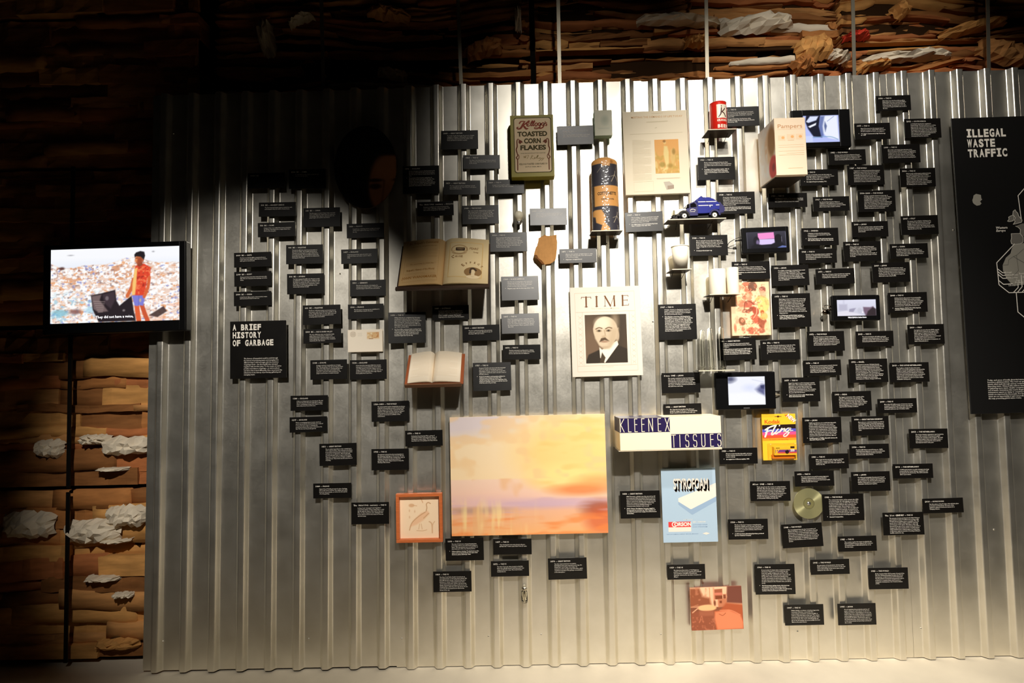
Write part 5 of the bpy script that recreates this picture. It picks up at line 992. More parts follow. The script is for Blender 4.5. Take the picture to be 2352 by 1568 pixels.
# ---------------------------------------------------------------- open books on cradles
def open_book(name, label, Ob, Ot, Wl, Wr, bulge, M_page_l, M_page_r, M_cover, M_ledge, cover_out, thick, ledge_h):
    """Ob, Ot: spine at the lower and the upper edge; pages bulge towards the reader"""
    O = np.array(Ob); V = np.array(Ot) - O; L = np.linalg.norm(V); V /= L; U = np.array([1.0, 0, 0]); N = np.cross(U, V)
    if N[1] > 0: N = -N
    root = empty(name, O); tag(root, label, 'book' if 'book' in name else 'magazine')
    def hgt(uu, Wd): t = np.clip(np.abs(uu) / Wd, 0, 1); return thick * (1 - 0.35 * t) * np.minimum(1, 0.25 + t * 5) + bulge * 2.6 * np.sqrt(t) * (1 - t) ** 1.2
    def at(uv, extra=0.0):
        uv = np.asarray(uv); Wd = np.where(uv[:, 0] < 0, Wl, Wr); hh = hgt(uv[:, 0], Wd) + extra
        return uv[:, :1] * U + uv[:, 1:2] * V + hh[:, None] * N
    def solid(nm, u0, u1, m):
        n = 22; us = np.linspace(u0, u1, n); Vv = []
        for v in (0.0, L):
            for uu in us: Vv.append(at([[uu, v]])[0])
            for uu in us: Vv.append(uu * U + v * V)
        Fc = []
        for i in range(n - 1):
            Fc += [(i, i + 1, 2 * n + i + 1, 2 * n + i), (n + i + 1, n + i, 3 * n + i, 3 * n + i + 1), (n + i, n + i + 1, i + 1, i), (2 * n + i, 2 * n + i + 1, 3 * n + i + 1, 3 * n + i)]
        Fc += [(0, 2 * n, 3 * n, n), (n - 1, 2 * n - 1, 4 * n - 1, 3 * n - 1)]
        return mesh_obj(nm, Vv, Fc, m, root, True)
    solid('page_block', -Wl, -0.0004, M_page_l); solid('page_block', 0.0004, Wr, M_page_r)
    def slab(nm, u0, u1, v0, v1, n0, n1, m):
        Vv = [uu * U + v * V + nn * N for uu in (u0, u1) for v in (v0, v1) for nn in (n0, n1)]
        return mesh_obj(nm, Vv, [(0, 1, 3, 2), (4, 6, 7, 5), (0, 4, 5, 1), (2, 3, 7, 6), (0, 2, 6, 4), (1, 5, 7, 3)], m, root)
    if M_cover is not None:
        slab('cover_board', -Wl - cover_out, 0.0, -0.004, L + 0.002, -0.006, -0.0005, M_cover); slab('cover_board', 0.0, Wr + cover_out, -0.004, L + 0.002, -0.006, -0.0005, M_cover)
    nb = -0.0065 if M_cover is not None else -0.0005
    slab('cradle_plate', -Wl - 0.008, Wr + 0.006, -0.008, L * 0.93, nb - 0.006, nb, M_ledge); slab('cradle_lip', -Wl - 0.012, Wr + 0.006, -0.008 - ledge_h, -0.0055, nb - 0.006, thick * 0.55, M_ledge)
    # two arms that carry the cradle from the ribs
    for uu in (-Wl * 0.5, Wr * 0.5):
        a = uu * U + 0.45 * L * V + (nb - 0.005) * N; wy = -RIB - O[1]
        y0 = a[1]; P = [(a[0] - 0.008, y0, a[2] - 0.008), (a[0] + 0.008, y0, a[2] - 0.008), (a[0] + 0.008, y0, a[2] + 0.008), (a[0] - 0.008, y0, a[2] + 0.008)]
        Q = [(x, wy, zz) for x, _, zz in P]
        mesh_obj('cradle_arm', P + Q, [(0, 1, 2, 3), (7, 6, 5, 4), (0, 4, 5, 1), (1, 5, 6, 2), (2, 6, 7, 3), (3, 7, 4, 0)], M_DARK, root)
    return root, at, L
pA = place(1016, 656, -0.195); pB = place(1024, 556, -0.055); u = px_size(1016, 656, -0.195)
M_CRADLE = mat('cradle_brown', (56, 38, 26), 0.45)
root, at, L = open_book('open_magazine', 'printed open magazine of yellowed pages on a dark cradle', pA, pB, 101 * u, 105 * u, 0.016, mat('page_yellow', (238, 196, 134), 0.75), mat('page_cream', (240, 214, 162), 0.75), None, M_CRADLE, 0, 0.012, 0.012)
kL = (101 / 101.5) * u
M_PINK = mat('page_ink', (178, 122, 48), 0.75)
wl, wr = 101 * u, 105 * u
def onpage(ex): return lambda v: at(v, ex)
def wig(x0, z, n): return text_geo([dict(s=n, x=x0, z=z, size=4.2 * u, style='reg')])
TL = [dict(s="Dr. Ridpath's Comments", x=-wl * 0.5, z=L * 0.90, size=9.4 * u, style='bold', align='c', sx=0.74), dict(s='Compiled by the distinguished historian', x=-wl * 0.5, z=L * 0.83, size=4.6 * u, style='reg', align='c', sx=0.86),
      dict(s='The easiest way to obtain this', x=-wl * 0.5, z=L * 0.425, size=4.6 * u, style='reg', align='c', sx=1.0), dict(s="Ridpath's History of the World", x=-wl * 0.52, z=L * 0.285, size=7.6 * u, style='bold', align='c', sx=0.68), dict(s='JOHN WANAMAKER', x=-wl * 0.53, z=L * 0.115, size=9.6 * u, style='bold', align='c', sx=0.92)]
print_obj('printed_text', text_geo(TL), 0, M_PINK, root, onpage(0.0007))
ln = [([(-wl * 0.9, L * 0.955), (-wl * 0.12, L * 0.955)], 0.5 * u), ([(-wl * 0.92, L * 0.055), (-wl * 0.12, L * 0.055)], 0.5 * u), ([(-wl * 0.92, L * 0.055), (-wl * 0.9, L * 0.955)], 0.5 * u), ([(-wl * 0.12, L * 0.055), (-wl * 0.12, L * 0.955)], 0.5 * u)]
for i in range(9):
    for z in (0.775, 0.48, 0.23):
        if z == 0.775 or i < 4: ln.append(([(-wl * 0.88, L * (z - 0.024 * i)), (-wl * (0.16 if i % 3 else 0.4), L * (z - 0.024 * i))], 0.4 * u))
def dens(G):  # points along straight rules so that they follow the page
    return [([tuple(np.array(a) * (1 - t) + np.array(b) * t) for t in np.linspace(0, 1, 9)], w) for (a, b), w in G]
print_obj('printed_rules', stroke_geo(dens(ln)), 0, mat('page_ink_faint', (214, 164, 96), 0.75), root, onpage(0.0004))
fr = [([(wr * 0.13, L * 0.9), (wr * 0.87, L * 0.89)], 2.2 * u), ([(wr * 0.87, L * 0.89), (wr * 0.85, L * 0.10)], 2.2 * u), ([(wr * 0.85, L * 0.10), (wr * 0.12, L * 0.12)], 2.2 * u), ([(wr * 0.12, L * 0.12), (wr * 0.13, L * 0.9)], 2.2 * u)]
print_obj('printed_border', stroke_geo(dens(fr)), 0, mat('border_tan', (220, 184, 122), 0.75), root, onpage(0.0004))
TR = [dict(s='PEARS\u2019', x=wr * 0.57, z=L * 0.735, size=9.6 * u, style='reg', sx=0.78), dict(s='Soap', x=wr * 0.66, z=L * 0.66, size=6.6 * u, style='reg', sx=0.95), dict(s='C', x=wr * 0.17, z=L * 0.535, size=12.5 * u, style='bold', sx=0.8), dict(s='AUSE', x=wr * 0.255, z=L * 0.55, size=8.2 * u, style='bold', sx=0.85, track=0.5 * u)]
for i, ch in enumerate('EFFECT'):
    a = 2.45 - i * 0.36; TR.append(dict(s=ch, x=wr * 0.665 + 24.5 * u * math.cos(a) - 2 * u, z=L * 0.235 + 25 * u * math.sin(a), size=(11 if i == 0 else 7.6) * u, style='bold', rot=a - math.pi / 2, align='c'))
print_obj('printed_text', text_geo(TR), 0, mat('page_ink_brown', (132, 88, 34), 0.75), root, onpage(0.0007))
M_OV1, M_OV2, M_OV3, M_OV4 = mat('oval_tan', (182, 150, 104), 0.75), mat('soap_dark', (72, 52, 30), 0.7), mat('oval_brown', (150, 114, 68), 0.75), mat('oval_pale', (236, 212, 168), 0.75)
print_obj('soap_oval', ellipse_geo(wr * 0.345, L * 0.735, 20 * u, 14.5 * u / 1.0), 0, M_OV1, root, onpage(0.0006)); print_obj('soap_dish', ellipse_geo(wr * 0.345, L * 0.675, 18 * u, 8.5 * u), 0, mat('dish_tan', (208, 176, 126), 0.7), root, onpage(0.0009))
print_obj('soap_bar', poly_geo(rrect(wr * 0.345 - 9 * u, L * 0.735 - 4.5 * u, wr * 0.345 + 13 * u, L * 0.735 + 6 * u, 3 * u)), 0, M_OV2, root, onpage(0.0012)); print_obj('soap_top', poly_geo(rrect(wr * 0.345 - 7 * u, L * 0.745 - 0.5 * u, wr * 0.345 + 11 * u, L * 0.735 + 5 * u, 2.5 * u)), 0, mat('soap_mid', (118, 92, 58), 0.6), root, onpage(0.0015))
print_obj('portrait_oval', ellipse_geo(wr * 0.665, L * 0.225, 20.5 * u, 14.5 * u), 0, M_OV3, root, onpage(0.0006))
print_obj('portrait_head', join_geo([ellipse_geo(wr * 0.665, L * 0.225, 5 * u, 7 * u), ellipse_geo(wr * 0.665, L * 0.115, 15 * u, 5.5 * u), ellipse_geo(wr * 0.665, L * 0.17, 4 * u, 6 * u)]), 0, M_OV4, root, onpage(0.0009))
print_obj('portrait_hair', stroke_geo([([(wr * 0.665 - 6 * u, L * 0.205), (wr * 0.665 - 5 * u, L * 0.285), (wr * 0.665 + 1 * u, L * 0.305), (wr * 0.665 + 7 * u, L * 0.265)], 4.5 * u)]), 0, M_OV2, root, onpage(0.0012))

pA = place(993, 880.5, -0.165); pB = place(1000, 814.5, -0.055); u = px_size(993, 880.5, -0.165)
root, at, L = open_book('open_book', 'plain open book with blank pages and brown leather cover', pA, pB, 57 * u, 64 * u, 0.014, mat('page_white', (252, 236, 210), 0.75), mat('page_white', (252, 236, 210), 0.75), mat('leather', (150, 78, 40), 0.5), mat('cradle_tan', (110, 74, 48), 0.45), 0.014, 0.014, 0.004)
wl, wr = 57 * u, 64 * u
ln = [([(sx_ * (wl if sx_ < 0 else wr) * 0.15, L * (0.88 - 0.045 * i)), (sx_ * (wl if sx_ < 0 else wr) * (0.88 if i % 5 else 0.6), L * (0.88 - 0.045 * i))], 0.35 * u) for i in range(17) for sx_ in (-1, 1)]
print_obj('printed_lines', stroke_geo(dens(ln)), 0, mat('page_line', (240, 218, 188), 0.75), root, onpage(0.0005))

# ---------------------------------------------------------------- screens
S_GLOW = picture_mat('lit_screen', glow=1.0)
M_SUB = mat('lit_lettering', (250, 250, 255), 0.5, emit=((250, 250, 255), 1.0))
M_BADGE = mat('silver_badge', (190, 190, 190), 0.3, 0.9)
def screen(name, l, r, t, b, sl, sr, st, sb, yf, T, label, cat, cv, roll=0.0, rz=0.0, back=True, bevel=0.006):
    cx, cy = (l + r) / 2, (t + b) / 2; C = place(cx, cy, yf); u = px_size(cx, cy, yf); w, h = (r - l) * u, (b - t) * u
    root = empty(name, C); root.rotation_euler = (0, math.radians(roll), rz); tag(root, label, cat)
    x0, x1, z0, z1 = (sl - cx) * u, (sr - cx) * u, (cy - sb) * u, (cy - st) * u
    bm = bmesh.new(); add_box(bm, -w / 2, w / 2, 0.0, T, -h / 2, h / 2, bevel, 3); bm_obj('housing', bm, M_BLACKGLOSS, root)
    # raised bezel round the glass
    e = min(0.004, 0.2 * (x0 + w / 2))
    for a in ((-w / 2 + 0.003, x0, -h / 2 + 0.004, h / 2 - 0.004), (x1, w / 2 - 0.003, -h / 2 + 0.004, h / 2 - 0.004), (x0, x1, z1, h / 2 - 0.004), (x0, x1, -h / 2 + 0.004, z0)): box('bezel', a[0], a[1], -0.003, 0.001, a[2], a[3], M_BLACKGLOSS, root, 0.0007)
    picture_obj('screen_picture', cv, x1 - x0, z1 - z0, -0.0006, S_GLOW, root, x0=x0, z0=z0)
    if back: box('wall_mount', -0.02, 0.02, T - 0.001, -RIB - yf, -0.02, 0.02, M_DARK, root)
    return root, u, x0, x1, z0, z1, w, h
cv = Canvas(300, 172, (236, 208, 190))
hor = 34 + 9 * np.sin(cv.X / 46 + 0.6) + 4 * np.sin(cv.X / 17); hor = np.where(cv.X < 50, hor - 2 + (50 - cv.X) * -0.12, hor)
gm = np.clip((cv.Y - hor) / 3, 0, 1)
cv.a = np.where(gm[..., None] > 0.5, np.array((240, 212, 196)), np.array((250, 251, 255)) - np.clip((cv.Y - 20) / 40, 0, 1)[..., None] * np.array((22, 16, 6)))
cv.cloud((26, 9), (214, 150, 112), 0.48, 0.18, 0.8, 2, mask=gm * np.clip((95 - cv.Y) / 30, 0, 1)); cv.cloud((11, 5), (150, 96, 84), 0.6, 0.1, 0.85, 3, mask=gm * np.clip((80 - cv.Y) / 30, 0, 1) * np.clip((190 - cv.X) / 60, 0.25, 1)); cv.cloud((9, 5), (255, 255, 255), 0.5, 0.12, 0.95, 4, mask=gm)
cv.cloud((8, 4), (236, 160, 106), 0.64, 0.08, 0.85, 5, mask=gm); cv.cloud((7, 4), (150, 128, 128), 0.68, 0.07, 0.8, 6, mask=gm); cv.cloud((13, 7), (176, 214, 230), 0.55, 0.1, 0.85, 7, mask=gm * np.clip((cv.Y - 90) / 30, 0, 1) * np.clip((150 - cv.X) / 50, 0, 1)); cv.cloud((6, 4), (255, 255, 255), 0.55, 0.08, 1, 8, mask=gm); cv.cloud((9, 5), (140, 150, 214), 0.74, 0.05, 0.8, 9, mask=gm)
cv.cloud((20, 8), (248, 190, 160), 0.5, 0.2, 0.6, 10, mask=np.clip((cv.Y - 115) / 20, 0, 1) * np.clip((cv.X - 205) / 20, 0, 1)); cv.ell(22, 147, 20, 8, (130, 194, 214), 0.8, 5); cv.ell(95, 143, 16, 7, (176, 214, 232), 0.8, 5); cv.ell(58, 145, 13, 6, (130, 84, 80), 0.8, 5)
cv.ell(46, 14, 6, 1.2, (150, 150, 156), 0.8, 2); cv.ell(238, 11, 3, 1.5, (150, 150, 156), 0.8, 2); cv.poly([(228, 158), (262, 138), (270, 150), (248, 163)], (70, 50, 46), 0.9, 2); cv.ell(26, 44, 6, 3.5, (80, 50, 46), 0.8, 3)
cv.poly([(93.5, 108), (118, 104), (150, 97), (153, 122), (160, 134), (167, 128), (188, 112), (193, 146), (198, 170), (112, 170), (98, 141)], (40, 32, 36), 1, 2)
cv.poly([(95, 110), (118, 107), (114, 120), (134, 146), (112, 148), (100, 140)], (116, 98, 98), 1, 3); cv.poly([(120, 107), (148, 100), (150, 120), (140, 140), (126, 128)], (64, 52, 58), 1, 4)
for i in range(6): cv.line([(100 + i * 2, 122 + 5 * i), (126 - i, 124 + 4.6 * i)], 1.6, (176, 158, 152), 0.7)
cv.ell(131, 116, 4, 5, (140, 128, 132), 0.7, 2); cv.ell(170, 145, 3, 2.5, (170, 160, 160), 0.7, 2)
SK = (214, 108, 62)
cv.line([(192, 74), (188, 92), (178, 112)], 8, SK); cv.line([(200, 132), (202, 150), (205, 170)], 11, (226, 98, 54)); cv.line([(211, 132), (217, 150), (225, 170)], 10, (206, 88, 52))
cv.poly([(188, 109), (220, 109), (215, 136), (206, 134), (203, 136), (195, 135)], (128, 128, 214), 1, 1.5); cv.line([(205, 112), (204, 134)], 1.4, (92, 92, 170), 0.7); cv.ell(208, 123, 2.4, 4, (214, 190, 150), 0.8, 2)
cv.poly([(197, 43), (204, 41), (216, 38), (226, 44), (232, 48), (231, 66), (224, 74), (221, 92), (219, 112), (190, 111), (189, 92), (192, 72), (194, 56)], (226, 72, 46), 1, 1.5)
cv.cloud((5, 4), (250, 140, 90), 0.55, 0.1, 0.8, 12, mask=((cv.X > 198) & (cv.X < 231) & (cv.Y > 44) & (cv.Y < 110)) * 1.0); cv.cloud((5, 4), (150, 40, 34), 0.62, 0.08, 0.7, 13, mask=((cv.X > 198) & (cv.X < 229) & (cv.Y > 44) & (cv.Y < 110)) * 1.0)
cv.poly([(195, 50), (201, 47), (199, 80), (196, 110), (189, 111), (190, 84)], (250, 206, 120), 0.95, 2); cv.line([(229, 70), (226, 92), (217, 115)], 7, (220, 104, 60))
cv.poly([(200, 36), (211, 34), (214, 41), (206, 46), (201, 43)], (150, 70, 46), 1, 1.5); cv.ell(204, 28, 8.5, 10.5, (206, 112, 66), 1, 2); cv.ell(208, 32, 7, 9, (150, 70, 46), 0.8, 4); cv.ell(198.5, 28, 2.4, 5, (240, 160, 104), 0.7, 2); cv.ell(214, 30, 2, 3, (190, 100, 64), 1, 1)
cv.poly([(195, 24), (194, 17), (198, 12), (208, 9), (217, 11), (219, 20), (216, 30), (212, 25), (208, 22), (198, 21)], (34, 30, 34), 1, 1.5); cv.line([(197, 26), (202, 25)], 1.4, (80, 40, 30), 0.9); cv.line([(198, 37), (203, 37)], 1.3, (140, 60, 44), 0.8)
cv.ell(206, 173, 8, 3, (70, 40, 34), 0.6, 3); cv.blur(1)
root, u, x0, x1, z0, z1, w, h = screen('television', 97.5, 428, 556.5, 764, 115.2, 413.6, 568.5, 739.5, -0.105, 0.045, 'wide television showing a person standing in front of a rubbish dump', 'television', cv, roll=-0.35, back=False)
box('wall_arm', 0.20, 0.26, 0.044, 0.078, -0.08, 0.04, M_DARK, root); box('wall_arm', 0.10, 0.26, 0.0445, 0.06, -0.04, 0.0, M_DARK, root)
print_obj('subtitle', text_geo([dict(s='They did not have a voice,', x=(0.498) * (x1 - x0) + x0, z=z0 + 9.5 * u, size=8.2 * u, style='bold', align='c')]), -0.0012, M_SUB, root)

cv = Canvas(164, 126, (8, 9, 16)); cv.rect(4, 2, 162, 126, (186, 196, 250), 1, 4); k = 1.93 / 7.127
def q(zx, zy): return ((zx - 1170) * k, (zy - 452) * k)
cv.poly([q(1240, 455), q(1470, 455), q(1440, 640), q(1480, 830), q(1340, 810), q(1260, 680), q(1220, 560)], (16, 18, 40), 1, 6); cv.poly([q(1230, 560), q(1300, 470), q(1440, 470), q(1400, 540), q(1270, 580)], (220, 228, 255), 1, 5); cv.poly([q(1260, 640), q(1400, 580), q(1390, 620), q(1290, 665)], (246, 248, 255), 1, 4)
cv.poly([q(1480, 470), q(1740, 470), q(1755, 880), q(1580, 840), q(1500, 760), q(1470, 620)], (238, 242, 255), 1, 6); cv.poly([q(1470, 470), q(1540, 470), q(1500, 640), q(1510, 800), q(1470, 830), q(1440, 640)], (96, 112, 170), 0.9, 8); cv.poly([q(1540, 560), q(1570, 640), q(1540, 740), q(1525, 640)], (60, 76, 130), 0.8, 5); cv.line([q(1580, 560), q(1690, 480)], 3, (130, 146, 200), 0.7); cv.line([q(1330, 830), q(1600, 820), q(1740, 870)], 5, (120, 160, 200), 0.6); cv.rect(*q(1170, 800), *q(1330, 905), (210, 220, 255), 0.8, 6); cv.blur(1)
screen('video_screen', 1818.5, 1953.5, 250, 340, 1843.5, 1927.5, 263.5, 327.5, -0.062, 0.026, 'video screen with a blue-white picture, partly behind the pale nappy box', 'screen', cv)
cv = Canvas(180, 76, (46, 44, 56)); k = 2 / 7.127
def q(zx, zy): return ((zx - 245) * k, (zy - 945 + (zx - 245) * 0.045) * k)
cv.grad((60, 58, 70), (26, 25, 34)); cv.poly([q(432, 960), q(692, 940), q(700, 1040), q(434, 1060)], (250, 150, 214), 1, 1.5); cv.poly([q(434, 1060), q(700, 1045), q(700, 1130), q(440, 1150)], (228, 208, 255), 1, 3); cv.poly([q(434, 1150), q(700, 1130), q(700, 1190), q(440, 1210)], (22, 22, 34), 1, 2)
cv.ell(*q(405, 1090), 14, 22, (24, 22, 30), 1, 3); cv.ell(*q(425, 1110), 7, 12, (150, 130, 176), 0.8, 5); cv.ell(*q(410, 1200), 28, 18, (12, 12, 18), 1, 6); cv.ell(*q(760, 1045), 17, 21, (10, 10, 14), 1, 2); cv.ell(*q(745, 1180), 34, 22, (12, 12, 18), 1, 5); cv.line([q(812, 1010), q(815, 1085)], 2.5, (170, 160, 190), 0.7)
cv.poly([q(700, 1205), q(820, 1150), q(890, 1160), q(890, 1195)], (112, 128, 196), 0.9, 3); cv.line([q(880, 930), q(884, 1190)], 2, (170, 170, 200), 0.7); cv.line([q(255, 960), q(262, 1215)], 2, (120, 118, 130), 0.7); cv.blur(1)
root, u, x0, x1, z0, z1, w, h = screen('video_screen', 1704.3, 1813, 520.5, 581.5, 1714.5, 1804.8, 531.5, 570, -0.058, 0.022, 'video screen showing two dark heads before a pink picture', 'screen', cv, roll=-0.8)
M_CABLE = mat('cable_black', (22, 20, 20), 0.5)
tube('cable', [(-w / 2 + 0.002, 0.012, 0.022), (-w / 2 - 0.02, 0.014, 0.016), (-w / 2 - 0.052, 0.02, 0.0), (-w / 2 - 0.062, 0.024, -0.02), (-w / 2 - 0.05, 0.028, -0.028), (-w / 2 - 0.03, 0.028, -0.029)], 0.0017, M_CABLE, root)
tube('cable_plug', [(-w / 2 - 0.034, 0.028, -0.029), (-w / 2 - 0.018, 0.028, -0.030)], 0.005, M_CABLE, root); tube('cable_plug', [(-w / 2 - 0.028, 0.012, 0.004), (-w / 2 + 0.002, 0.012, 0.007)], 0.004, M_CABLE, root)
cv = Canvas(178, 74, (216, 216, 236)); k = 1.97 / 14.26
def q(zx, zy): return ((zx - 610) * k, (zy - 545) * k)
cv.grad((226, 226, 244), (206, 206, 222)); cv.rect(*q(680, 690), *q(950, 900), (190, 188, 208), 0.9, 8); cv.rect(*q(820, 560), *q(860, 690), (200, 200, 220), 0.7, 8); cv.poly([q(610, 950), q(930, 900), q(1500, 1060), q(620, 1070)], (232, 228, 240), 0.9, 5); cv.poly([q(1000, 940), q(1020, 850), q(1130, 830), q(1230, 820), q(1140, 950)], (156, 152, 176), 0.9, 5); cv.ell(*q(1350, 900), 10, 12, (198, 198, 214), 0.8, 6)
cv.poly([q(1470, 790), q(1700, 800), q(1800, 770), q(1880, 900), q(1880, 1075), q(1540, 1075), q(1480, 920)], (110, 84, 104), 0.9, 6); cv.poly([q(1620, 930), q(1790, 800), q(1890, 860), q(1890, 1080), q(1560, 1080)], (50, 38, 42), 1, 6); cv.ell(*q(1450, 960), 3, 4, (250, 240, 250), 0.9, 2); cv.blur(1)
root, u, x0, x1, z0, z1, w, h = screen('video_screen', 1911, 2021.5, 677, 736.5, 1922.5, 2011.5, 688, 725, -0.058, 0.022, 'small video screen with a pale snowy picture and a hanging steel padlock', 'screen', cv, roll=0.4)
print_obj('subtitle', text_geo([dict(s='WALL-E (2008) dir. Andrew Stanton', x=(x0 + x1) / 2, z=z0 - 5 * u, size=3.9 * u, style='bold', align='c', sx=0.72)]), -0.0035, M_SUB, root)
M_LOCK = mat('padlock_steel', (96, 84, 72), 0.22, 1.0)
# padlock hooked into the screen's cable
px0 = -w / 2 - 13.5 * u
tube('cable_loop', [(-w / 2 + 0.003, 0.012, 0.012), (-w / 2 - 0.022, 0.012, 0.016), (px0 - 0.008, 0.012, 0.006), (px0 - 0.004, 0.012, -0.004), (-w / 2 - 0.012, 0.012, -0.004), (-w / 2 + 0.003, 0.012, -0.008)], 0.0016, M_LOCK, root)
bm = bmesh.new(); bmesh.ops.create_uvsphere(bm, u_segments=18, v_segments=12, radius=0.0155)
for v in bm.verts: v.co.y *= 0.6; v.co.z *= 0.85
bm_obj('padlock_body', bm, M_LOCK, root, True, (px0 + 0.002, 0.008, -0.0165))
for dz in (0.009, -0.006): box('clasp', -w / 2 - 0.009, -w / 2 + 0.002, 0.006, 0.018, dz - 0.003, dz + 0.003, M_LOCK, root, 0.001)
cv = Canvas(172, 128, (244, 246, 255)); k = 2.0 / 6.533
def q(zx, zy): return ((zx - 1190) * k, (zy - 555) * k)
cv.ell(*q(1230, 590), 22, 12, (70, 74, 104), 0.9, 16); cv.ell(*q(1210, 640), 12, 4, (130, 134, 160), 0.8, 8); cv.poly([q(1600, 740), q(1700, 670), q(1760, 680), q(1740, 840), q(1640, 780)], (80, 84, 130), 0.9, 16); cv.poly([q(1680, 690), q(1740, 680), q(1735, 740), q(1690, 730)], (50, 54, 96), 0.9, 5); cv.ell(*q(1520, 720), 30, 14, (222, 228, 252), 0.8, 20); cv.poly([q(1490, 790), q(1735, 840), q(1735, 980), q(1200, 980), q(1200, 800)], (252, 253, 255), 0.9, 12); cv.line([q(1560, 600), q(1740, 640)], 4, (214, 218, 236), 0.7); cv.blur(2)
root, u, x0, x1, z0, z1, w, h = screen('monitor', 1643.8, 1781.5, 853.5, 940.5, 1672.5, 1757, 864.8, 929.2, -0.062, 0.026, 'black monitor with a bright blue-white picture above the yellow camera pack', 'screen', cv, roll=0.4)
box('brand_badge', (1713 - 1712.6) * u - 7 * u, (1713 - 1712.6) * u + 7 * u, -0.0040, -0.0028, -40.5 * u, -38.6 * u, M_BADGE, root, 0.0003)
tube('cable', [(w / 2 - 0.002, 0.014, -0.006), (w / 2 + 0.014, 0.018, -0.008), (w / 2 + 0.030, 0.030, -0.006)], 0.004, M_CABLE, root); tube('cable', [(w / 2 - 0.002, 0.014, -0.022), (w / 2 + 0.014, 0.018, -0.021), (w / 2 + 0.030, 0.030, -0.024)], 0.0034, mat('cable_grey', (150, 140, 120), 0.4), root)

# ---------------------------------------------------------------- little shelves
M_SHELF = mat('shelf_unlit_brown', (58, 48, 38), 0.35); M_SHEDGE = mat('shelf_lit_edge_tone', (226, 212, 186), 0.35); M_WIRE = mat('bracket_wire', (36, 30, 26), 0.4, 0.7)  # shade of unlit acrylic painted into the brown, its lit edge into the pale
def shelf(lx, rx, fy_, yf, label, T=0.004, clear=False, drop=0.026):
    a, b = place(lx, fy_[0], yf), place(rx, fy_[1], yf); z = (a[2] + b[2]) / 2; x0, x1 = a[0], b[0]; yb = -RIB
    root = empty('display_shelf', ((x0 + x1) / 2, yb, z)); tag(root, label, 'shelf', 'small shelves on the metal wall'); hw = (x1 - x0) / 2
    m = M_CLEAR if clear else M_SHELF
    box('shelf_plate', -hw, hw, yf - yb + 0.0015, 0.0, -T, 0.0, m, root, 0.0006)
    box('front_edge', -hw, hw, yf - yb, yf - yb + 0.0014, -T, 0.0, M_SHEDGE, root)  # pale strip painting the light caught in the shelf's edge
    for s in (-1, 1):
        xx = s * hw * 0.62; tube('bracket', [(xx, (yf - yb) * 0.55, -T - 0.0008), (xx * 0.96, (yf - yb) * 0.25, -T - drop * 0.6), (xx * 0.92, -0.0016, -T - drop)], 0.0014, m if clear else M_WIRE, root)
    return root, z, x0, x1
SH_CAN = shelf(1626.5, 1691.5, (296.5, 295), -0.125, 'little dark shelf holding the red can')
SH_ROLL = shelf(1359, 1431, (529, 527.5), -0.122, 'little dark shelf under the wrapped roll')
SH_TRUCK = shelf(1535, 1668, (503.5, 499.5), -0.116, 'longest dark shelf, holding the blue toy truck')
SH_CUP = shelf(1544, 1589, (617.5, 616.5), -0.134, 'little shelf under the white paper cup')
SH_TP = shelf(1630, 1702, (675, 673.5), -0.118, 'little dark shelf under two white paper rolls')
SH_PET = shelf(1605, 1688, (850, 849), -0.118, 'thin clear shelf under the clear plastic tubes', clear=True)
SH_BOX = shelf(1421, 1658.5, (1034.5, 1030.5), -0.172, 'wide clear shelf under the long tissue box', clear=True, T=0.003)

# red can
def on_cyl(r, ex, zb=0.0):
    return lambda v: np.stack([(r + ex) * np.sin(v[:, 0] / r), -(r + ex) * np.cos(v[:, 0] / r), v[:, 1] + zb], 1)
Yc = -0.074; Cc = place(1650.8, 295.5, Yc); u = px_size(1650, 265, Yc); r = 19.0 * u; H = 66.5 * u
root = empty('beer_can', (Cc[0], Yc, SH_CAN[1] + 0.0004)); tag(root, 'shiny red can with a white label square on a little shelf', 'can')
root.rotation_euler = (0, 0, math.radians(-7))
M_RED = mat('can_red', (222, 40, 26), 0.28, coat=0.3); M_TIN = mat('can_tin', (200, 190, 176), 0.3, 1.0)
lathe('can_body', [(r * 0.96, 0.0), (r, 0.003), (r, H - 0.003), (r * 0.97, H)], M_RED, root, 40); lathe('can_rim', [(r * 0.97, H - 0.0005), (r * 1.01, H), (r * 1.01, H + 0.002), (r * 0.95, H + 0.002), (r * 0.93, H - 0.002), (0.0, H - 0.002)], M_RED, root, 40)
lathe('can_base_rim', [(r * 0.94, -0.0002), (r * 1.006, 0.0005), (r * 1.006, 0.003)], M_TIN, root, 40)
M_CW = mat('can_white', (246, 236, 214), 0.35)
def dense_rect(x0, z0, x1, z1, n=14):
    xs = np.linspace(x0, x1, n); V = np.array([(x, z0) for x in xs] + [(x, z1) for x in xs]); T = []
    for i in range(n - 1): T += [(i, i + 1, n + i + 1), (i, n + i + 1, n + i)]
    return V, np.array(T)
xo = 5.0 * u
print_obj('label_panel', dense_rect(xo - 12 * u, 28 * u, xo + 13 * u, 59.5 * u), 0, M_CW, root, on_cyl(r, 0.0004))
print_obj('label_mark', stroke_geo([([(xo - 1.5 * u, 51 * u), (xo - 3.0 * u, 38 * u), (xo - 8 * u, 30.5 * u)], [2.2 * u, 3 * u, 2 * u]), ([(xo + 7 * u, 50 * u), (xo + 1 * u, 43 * u), (xo - 2 * u, 41 * u)], 2.4 * u), ([(xo - 1 * u, 42 * u), (xo + 5 * u, 38 * u), (xo + 8.5 * u, 31 * u)], 2.4 * u), ([(xo - 1.5 * u, 56 * u), (xo - 1 * u, 54 * u)], 1.6 * u), ([(xo + 8 * u, 55 * u), (xo + 9 * u, 53 * u)], 1 * u)]), 0, mat('mark_brown', (78, 34, 22), 0.5), root, on_cyl(r, 0.0008))
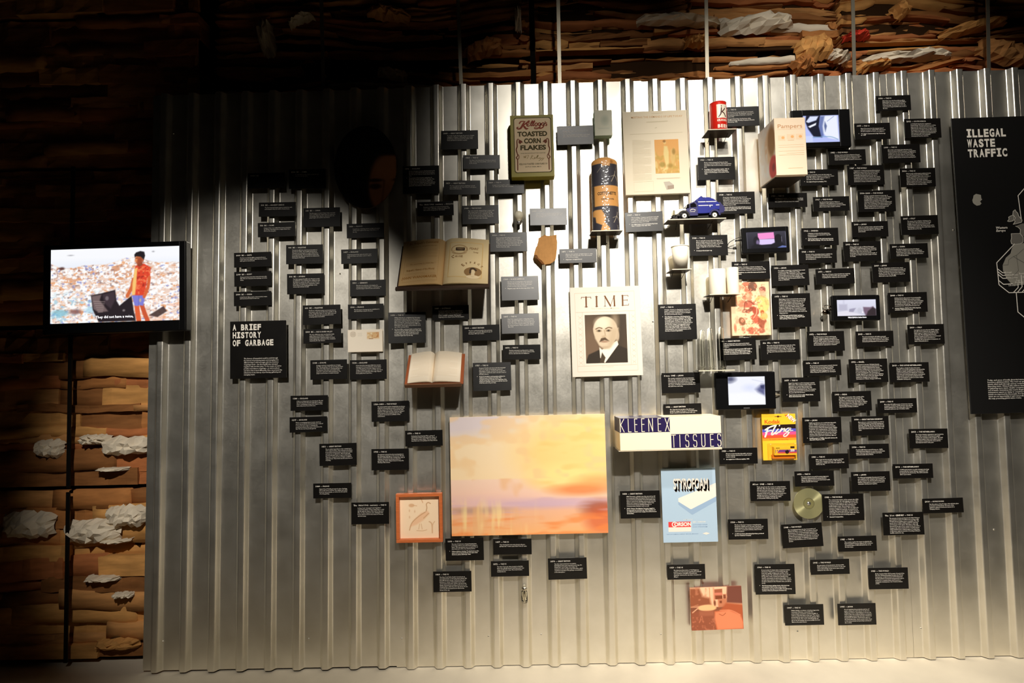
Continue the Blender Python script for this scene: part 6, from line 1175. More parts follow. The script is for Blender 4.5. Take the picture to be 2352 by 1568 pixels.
print_obj('label_lettering', text_geo([dict(s="KRUEGER'S", x=xo + 0.5 * u, z=20.5 * u, size=6.4 * u, style='bold_hi', align='c', sx=0.78), dict(s='BEER', x=xo + 1.5 * u, z=5.8 * u, size=10.2 * u, style='black_hi', align='c', sx=0.98, track=1.2 * u)]), 0, M_CW, root, on_cyl(r, 0.0006))

# roll of paper wrapped in film
Yc = -0.075; Cc = place(1392.5, 528, Yc); u = px_size(1392, 440, Yc); H = 171 * u; r = 30.5 * u
root = empty('wrapped_roll', (Cc[0], Yc, SH_ROLL[1] + 0.0004)); tag(root, 'tall roll in crinkled clear film with orange and dark label', 'paper roll')
ry_ = 0.043
def rad(z): return r * (1.0 - 0.03 * z / H) * np.where(z > H * 0.93, np.sqrt(np.clip(1 - ((z - H * 0.93) / (H * 0.075)) ** 2, 0.30, 1)), 1)
def on_roll(ex):
    def f(v):
        a = v[:, 0] / r; rr = rad(v[:, 1])
        return np.stack([(rr + ex) * np.sin(a), -(ry_ * rr / r + ex) * np.cos(a), v[:, 1]], 1)
    return f
zs = np.concatenate([np.linspace(0, H * 0.93, 8), np.linspace(H * 0.945, H, 6)]); Vv = []; seg = 40
for z in zs:
    rr = float(rad(np.array([z]))[0])
    for i in range(seg): Vv.append((rr * math.sin(2 * math.pi * i / seg), -ry_ * rr / r * math.cos(2 * math.pi * i / seg), z))
Fc = [(j * seg + i, (j + 1) * seg + i, (j + 1) * seg + (i + 1) % seg, j * seg + (i + 1) % seg) for j in range(len(zs) - 1) for i in range(seg)] + [tuple(range(seg)), tuple((len(zs) - 1) * seg + i for i in range(seg))[::-1]]
mesh_obj('paper_core', Vv, Fc, mat('roll_orange', (214, 156, 84), 0.6), root, True)
cv = Canvas(150, 342, (216, 156, 86)); k = 2 / 7.127; kx = 150 / 420.0
def q(zx, zy): return ((zx - 165) * kx, (zy - 115) * k)
NV = (56, 54, 62)
cv.rect(*q(150, 222), *q(600, 585), NV, 1, 3); cv.rect(*q(330, 200), *q(420, 260), (214, 156, 90), 1, 4); cv.rect(*q(150, 585), *q(235, 960), (70, 60, 50), 0.9, 6); cv.rect(*q(150, 925), *q(600, 1345), NV, 1, 3)
cv.poly([q(180, 1000), q(240, 980), q(320, 985), q(360, 1100), q(350, 1200), q(400, 1290), q(400, 1345), q(300, 1345), q(320, 1240), q(250, 1190), q(240, 1100), q(180, 1080)], (218, 160, 92), 1, 4)
for (a, b) in ((440, 340), (455, 1020)):
    cv.line([q(a + 45, b), q(a + 35, b + 60), q(a - 10, b + 180)], 2.6, (196, 180, 150), 0.9); cv.line([q(a + 30, b + 60), q(a + 60, b + 110), q(a + 90, b + 165)], 2.6, (196, 180, 150), 0.9); cv.line([q(a + 35, b + 70), q(a - 20, b + 100)], 2, (196, 180, 150), 0.8)
cv.line([q(280, 360), q(330, 280)], 2.5, (150, 136, 116), 0.8); cv.line([q(500, 1240), q(505, 1320)], 2.5, (196, 180, 150), 0.8); cv.ell(*q(440, 190), 6, 9, (160, 100, 40), 0.8, 4); cv.blur(1)
picture_obj('label_wrap', cv, 3.05 * r, H * 0.985, 0, mat('label_wrap_print', (255, 255, 255)) if False else picture_mat('label_wrap_print', 0.5), root, on_roll(0.0005), z0=0.0)
print_obj('label_lettering', text_geo([dict(s='COTTONETTE', x=2 * u, z=82 * u, size=9.0 * u, style='black_hi', align='c', sx=0.78), dict(s='PAPER TOWEL', x=3 * u, z=70 * u, size=5 * u, style='bold', align='c', sx=0.95)]), 0, mat('wrap_ink', (78, 56, 32), 0.6), root, on_roll(0.0009))
M_FILM = mat('clear_film', (255, 255, 255), 0.08, spec=0.6)
def _film():
    N, L, b = nodes(M_FILM)
    for n in list(N):
        if n.type != 'OUTPUT_MATERIAL': N.remove(n)
    out = [n for n in N if n.type == 'OUTPUT_MATERIAL'][0]
    tr = N.new('ShaderNodeBsdfTransparent'); gl = N.new('ShaderNodeBsdfGlossy'); gl.inputs['Roughness'].default_value = 0.12; fr = N.new('ShaderNodeMath'); fr.operation = 'MULTIPLY_ADD'; fr.inputs[1].default_value = 0.35; fr.inputs[2].default_value = 0.05; lw = N.new('ShaderNodeLayerWeight'); pw = N.new('ShaderNodeMath'); pw.operation = 'POWER'; pw.inputs[1].default_value = 3.0; L.new(lw.outputs['Facing'], pw.inputs[0]); L.new(pw.outputs[0], fr.inputs[0])
    tc = N.new('ShaderNodeTexCoord'); nz = N.new('ShaderNodeTexVoronoi'); nz.inputs['Scale'].default_value = 95; nz.feature = 'F1'; bp = N.new('ShaderNodeBump'); bp.inputs['Strength'].default_value = 0.45; bp.inputs['Distance'].default_value = 0.004
    mx = N.new('ShaderNodeMixShader'); L.new(tc.outputs['Object'], nz.inputs['Vector']); L.new(nz.outputs['Distance'], bp.inputs['Height'])
    for n in (gl,): L.new(bp.outputs[0], n.inputs['Normal'])
    L.new(fr.outputs[0], mx.inputs[0]); L.new(tr.outputs[0], mx.inputs[1]); L.new(gl.outputs[0], mx.inputs[2]); L.new(mx.outputs[0], out.inputs[0])
_film()
rg = np.random.default_rng(4); Vv = []; nz_ = 26; seg = 44
for j in range(nz_):
    z = -0.0 + (H + 0.003) * j / (nz_ - 1); rr = float(rad(np.array([min(z, H)]))[0])
    for i in range(seg):
        a = 2 * math.pi * i / seg; e = 0.0022 + abs(rg.normal(0, 0.0005)); Vv.append(((rr + e) * math.sin(a), -(ry_ * rr / r + e) * math.cos(a), z))
Fc = [(j * seg + i, (j + 1) * seg + i, (j + 1) * seg + (i + 1) % seg, j * seg + (i + 1) % seg) for j in range(nz_ - 1) for i in range(seg)] + [tuple((nz_ - 1) * seg + i for i in range(seg))]
mesh_obj('film_wrap', Vv, Fc, M_FILM, root, True)

# blue toy truck: side outlines run across its width
Yc = -0.072; g = place(1602, 499.3, Yc); u = px_size(1602, 480, Yc); k = u / 12.06
root = empty('toy_truck', (place(1600, 499.5, Yc)[0], Yc, SH_TRUCK[1] + 0.0004)); tag(root, 'blue and white toy garbage truck on its own shelf', 'toy truck')
root.rotation_euler = (0, 0, 0)
def tq(zx, zy): return ((zx / 12.06 + 1520 - 1600) * u, (838 - zy) * k)
def slab(name, pts, y0, y1, m, bev=0.0, par=None):
    P = [tq(*p) for p in pts]; bm = bmesh.new(); A = [bm.verts.new((x, y0, z)) for x, z in P]; B = [bm.verts.new((x, y1, z)) for x, z in P]; n = len(P)
    bm.faces.new(A); bm.faces.new(B[::-1])
    for i in range(n): bm.faces.new((A[i], B[i], B[(i + 1) % n], A[(i + 1) % n]))
    bmesh.ops.recalc_face_normals(bm, faces=bm.faces[:])
    if bev: bmesh.ops.bevel(bm, geom=bm.edges[:], offset=bev, segments=2, affect='EDGES')
    return bm_obj(name, bm, m, par or root)
M_BLUE = mat('truck_blue', (34, 42, 132), 0.3, coat=0.3); M_NAVY = mat('truck_navy', (44, 42, 92), 0.35); M_TWHITE = mat('truck_white', (240, 232, 214), 0.35); M_TYRE = mat('tyre_rubber', (24, 22, 20), 0.7); M_CHROME = mat('chrome', (220, 214, 200), 0.15, 1.0)
hw = 0.036
slab('load_body', [(940, 690), (945, 400), (880, 330), (1048, 205), (1100, 245), (1270, 248), (1380, 290), (1520, 400), (1545, 470), (1530, 600), (1420, 585), (1330, 610), (1280, 680), (1150, 690)], -hw, hw, M_BLUE, 0.0016)
slab('tail_hopper', [(1520, 405), (1560, 370), (1600, 430), (1680, 520), (1690, 600), (1640, 680), (1540, 690), (1525, 600)], -hw * 0.92, hw * 0.92, M_NAVY, 0.0014)
slab('cab', [(640, 540), (720, 530), (735, 400), (830, 360), (950, 300), (960, 520), (950, 740), (720, 745), (690, 650), (640, 600)], -hw * 0.9, hw * 0.9, M_NAVY, 0.0012)
slab('cab_window', [(745, 515), (752, 420), (850, 385), (905, 440), (910, 505)], -hw * 0.9 - 0.0008, -hw * 0.9 + 0.001, mat('cab_glass', (16, 14, 18), 0.15)); slab('windscreen', [(650, 500), (672, 420), (720, 405), (722, 520)], -hw * 0.8, hw * 0.8, mat('cab_glass', (16, 14, 18), 0.15))
slab('hood', [(335, 620), (345, 550), (480, 528), (600, 520), (660, 535), (650, 590), (560, 585), (460, 620), (400, 690), (340, 690)], -hw * 0.62, hw * 0.62, M_TWHITE, 0.002)
slab('grille', [(285, 690), (300, 560), (335, 545), (340, 700)], -hw * 0.5, hw * 0.5, mat('grille_green', (120, 112, 84), 0.35, 0.5), 0.001)
slab('chassis', [(330, 800), (380, 690), (950, 740), (1530, 690), (1560, 760), (1500, 790), (960, 790), (440, 820)], -hw * 0.6, hw * 0.6, M_TYRE)
slab('bumper', [(235, 760), (300, 720), (330, 760), (300, 780)], -hw * 0.9, hw * 0.9, M_TYRE, 0.0008); slab('bumper_guard', [(225, 815), (300, 765), (330, 790), (320, 840)], -hw * 0.8, hw * 0.8, M_CHROME, 0.0008); slab('headlamp', [(375, 680), (430, 660), (440, 700), (400, 720)], -hw * 0.72, -hw * 0.55, M_CHROME, 0.001)
for s in (-1, 1):
    y0, y1 = (-hw * 1.0, -hw * 0.5) if s < 0 else (hw * 0.5, hw * 1.0)
    arc = [(565 + 165 * math.cos(a), 760 - 165 * math.sin(a) * 0.98) for a in np.linspace(math.pi * 0.98, 0.0, 14)]; inn = [(570 + 112 * math.cos(a), 760 - 118 * math.sin(a)) for a in np.linspace(0.0, math.pi * 0.98, 14)]
    slab('front_fender', arc + inn, y0, y1, M_TYRE); arc = [(1405 + 155 * math.cos(a), 745 - 165 * math.sin(a)) for a in np.linspace(math.pi * 0.98, 0.0, 14)]; inn = [(1400 + 112 * math.cos(a), 745 - 118 * math.sin(a)) for a in np.linspace(0.0, math.pi * 0.98, 14)]
    slab('rear_fender', arc + inn, y0, y1, M_NAVY)
    for wx in (572, 1395):
        c_ = tq(wx, 745); wr_ = (838 - 745) * k
        for nm, prof, m in (('tyre', [(wr_ * 0.6, -0.006), (wr_ * 0.92, -0.006), (wr_, -0.004), (wr_, 0.004), (wr_ * 0.92, 0.006), (wr_ * 0.6, 0.006)], M_TYRE), ('wheel_rim', [(wr_ * 0.42, -0.0062), (wr_ * 0.52, -0.0075), (wr_ * 0.66, -0.0064), (wr_ * 0.66, 0.002), (wr_ * 0.42, 0.002)], M_TWHITE), ('hub_cap', [(wr_ * 0.42, -0.0054), (wr_ * 0.2, -0.0058), (wr_ * 0.16, -0.0085), (0.0, -0.009)], M_CHROME)):
            o = lathe(nm, prof, m, root, 28); o.rotation_euler = (math.radians(90) * -1, 0, 0) if s > 0 else (math.radians(-90), 0, 0)
            o.rotation_euler = (math.radians(90), 0, math.pi) if s > 0 else (math.radians(-90), 0, 0)
            o.location = (c_[0], s * hw * 0.84, c_[1])
st = []
for a, b in (((965, 372), (1150, 372)), ((1180, 372), (1450, 372)), ((970, 474), (1230, 474)), ((1260, 474), (1345, 474)), ((1448, 470), (1522, 470)), ((1270, 480), (1280, 510))): st.append(([tq(*a), tq(*b)], 20 * k))
print_obj('white_stripes', stroke_geo(st), -hw - 0.0006, M_TWHITE, root)
print_obj('seam_lines', stroke_geo([([tq(1048, 205), tq(1150, 330), tq(1215, 440)], 10 * k), ([tq(1215, 440), tq(1330, 500), tq(1200, 620)], 8 * k)]), -hw - 0.0004, mat('seam_dark', (22, 26, 84), 0.4), root)
it = [dict(s='CITY', x=tq(815, 592)[0], z=tq(815, 592)[1], size=46 * k, style='bold', align='c', sx=1.2), dict(s='OF', x=tq(815, 0)[0], z=tq(815, 600)[1] - 20 * k, size=0.1 * k, style='reg')]
arcp = [tq(740 + 130 * t, 600 - 34 * math.sin(math.pi * t)) for t in np.linspace(0, 1, 7)]
TT = [dict(s=ch, x=tq(738 + 128 * (i + 0.5) / 9, 0)[0], z=tq(0, 605 - 32 * math.sin(math.pi * (i + 0.5) / 9))[1], size=34 * k, style='bold', align='c', rot=0.5 - i * 0.125) for i, ch in enumerate('SANITATION')] if False else [dict(s=ch, x=tq(735 + 148 * (i + 0.5) / 7, 0)[0], z=tq(0, 610 - 34 * math.sin(math.pi * (i + 0.5) / 7))[1], size=38 * k, style='bold', align='c', rot=0.5 - i * 0.166) for i, ch in enumerate('GARWOOD')]
TT.append(dict(s='LOAD-PACKER', x=tq(802, 0)[0], z=tq(0, 640)[1], size=28 * k, style='bold', align='c', sx=0.75)); TT.append(dict(s='1938', x=tq(985, 0)[0], z=tq(0, 665)[1], size=28 * k, style='reg'))
print_obj('door_lettering', text_geo([t for t in TT if t['s'] != '1938']), -hw * 0.9 - 0.0006, M_TWHITE, root)
slab('mirror', [(940, 350), (955, 290), (972, 295), (950, 360)], -hw * 1.05, -hw * 0.85, M_CHROME); slab('door_handle', [(895, 470), (925, 465), (925, 485), (897, 490)], -hw * 0.9 - 0.002, -hw * 0.9, M_CHROME, 0.0004)

# paper cup
Yc = -0.086; Cc = place(1563.5, 616.5, Yc); u = px_size(1560, 590, Yc); H = 55.5 * u; r0, r1 = 14.6 * u, 19.3 * u
root = empty('paper_cup', (Cc[0], Yc, SH_CUP[1] + 0.0004)); tag(root, 'plain white paper cup on a little shelf', 'cup')
lathe('cup_wall', [(r0 * 0.93, 0.002), (r0, 0.0), (r1, H - 0.002), (r1 - 0.001, H - 0.002), (r0 - 0.001, 0.003), (0.0, 0.003)], mat('cup_white', (244, 234, 212), 0.6), root, 40)
lathe('rolled_rim', [(r1 - 0.0012, H - 0.004), (r1 + 0.0016, H - 0.0035), (r1 + 0.0022, H - 0.0015), (r1 + 0.001, H + 0.0006), (r1 - 0.001, H)], mat('cup_white', (244, 234, 212), 0.6), root, 40)

# two white paper rolls
for px, top, rp, yy, lb in ((1648.6, 615, 18.3, -0.072, 'wider of two white paper rolls standing on one shelf'), (1684.2, 612.5, 13.2, -0.086, 'slimmer of two white paper rolls, against the collage print')):
    Cc = place(px, 674, yy); u = px_size(px, 645, yy); r = rp * u; H = (673.5 - top) * u
    root = empty('paper_roll', (Cc[0], yy, SH_TP[1] + 0.0004)); tag(root, lb, 'paper roll', 'white paper rolls')
    lathe('rolled_paper', [(r * 0.36, 0.0), (r * 0.985, 0.0), (r, 0.0015), (r, H - 0.0015), (r * 0.985, H), (r * 0.36, H)], mat('roll_white', (246, 236, 214), 0.8), root, 36); lathe('inner_tube', [(r * 0.33, 0.001), (r * 0.36, 0.001), (r * 0.36, H - 0.001), (r * 0.33, H - 0.001)], mat('core_brown', (150, 110, 70), 0.8), root, 24)

# clear bottle preforms standing on their mouths
for px, top, yy, tilt, lb in ((1614.5, 756, -0.06, 0.02, 'clear plastic tube nearest the tall plate, of three on the shelf'), (1634.5, 751.5, -0.082, -0.008, 'middle one of three clear plastic tubes on the shelf'), (1661, 749.5, -0.07, -0.012, 'clear plastic tube on the open side, of three on the shelf')):
    Cc = place(px, 849, yy); u = px_size(px, 800, yy); r = 6.6 * u; H = (848.5 - top) * u
    root = empty('bottle_preform', (Cc[0], yy, SH_PET[1] + 0.0004)); root.rotation_euler = (0, tilt, 0); tag(root, lb.replace('nearest', 'next to'), 'plastic tube', 'clear plastic tubes')
    prof = [(r * 0.9, 0.0), (r * 1.02, 0.0), (r * 1.02, 0.014)] + [(r * 1.0, 0.018)] + [(r * (0.98 - 0.08 * t), 0.022 + (H - r - 0.022) * t) for t in np.linspace(0, 1, 4)] + [(r * 0.9 * math.cos(a), H - r + r * math.sin(a)) for a in np.linspace(0.2, math.pi / 2, 6)]
    inn = [(max(a - 0.0022, 0.0), b - (0.0022 if b > H - r else 0)) for a, b in prof][::-1]
    lathe('tube_wall', prof + [(p if p[0] > 1e-4 else (0.0, p[1])) for p in inn], M_CLEAR, root, 28)
    lathe('neck_ring', [(r * 1.02, 0.0135), (r * 1.25, 0.0145), (r * 1.25, 0.017), (r * 1.0, 0.018)], M_CLEAR, root, 28); lathe('screw_thread', [(r * 1.02, 0.003), (r * 1.1, 0.0045), (r * 1.02, 0.006), (r * 1.1, 0.0085), (r * 1.02, 0.010)], M_CLEAR, root, 28)

# compact disc
Yc = -0.031; Cc = place(1857.8, 1156, Yc); u = px_size(1857.8, 1156, Yc); r = 34.6 * u
root = empty('compact_disc', Cc); tag(root, 'shiny iridescent disc with a hole', 'disc'); root.rotation_euler = (0, 0, 0)
M_CD = mat('disc_foil', (206, 202, 150), 0.3, 0.72)
def _cd():
    N, L, b = nodes(M_CD); tg = N.new('ShaderNodeTangent'); tg.direction_type = 'RADIAL'; tg.axis = 'Z'
    L.new(tg.outputs[0], b.inputs['Tangent']); b.inputs['Anisotropic'].default_value = 0.9; b.inputs['Thin Film Thickness'].default_value = 520; b.inputs['Thin Film IOR'].default_value = 1.6
_cd()
def ringdisc(name, ra, rb, y, m, seg=72):
    Vv = []; 
    for rr in (ra, (ra + rb) / 2, rb):
        for i in range(seg): a = 2 * math.pi * i / seg; Vv.append((rr * math.cos(a), rr * math.sin(a), y))
    Fc = [(j * seg + i, (j + 1) * seg + i, (j + 1) * seg + (i + 1) % seg, j * seg + (i + 1) % seg) for j in range(2) for i in range(seg)]
    o = mesh_obj(name, Vv, Fc, m, root); o.rotation_euler = (math.radians(90), 0, 0); sd = o.modifiers.new('gauge', 'SOLIDIFY'); sd.thickness = 0.0012; sd.offset = -1; return o
ringdisc('data_foil', r * 0.36, r, 0.0, M_CD); ringdisc('clear_hub', r * 0.13, r * 0.355, 0.0, mat('hub_plastic', (170, 164, 112), 0.25, 0.6)); ringdisc('hub_ring', r * 0.335, r * 0.365, 0.0002, mat('hub_ring', (86, 82, 56), 0.4))
o = lathe('fixing_pin', [(r * 0.125, -0.0012), (r * 0.125, 0.0075), (0.0, 0.0075)], M_BADGE, root, 16); o.rotation_euler = (math.radians(-90), 0, 0)

# pale nappy box
yf, yb = -0.206, -0.026; l, r_, t, b = 1780.8, 1851.8, 268.8, 402.5
Cc = place((l + r_) / 2, (t + b) / 2, yf); u = px_size((l + r_) / 2, (t + b) / 2, yf); w, h = (r_ - l) * u, (b - t) * u; D = yb - yf
root = empty('nappy_box', Cc + [0, 0, 0]); tag(root, 'deep pale nappy box standing far out from the wall', 'box')
M_NB = mat('nappy_cream', (250, 226, 196), 0.55)
bm = bmesh.new(); add_box(bm, -w / 2, w / 2, 0, D, -h / 2, h / 2, 0.0012, 1); bm_obj('carton', bm, M_NB, root)
M_NI = mat('nappy_ink', (206, 146, 92), 0.6); M_NL = mat('nappy_line', (240, 200, 156), 0.6)
sz = 13.2 * u; tw = text_width('Pampers', sz, 'reg_hi'); print_obj('printed_name', text_geo([dict(s='Pampers', x=0, z=h / 2 - 24 * u, size=sz, style='reg_hi', align='c', sx=58 * u / tw)]), -0.0004, M_NI, root)
ln = [([(-29 * u, h / 2 - 27 * u), (30 * u, h / 2 - 26.5 * u)], 0.5 * u)]
for i, yy in enumerate((64, 69, 78, 83, 87)): ln.append(([((-28 if i != 3 else -10) * u, h / 2 - yy * u), (30 * u, h / 2 - (yy - 0.5) * u)], 0.55 * u))
ln.append(([(-8 * u, h / 2 - 118 * u), (25 * u, h / 2 - 117.6 * u)], 0.9 * u)); ln.append(([(-6 * u, h / 2 - 52.5 * u), (8 * u, h / 2 - 52.3 * u)], 0.9 * u))
print_obj('printed_lines', stroke_geo(ln), -0.0004, M_NL, root)
G = [ellipse_geo(x * u, h / 2 - y * u, 3.6 * u, 3.2 * u, 16) for x, y in ((-17, 46.5), (4.5, 44.5), (23, 44.5))]; print_obj('printed_faces', join_geo(G), -0.0006, mat('face_orange', (240, 178, 112), 0.6), root)
print_obj('picture_ground', join_geo([rect_geo(-28 * u, h / 2 - 53 * u, -12 * u, h / 2 - 41 * u), rect_geo(-8 * u, h / 2 - 50 * u, 10 * u, h / 2 - 38.5 * u), rect_geo(13 * u, h / 2 - 51 * u, 29 * u, h / 2 - 38 * u)]), -0.0003, mat('picture_ground', (246, 216, 180), 0.6), root)
cv = Canvas(110, 150, (252, 240, 226)); cv.ell(26, 60, 26, 46, (168, 122, 74), 1, 8) if False else None
cv.ell(72, 62, 30, 44, (244, 206, 166), 1, 10); cv.ell(88, 52, 24, 40, (176, 128, 78), 0.95, 10); cv.ell(92, 122, 26, 30, (216, 78, 70), 1, 6); cv.ell(94, 124, 9, 10, (150, 40, 44), 0.9, 6); cv.cloud((20, 26), (255, 252, 246), 0.5, 0.2, 0.8, 3, mask=(cv.X < 60) * 1.0); cv.blur(2)
fnL = lambda v: np.stack([np.full(len(v), -w / 2 - 0.0005), -v[:, 0], v[:, 1]], 1)      # onto the side: print runs from the wall to the front
picture_obj('side_picture', cv, D * 0.99, h * 0.99, 0, P_PRINT, root, lambda v: np.stack([np.full(len(v), -w / 2 - 0.0005), D / 2 - v[:, 0] * 1.0, v[:, 1]], 1), z0=-h * 0.495)
box('wall_bracket', -0.03, 0.03, D - 0.001, D + 0.0015, -0.04, 0.04, M_DARK, root); box('support_plate', -w / 2 + 0.004, w / 2 - 0.004, D * 0.15, D + 0.0015, -h / 2 - 0.003, -h / 2 - 0.0002, M_SHELF, root)

# long tissue box
yf, yb = -0.170, -0.030; l, r_, t, b = 1423.8, 1656.2, 956.2, 1030.2
Cc = place((l + r_) / 2, (t + b) / 2, yf); u = px_size((l + r_) / 2, (t + b) / 2, yf); w, h = (r_ - l) * u, (b - t) * u; D = yb - yf
root = empty('tissue_box', (Cc[0], yf, SH_BOX[1] + 0.0003)); tag(root, 'long cream and navy tissue box on a clear shelf', 'box')
M_TC = mat('tissue_cream', (250, 234, 204), 0.5); M_TN = mat('tissue_navy', (40, 30, 74), 0.35)
bm = bmesh.new(); add_box(bm, -w / 2, w / 2, 0, D, 0, h, 0.001, 1); bm_obj('carton', bm, M_TC, root)
navy = [rect_geo(-w / 2 + 0.0004, h * 0.545, -w / 2 + w * 0.496, h - 0.0005), rect_geo(-w / 2 + w * 0.505, h * 0.045, w / 2 - 0.0004, h * 0.475)]
print_obj('navy_field', join_geo(navy), -0.0004, M_TN, root)
print_obj('navy_top', rect_geo(-w / 2 + 0.0004, 0.0004, -w / 2 + w * 0.44, D - 0.001), 0, M_TN, root, lambda v: np.stack([v[:, 0], v[:, 1], np.full(len(v), h + 0.0004)], 1))
print_obj('navy_side', rect_geo(0.0004, h * 0.55, D - 0.001, h - 0.0005), 0, M_TN, root, lambda v: np.stack([np.full(len(v), -w / 2 - 0.0004), v[:, 0], v[:, 1]], 1))
# tall thin deco capitals drawn with an even pen
def deco(ch, x0, x1, z0, z1):
    m = (x0 + x1) / 2; zm = (z0 + z1) / 2; zh = z0 + (z1 - z0) * 0.56; q_ = (x1 - x0) * 0.5; d = (z1 - z0) * 0.14
    return {'K': [[(x0, z0), (x0, z1)], [(x1, z1), (x0 + q_ * 0.25, zh)], [(x0 + q_ * 0.35, zh - d * .2), (x1, z0)]], 'L': [[(x0, z1), (x0, z0), (x1, z0)]], 'E': [[(x1, z1), (x0, z1), (x0, z0), (x1, z0)], [(x0, zh), (x1 - q_ * .2, zh)]],
            'N': [[(x0, z0), (x0, z1), (x1, z0), (x1, z1)]], 'X': [[(x0, z1), (x1, z0)], [(x1, z1), (x0, z0)]], 'T': [[(x0, z1), (x1, z1)], [(m, z1), (m, z0)]], 'I': [[(m, z0), (m, z1)]],
            'S': [[(x1, z1 - d * 1.2), (x1 - q_ * .3, z1), (x0 + q_ * .3, z1), (x0, z1 - d), (x0, zm + d), (x0 + q_ * .4, zm), (x1 - q_ * .4, zm), (x1, zm - d), (x1, z0 + d), (x1 - q_ * .3, z0), (x0 + q_ * .3, z0), (x0, z0 + d * 1.2)]],
            'U': [[(x0, z1), (x0, z0 + d), (x0 + q_ * .4, z0), (x1 - q_ * .4, z0), (x1, z0 + d), (x1, z1)]]}[ch]
S = []
def put(word, xs, zlo, zhi):
    for ch, (a, b_) in zip(word, xs):
        for pl in deco(ch, -w / 2 + a * w, -w / 2 + b_ * w, zlo * h, zhi * h):
            for p0, p1 in zip(pl[:-1], pl[1:]): S.append(([p0, p1], 1.55 * u))
f = lambda zx: (zx - 243) / 1300.0
put('KLEENEX', [(f(252), f(300)), (f(355), f(390)), (f(437), f(470)), (f(527), f(562)), (f(617), f(667)), (f(738), f(774)), (f(828), f(880))], 0.575, 0.97)
put('TISSUES', [(f(905), f(955)), (f(1005), f(1013)), (f(1082), f(1122)), (f(1182), f(1224)), (f(1287), f(1330)), (f(1400), f(1438)), (f(1492), f(1532))], 0.075, 0.445)
print_obj('deco_lettering', stroke_geo(S), -0.0008, M_TC, root)

# yellow blister pack with a throwaway camera
o, w, h, u, fy = board('blister_pack', 1751.3, 1828.6, 950.6, 1056, -0.027, 0.002, mat('pack_yellow', (250, 196, 48), 0.4), 'yellow hanging pack with a throwaway camera in a clear blister', 'camera pack', bevel=0.0006, roll=0.3)
k = 1 / 10.45
def c(zx, zy): return ((zx * k + 1720 - 1790 - (zy * k + 930 - 1003.3) * 0.047) * u, -(zy * k + 930 - 1003.3) * u)
def band(y0, y1, y0r=None, y1r=None): return poly_geo([(-w / 2 + 0.0005, c(310, y0)[1]), (-w / 2 + 0.0005, c(310, y1)[1]), (w / 2 - 0.0005, c(1110, y1 - 12)[1]), (w / 2 - 0.0005, c(1110, y0 - 12)[1])])
for nm, y0, y1, cc in (('black_band', 475, 578, (38, 22, 20)), ('blue_band', 578, 650, (82, 84, 190)), ('pink_band', 650, 722, (232, 84, 140)), ('red_band', 722, 795, (236, 84, 50)), ('orange_band', 795, 850, (246, 150, 40))): print_obj(nm, band(y0, y1), fy - 0.0003, mat('pack_' + nm, cc, 0.4), o)
M_PR = mat('pack_red', (226, 96, 24), 0.5)
print_obj('corner_banner', poly_geo([c(845, 242), c(945, 232), c(1100, 372), c(1095, 425)]), fy - 0.0004, M_PR, o)
print_obj('banner_lettering', text_geo([dict(s='NEW', x=c(985, 335)[0], z=c(985, 352)[1], size=11.5 * u, style='black_hi', align='c', rot=-0.72, sx=0.85)]), fy - 0.0008, M_WHITE, o)
sz = 92 * k * u / 0.73; tw = text_width('Kodak', sz, 'bold_hi'); print_obj('brand_lettering', text_geo([dict(s='Kodak', x=c(372, 440)[0], z=c(372, 440)[1], size=sz, style='bold_hi', sx=372 * k * u / tw)]), fy - 0.0005, M_PR, o)
Wc = lambda pts: [c(*p) for p in pts]; wd = lambda n: n * k * u
fl_ = [(Wc([(455, 545), (425, 660), (392, 755)]), wd(40)), (Wc([(392, 590), (440, 560), (530, 515), (615, 490)]), wd(34)), (Wc([(400, 655), (470, 620), (545, 605)]), wd(28)), (Wc([(650, 485), (590, 590), (545, 690), (570, 705), (640, 650)]), wd(34)), (Wc([(700, 575), (640, 655), (650, 690), (720, 640)]), wd(30)), (Wc([(735, 485), (728, 498)]), wd(28)),
       (Wc([(790, 560), (735, 650)]), wd(30)), (Wc([(745, 640), (810, 580), (860, 565), (840, 610), (830, 640), (880, 610)]), wd(26)), (Wc([(1000, 560), (930, 560), (880, 610), (905, 640), (960, 600), (1000, 555), (960, 660), (900, 740), (840, 750), (840, 715), (910, 660), (1000, 620), (1058, 615)]), [wd(20), wd(24), wd(28), wd(24), wd(22), wd(26), wd(30), wd(28), wd(24), wd(22), wd(20), wd(18), wd(14)])]
print_obj('script_lettering', stroke_geo(fl_), fy - 0.0009, M_WHITE, o)
print_obj('slogan', text_geo([dict(s='The camera in a film. Easy as Fling.', x=c(720, 835)[0], z=c(720, 835)[1], size=3.6 * u, style='bold', align='c', sx=0.88)]), fy - 0.0006, M_PR, o)
print_obj('hanging_slot', join_geo([rect_geo(*c(615, 285), *c(780, 268)), ellipse_geo(*c(698, 277), 30 * k * u, 26 * k * u, 16)]), fy - 0.0004, mat('slot_brown', (150, 92, 30), 0.6), o)
x0_, z0_ = c(560, 1180); x1_, z1_ = c(1085, 985)
box('camera', x0_, x1_, fy - 0.028, fy - 0.0004, z0_, z1_, mat('camera_yellow', (248, 190, 46), 0.4), o, 0.0016); fc = fy - 0.0284
print_obj('camera_band', rect_geo(*c(580, 1130), *c(1080, 1050)), fc, mat('camera_purple', (120, 64, 130), 0.4), o); print_obj('camera_stripe', rect_geo(*c(640, 1135), *c(1080, 1105)), fc - 0.0002, mat('camera_red', (220, 84, 70), 0.4), o)
print_obj('camera_mark', stroke_geo([(Wc([(600, 1050), (600, 1165)]), wd(26)), (Wc([(660, 1050), (612, 1108)]), wd(18)), (Wc([(612, 1108), (655, 1168)]), wd(18))]), fc - 0.0004, mat('camera_yellow', (248, 190, 46), 0.4), o)
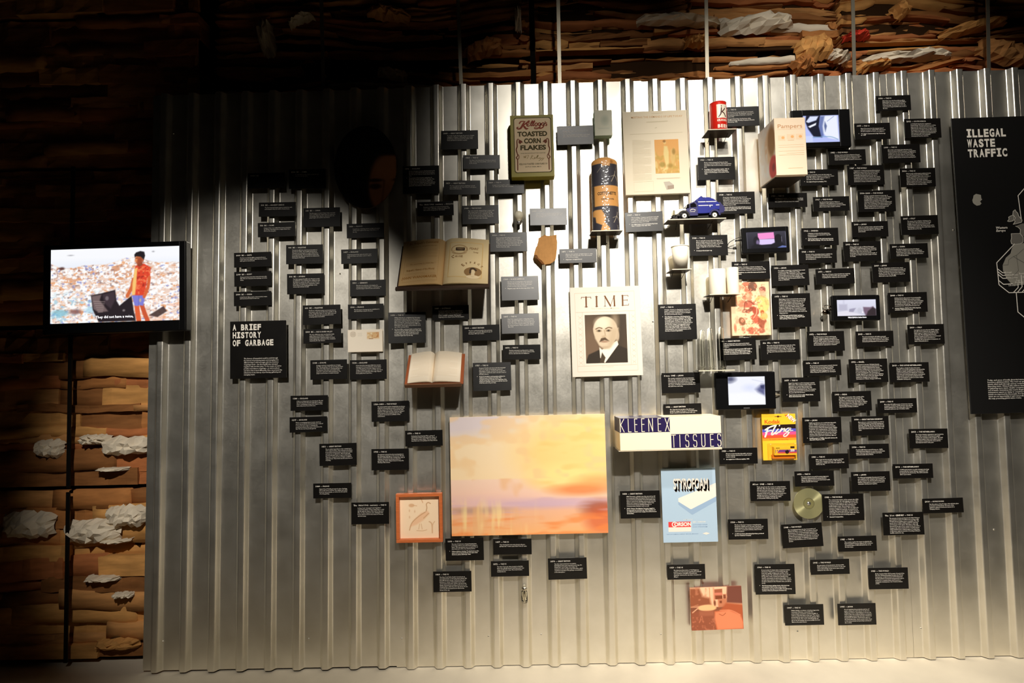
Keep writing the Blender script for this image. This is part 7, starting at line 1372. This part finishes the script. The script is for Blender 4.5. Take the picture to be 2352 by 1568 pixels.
print_obj('camera_number', text_geo([dict(s='200', x=c(930, 1090)[0], z=c(930, 1090)[1], size=52 * k * u / 0.72, style='black_hi', sx=0.9)]), fc - 0.0005, M_WHITE, o)
print_obj('camera_viewfinder', join_geo([rect_geo(*c(932, 1018), *c(1028, 972)), rect_geo(*c(588, 1016), *c(680, 1003))]), fc, mat('viewfinder', (54, 34, 22), 0.3), o)
lz = lathe('camera_lens', [(42 * k * u, 0.0), (42 * k * u, 0.003), (30 * k * u, 0.0035), (22 * k * u, 0.002), (0.0, 0.0018)], mat('lens_black', (44, 26, 24), 0.2), o, 20); lz.rotation_euler = (math.radians(90), 0, 0); lz.location = (c(850, 1095)[0], fc, c(850, 1095)[1])
xa, za = c(455, 1272); xb, zb = c(1095, 905)
box('camera_foot', x0_ - 0.004, x1_ - 0.006, fy - 0.016, fy - 0.0004, za + 0.001, z0_ - 0.0005, mat('camera_orange', (226, 120, 10), 0.45), o, 0.0012)
M_BLIST = mat('blister_clear', (255, 250, 236), 0.05, spec=0.5)
def _bl():
    N, L, b = nodes(M_BLIST)
    for n in list(N):
        if n.type != 'OUTPUT_MATERIAL': N.remove(n)
    out = [n for n in N if n.type == 'OUTPUT_MATERIAL'][0]; tr = N.new('ShaderNodeBsdfTransparent'); gl = N.new('ShaderNodeBsdfGlossy'); gl.inputs['Roughness'].default_value = 0.06; fr = N.new('ShaderNodeMath'); fr.operation = 'MULTIPLY_ADD'; fr.inputs[1].default_value = 0.3; fr.inputs[2].default_value = 0.03; lw = N.new('ShaderNodeLayerWeight'); L.new(lw.outputs['Facing'], fr.inputs[0]); mx = N.new('ShaderNodeMixShader')
    L.new(fr.outputs[0], mx.inputs[0]); L.new(tr.outputs[0], mx.inputs[1]); L.new(gl.outputs[0], mx.inputs[2]); L.new(mx.outputs[0], out.inputs[0])
_bl()
box('clear_blister', xa, xb, fy - 0.033, fy - 0.0002, za, zb, M_BLIST, o, 0.004)
box('spacer_block', -0.01, 0.01, 0.0008, 0.0038, -0.01, 0.01, M_DARK, o)

# round bulb
Yc = -0.062; Cc = place(1191.5, 495, Yc); u = px_size(1191.5, 495, Yc); r = 10.8 * u
root = empty('light_bulb', Cc); tag(root, 'small round frosted bulb, unlit, in a metal cap', 'bulb')
M_FROST = mat('frosted_glass', (222, 214, 190), 0.45); prof = [(r * 0.42, -r * 1.35), (r * 0.5, -r * 0.95)] + [(r * math.cos(a), r * math.sin(a)) for a in np.linspace(-0.95, math.pi / 2, 14)]
lathe('glass_globe', prof, M_FROST, root, 28); lathe('metal_cap', [(0.0, -r * 1.85), (r * 0.3, -r * 1.85), (r * 0.46, -r * 1.7), (r * 0.42, -r * 1.6), (r * 0.48, -r * 1.5), (r * 0.44, -r * 1.42), (r * 0.47, -r * 1.32)], M_BADGE, root, 20)
box('holder_arm', -0.004, 0.004, 0.0, -RIB - Yc, -r * 1.7 - 0.004, -r * 1.7 + 0.004, M_DARK, root)
# little glass vial
Yc = -0.046; Cc = place(1204.5, 1366, Yc); u = px_size(1204.5, 1366, Yc)
root = empty('glass_vial', Cc + [0, 0, -17 * u]); tag(root, 'tiny glass vial with a bright cap, low on the bare metal', 'vial')
lathe('vial_body', [(0.0, 0.0), (6.6 * u, 0.001), (7.2 * u, 4 * u), (7.2 * u, 24 * u), (4.5 * u, 28 * u), (4.5 * u, 29 * u), (3.4 * u, 28 * u), (6.0 * u, 23.5 * u), (6.0 * u, 4.5 * u), (0.0, 0.003)], M_CLEAR, root, 24); lathe('vial_cap', [(5.6 * u, 28.5 * u), (6.4 * u, 29.5 * u), (6.4 * u, 33 * u), (5.6 * u, 34 * u), (0.0, 34 * u)], M_CHROME, root, 24); lathe('vial_stem', [(1.5 * u, 0.0035), (1.1 * u, 12 * u), (2.2 * u, 16 * u), (1.0 * u, 26 * u), (0.0, 27 * u)], M_TIN, root, 12)
box('holder_clip', -0.004, 0.004, 7.0 * u, -RIB - Yc, 17 * u, 20 * u, M_DARK, root)
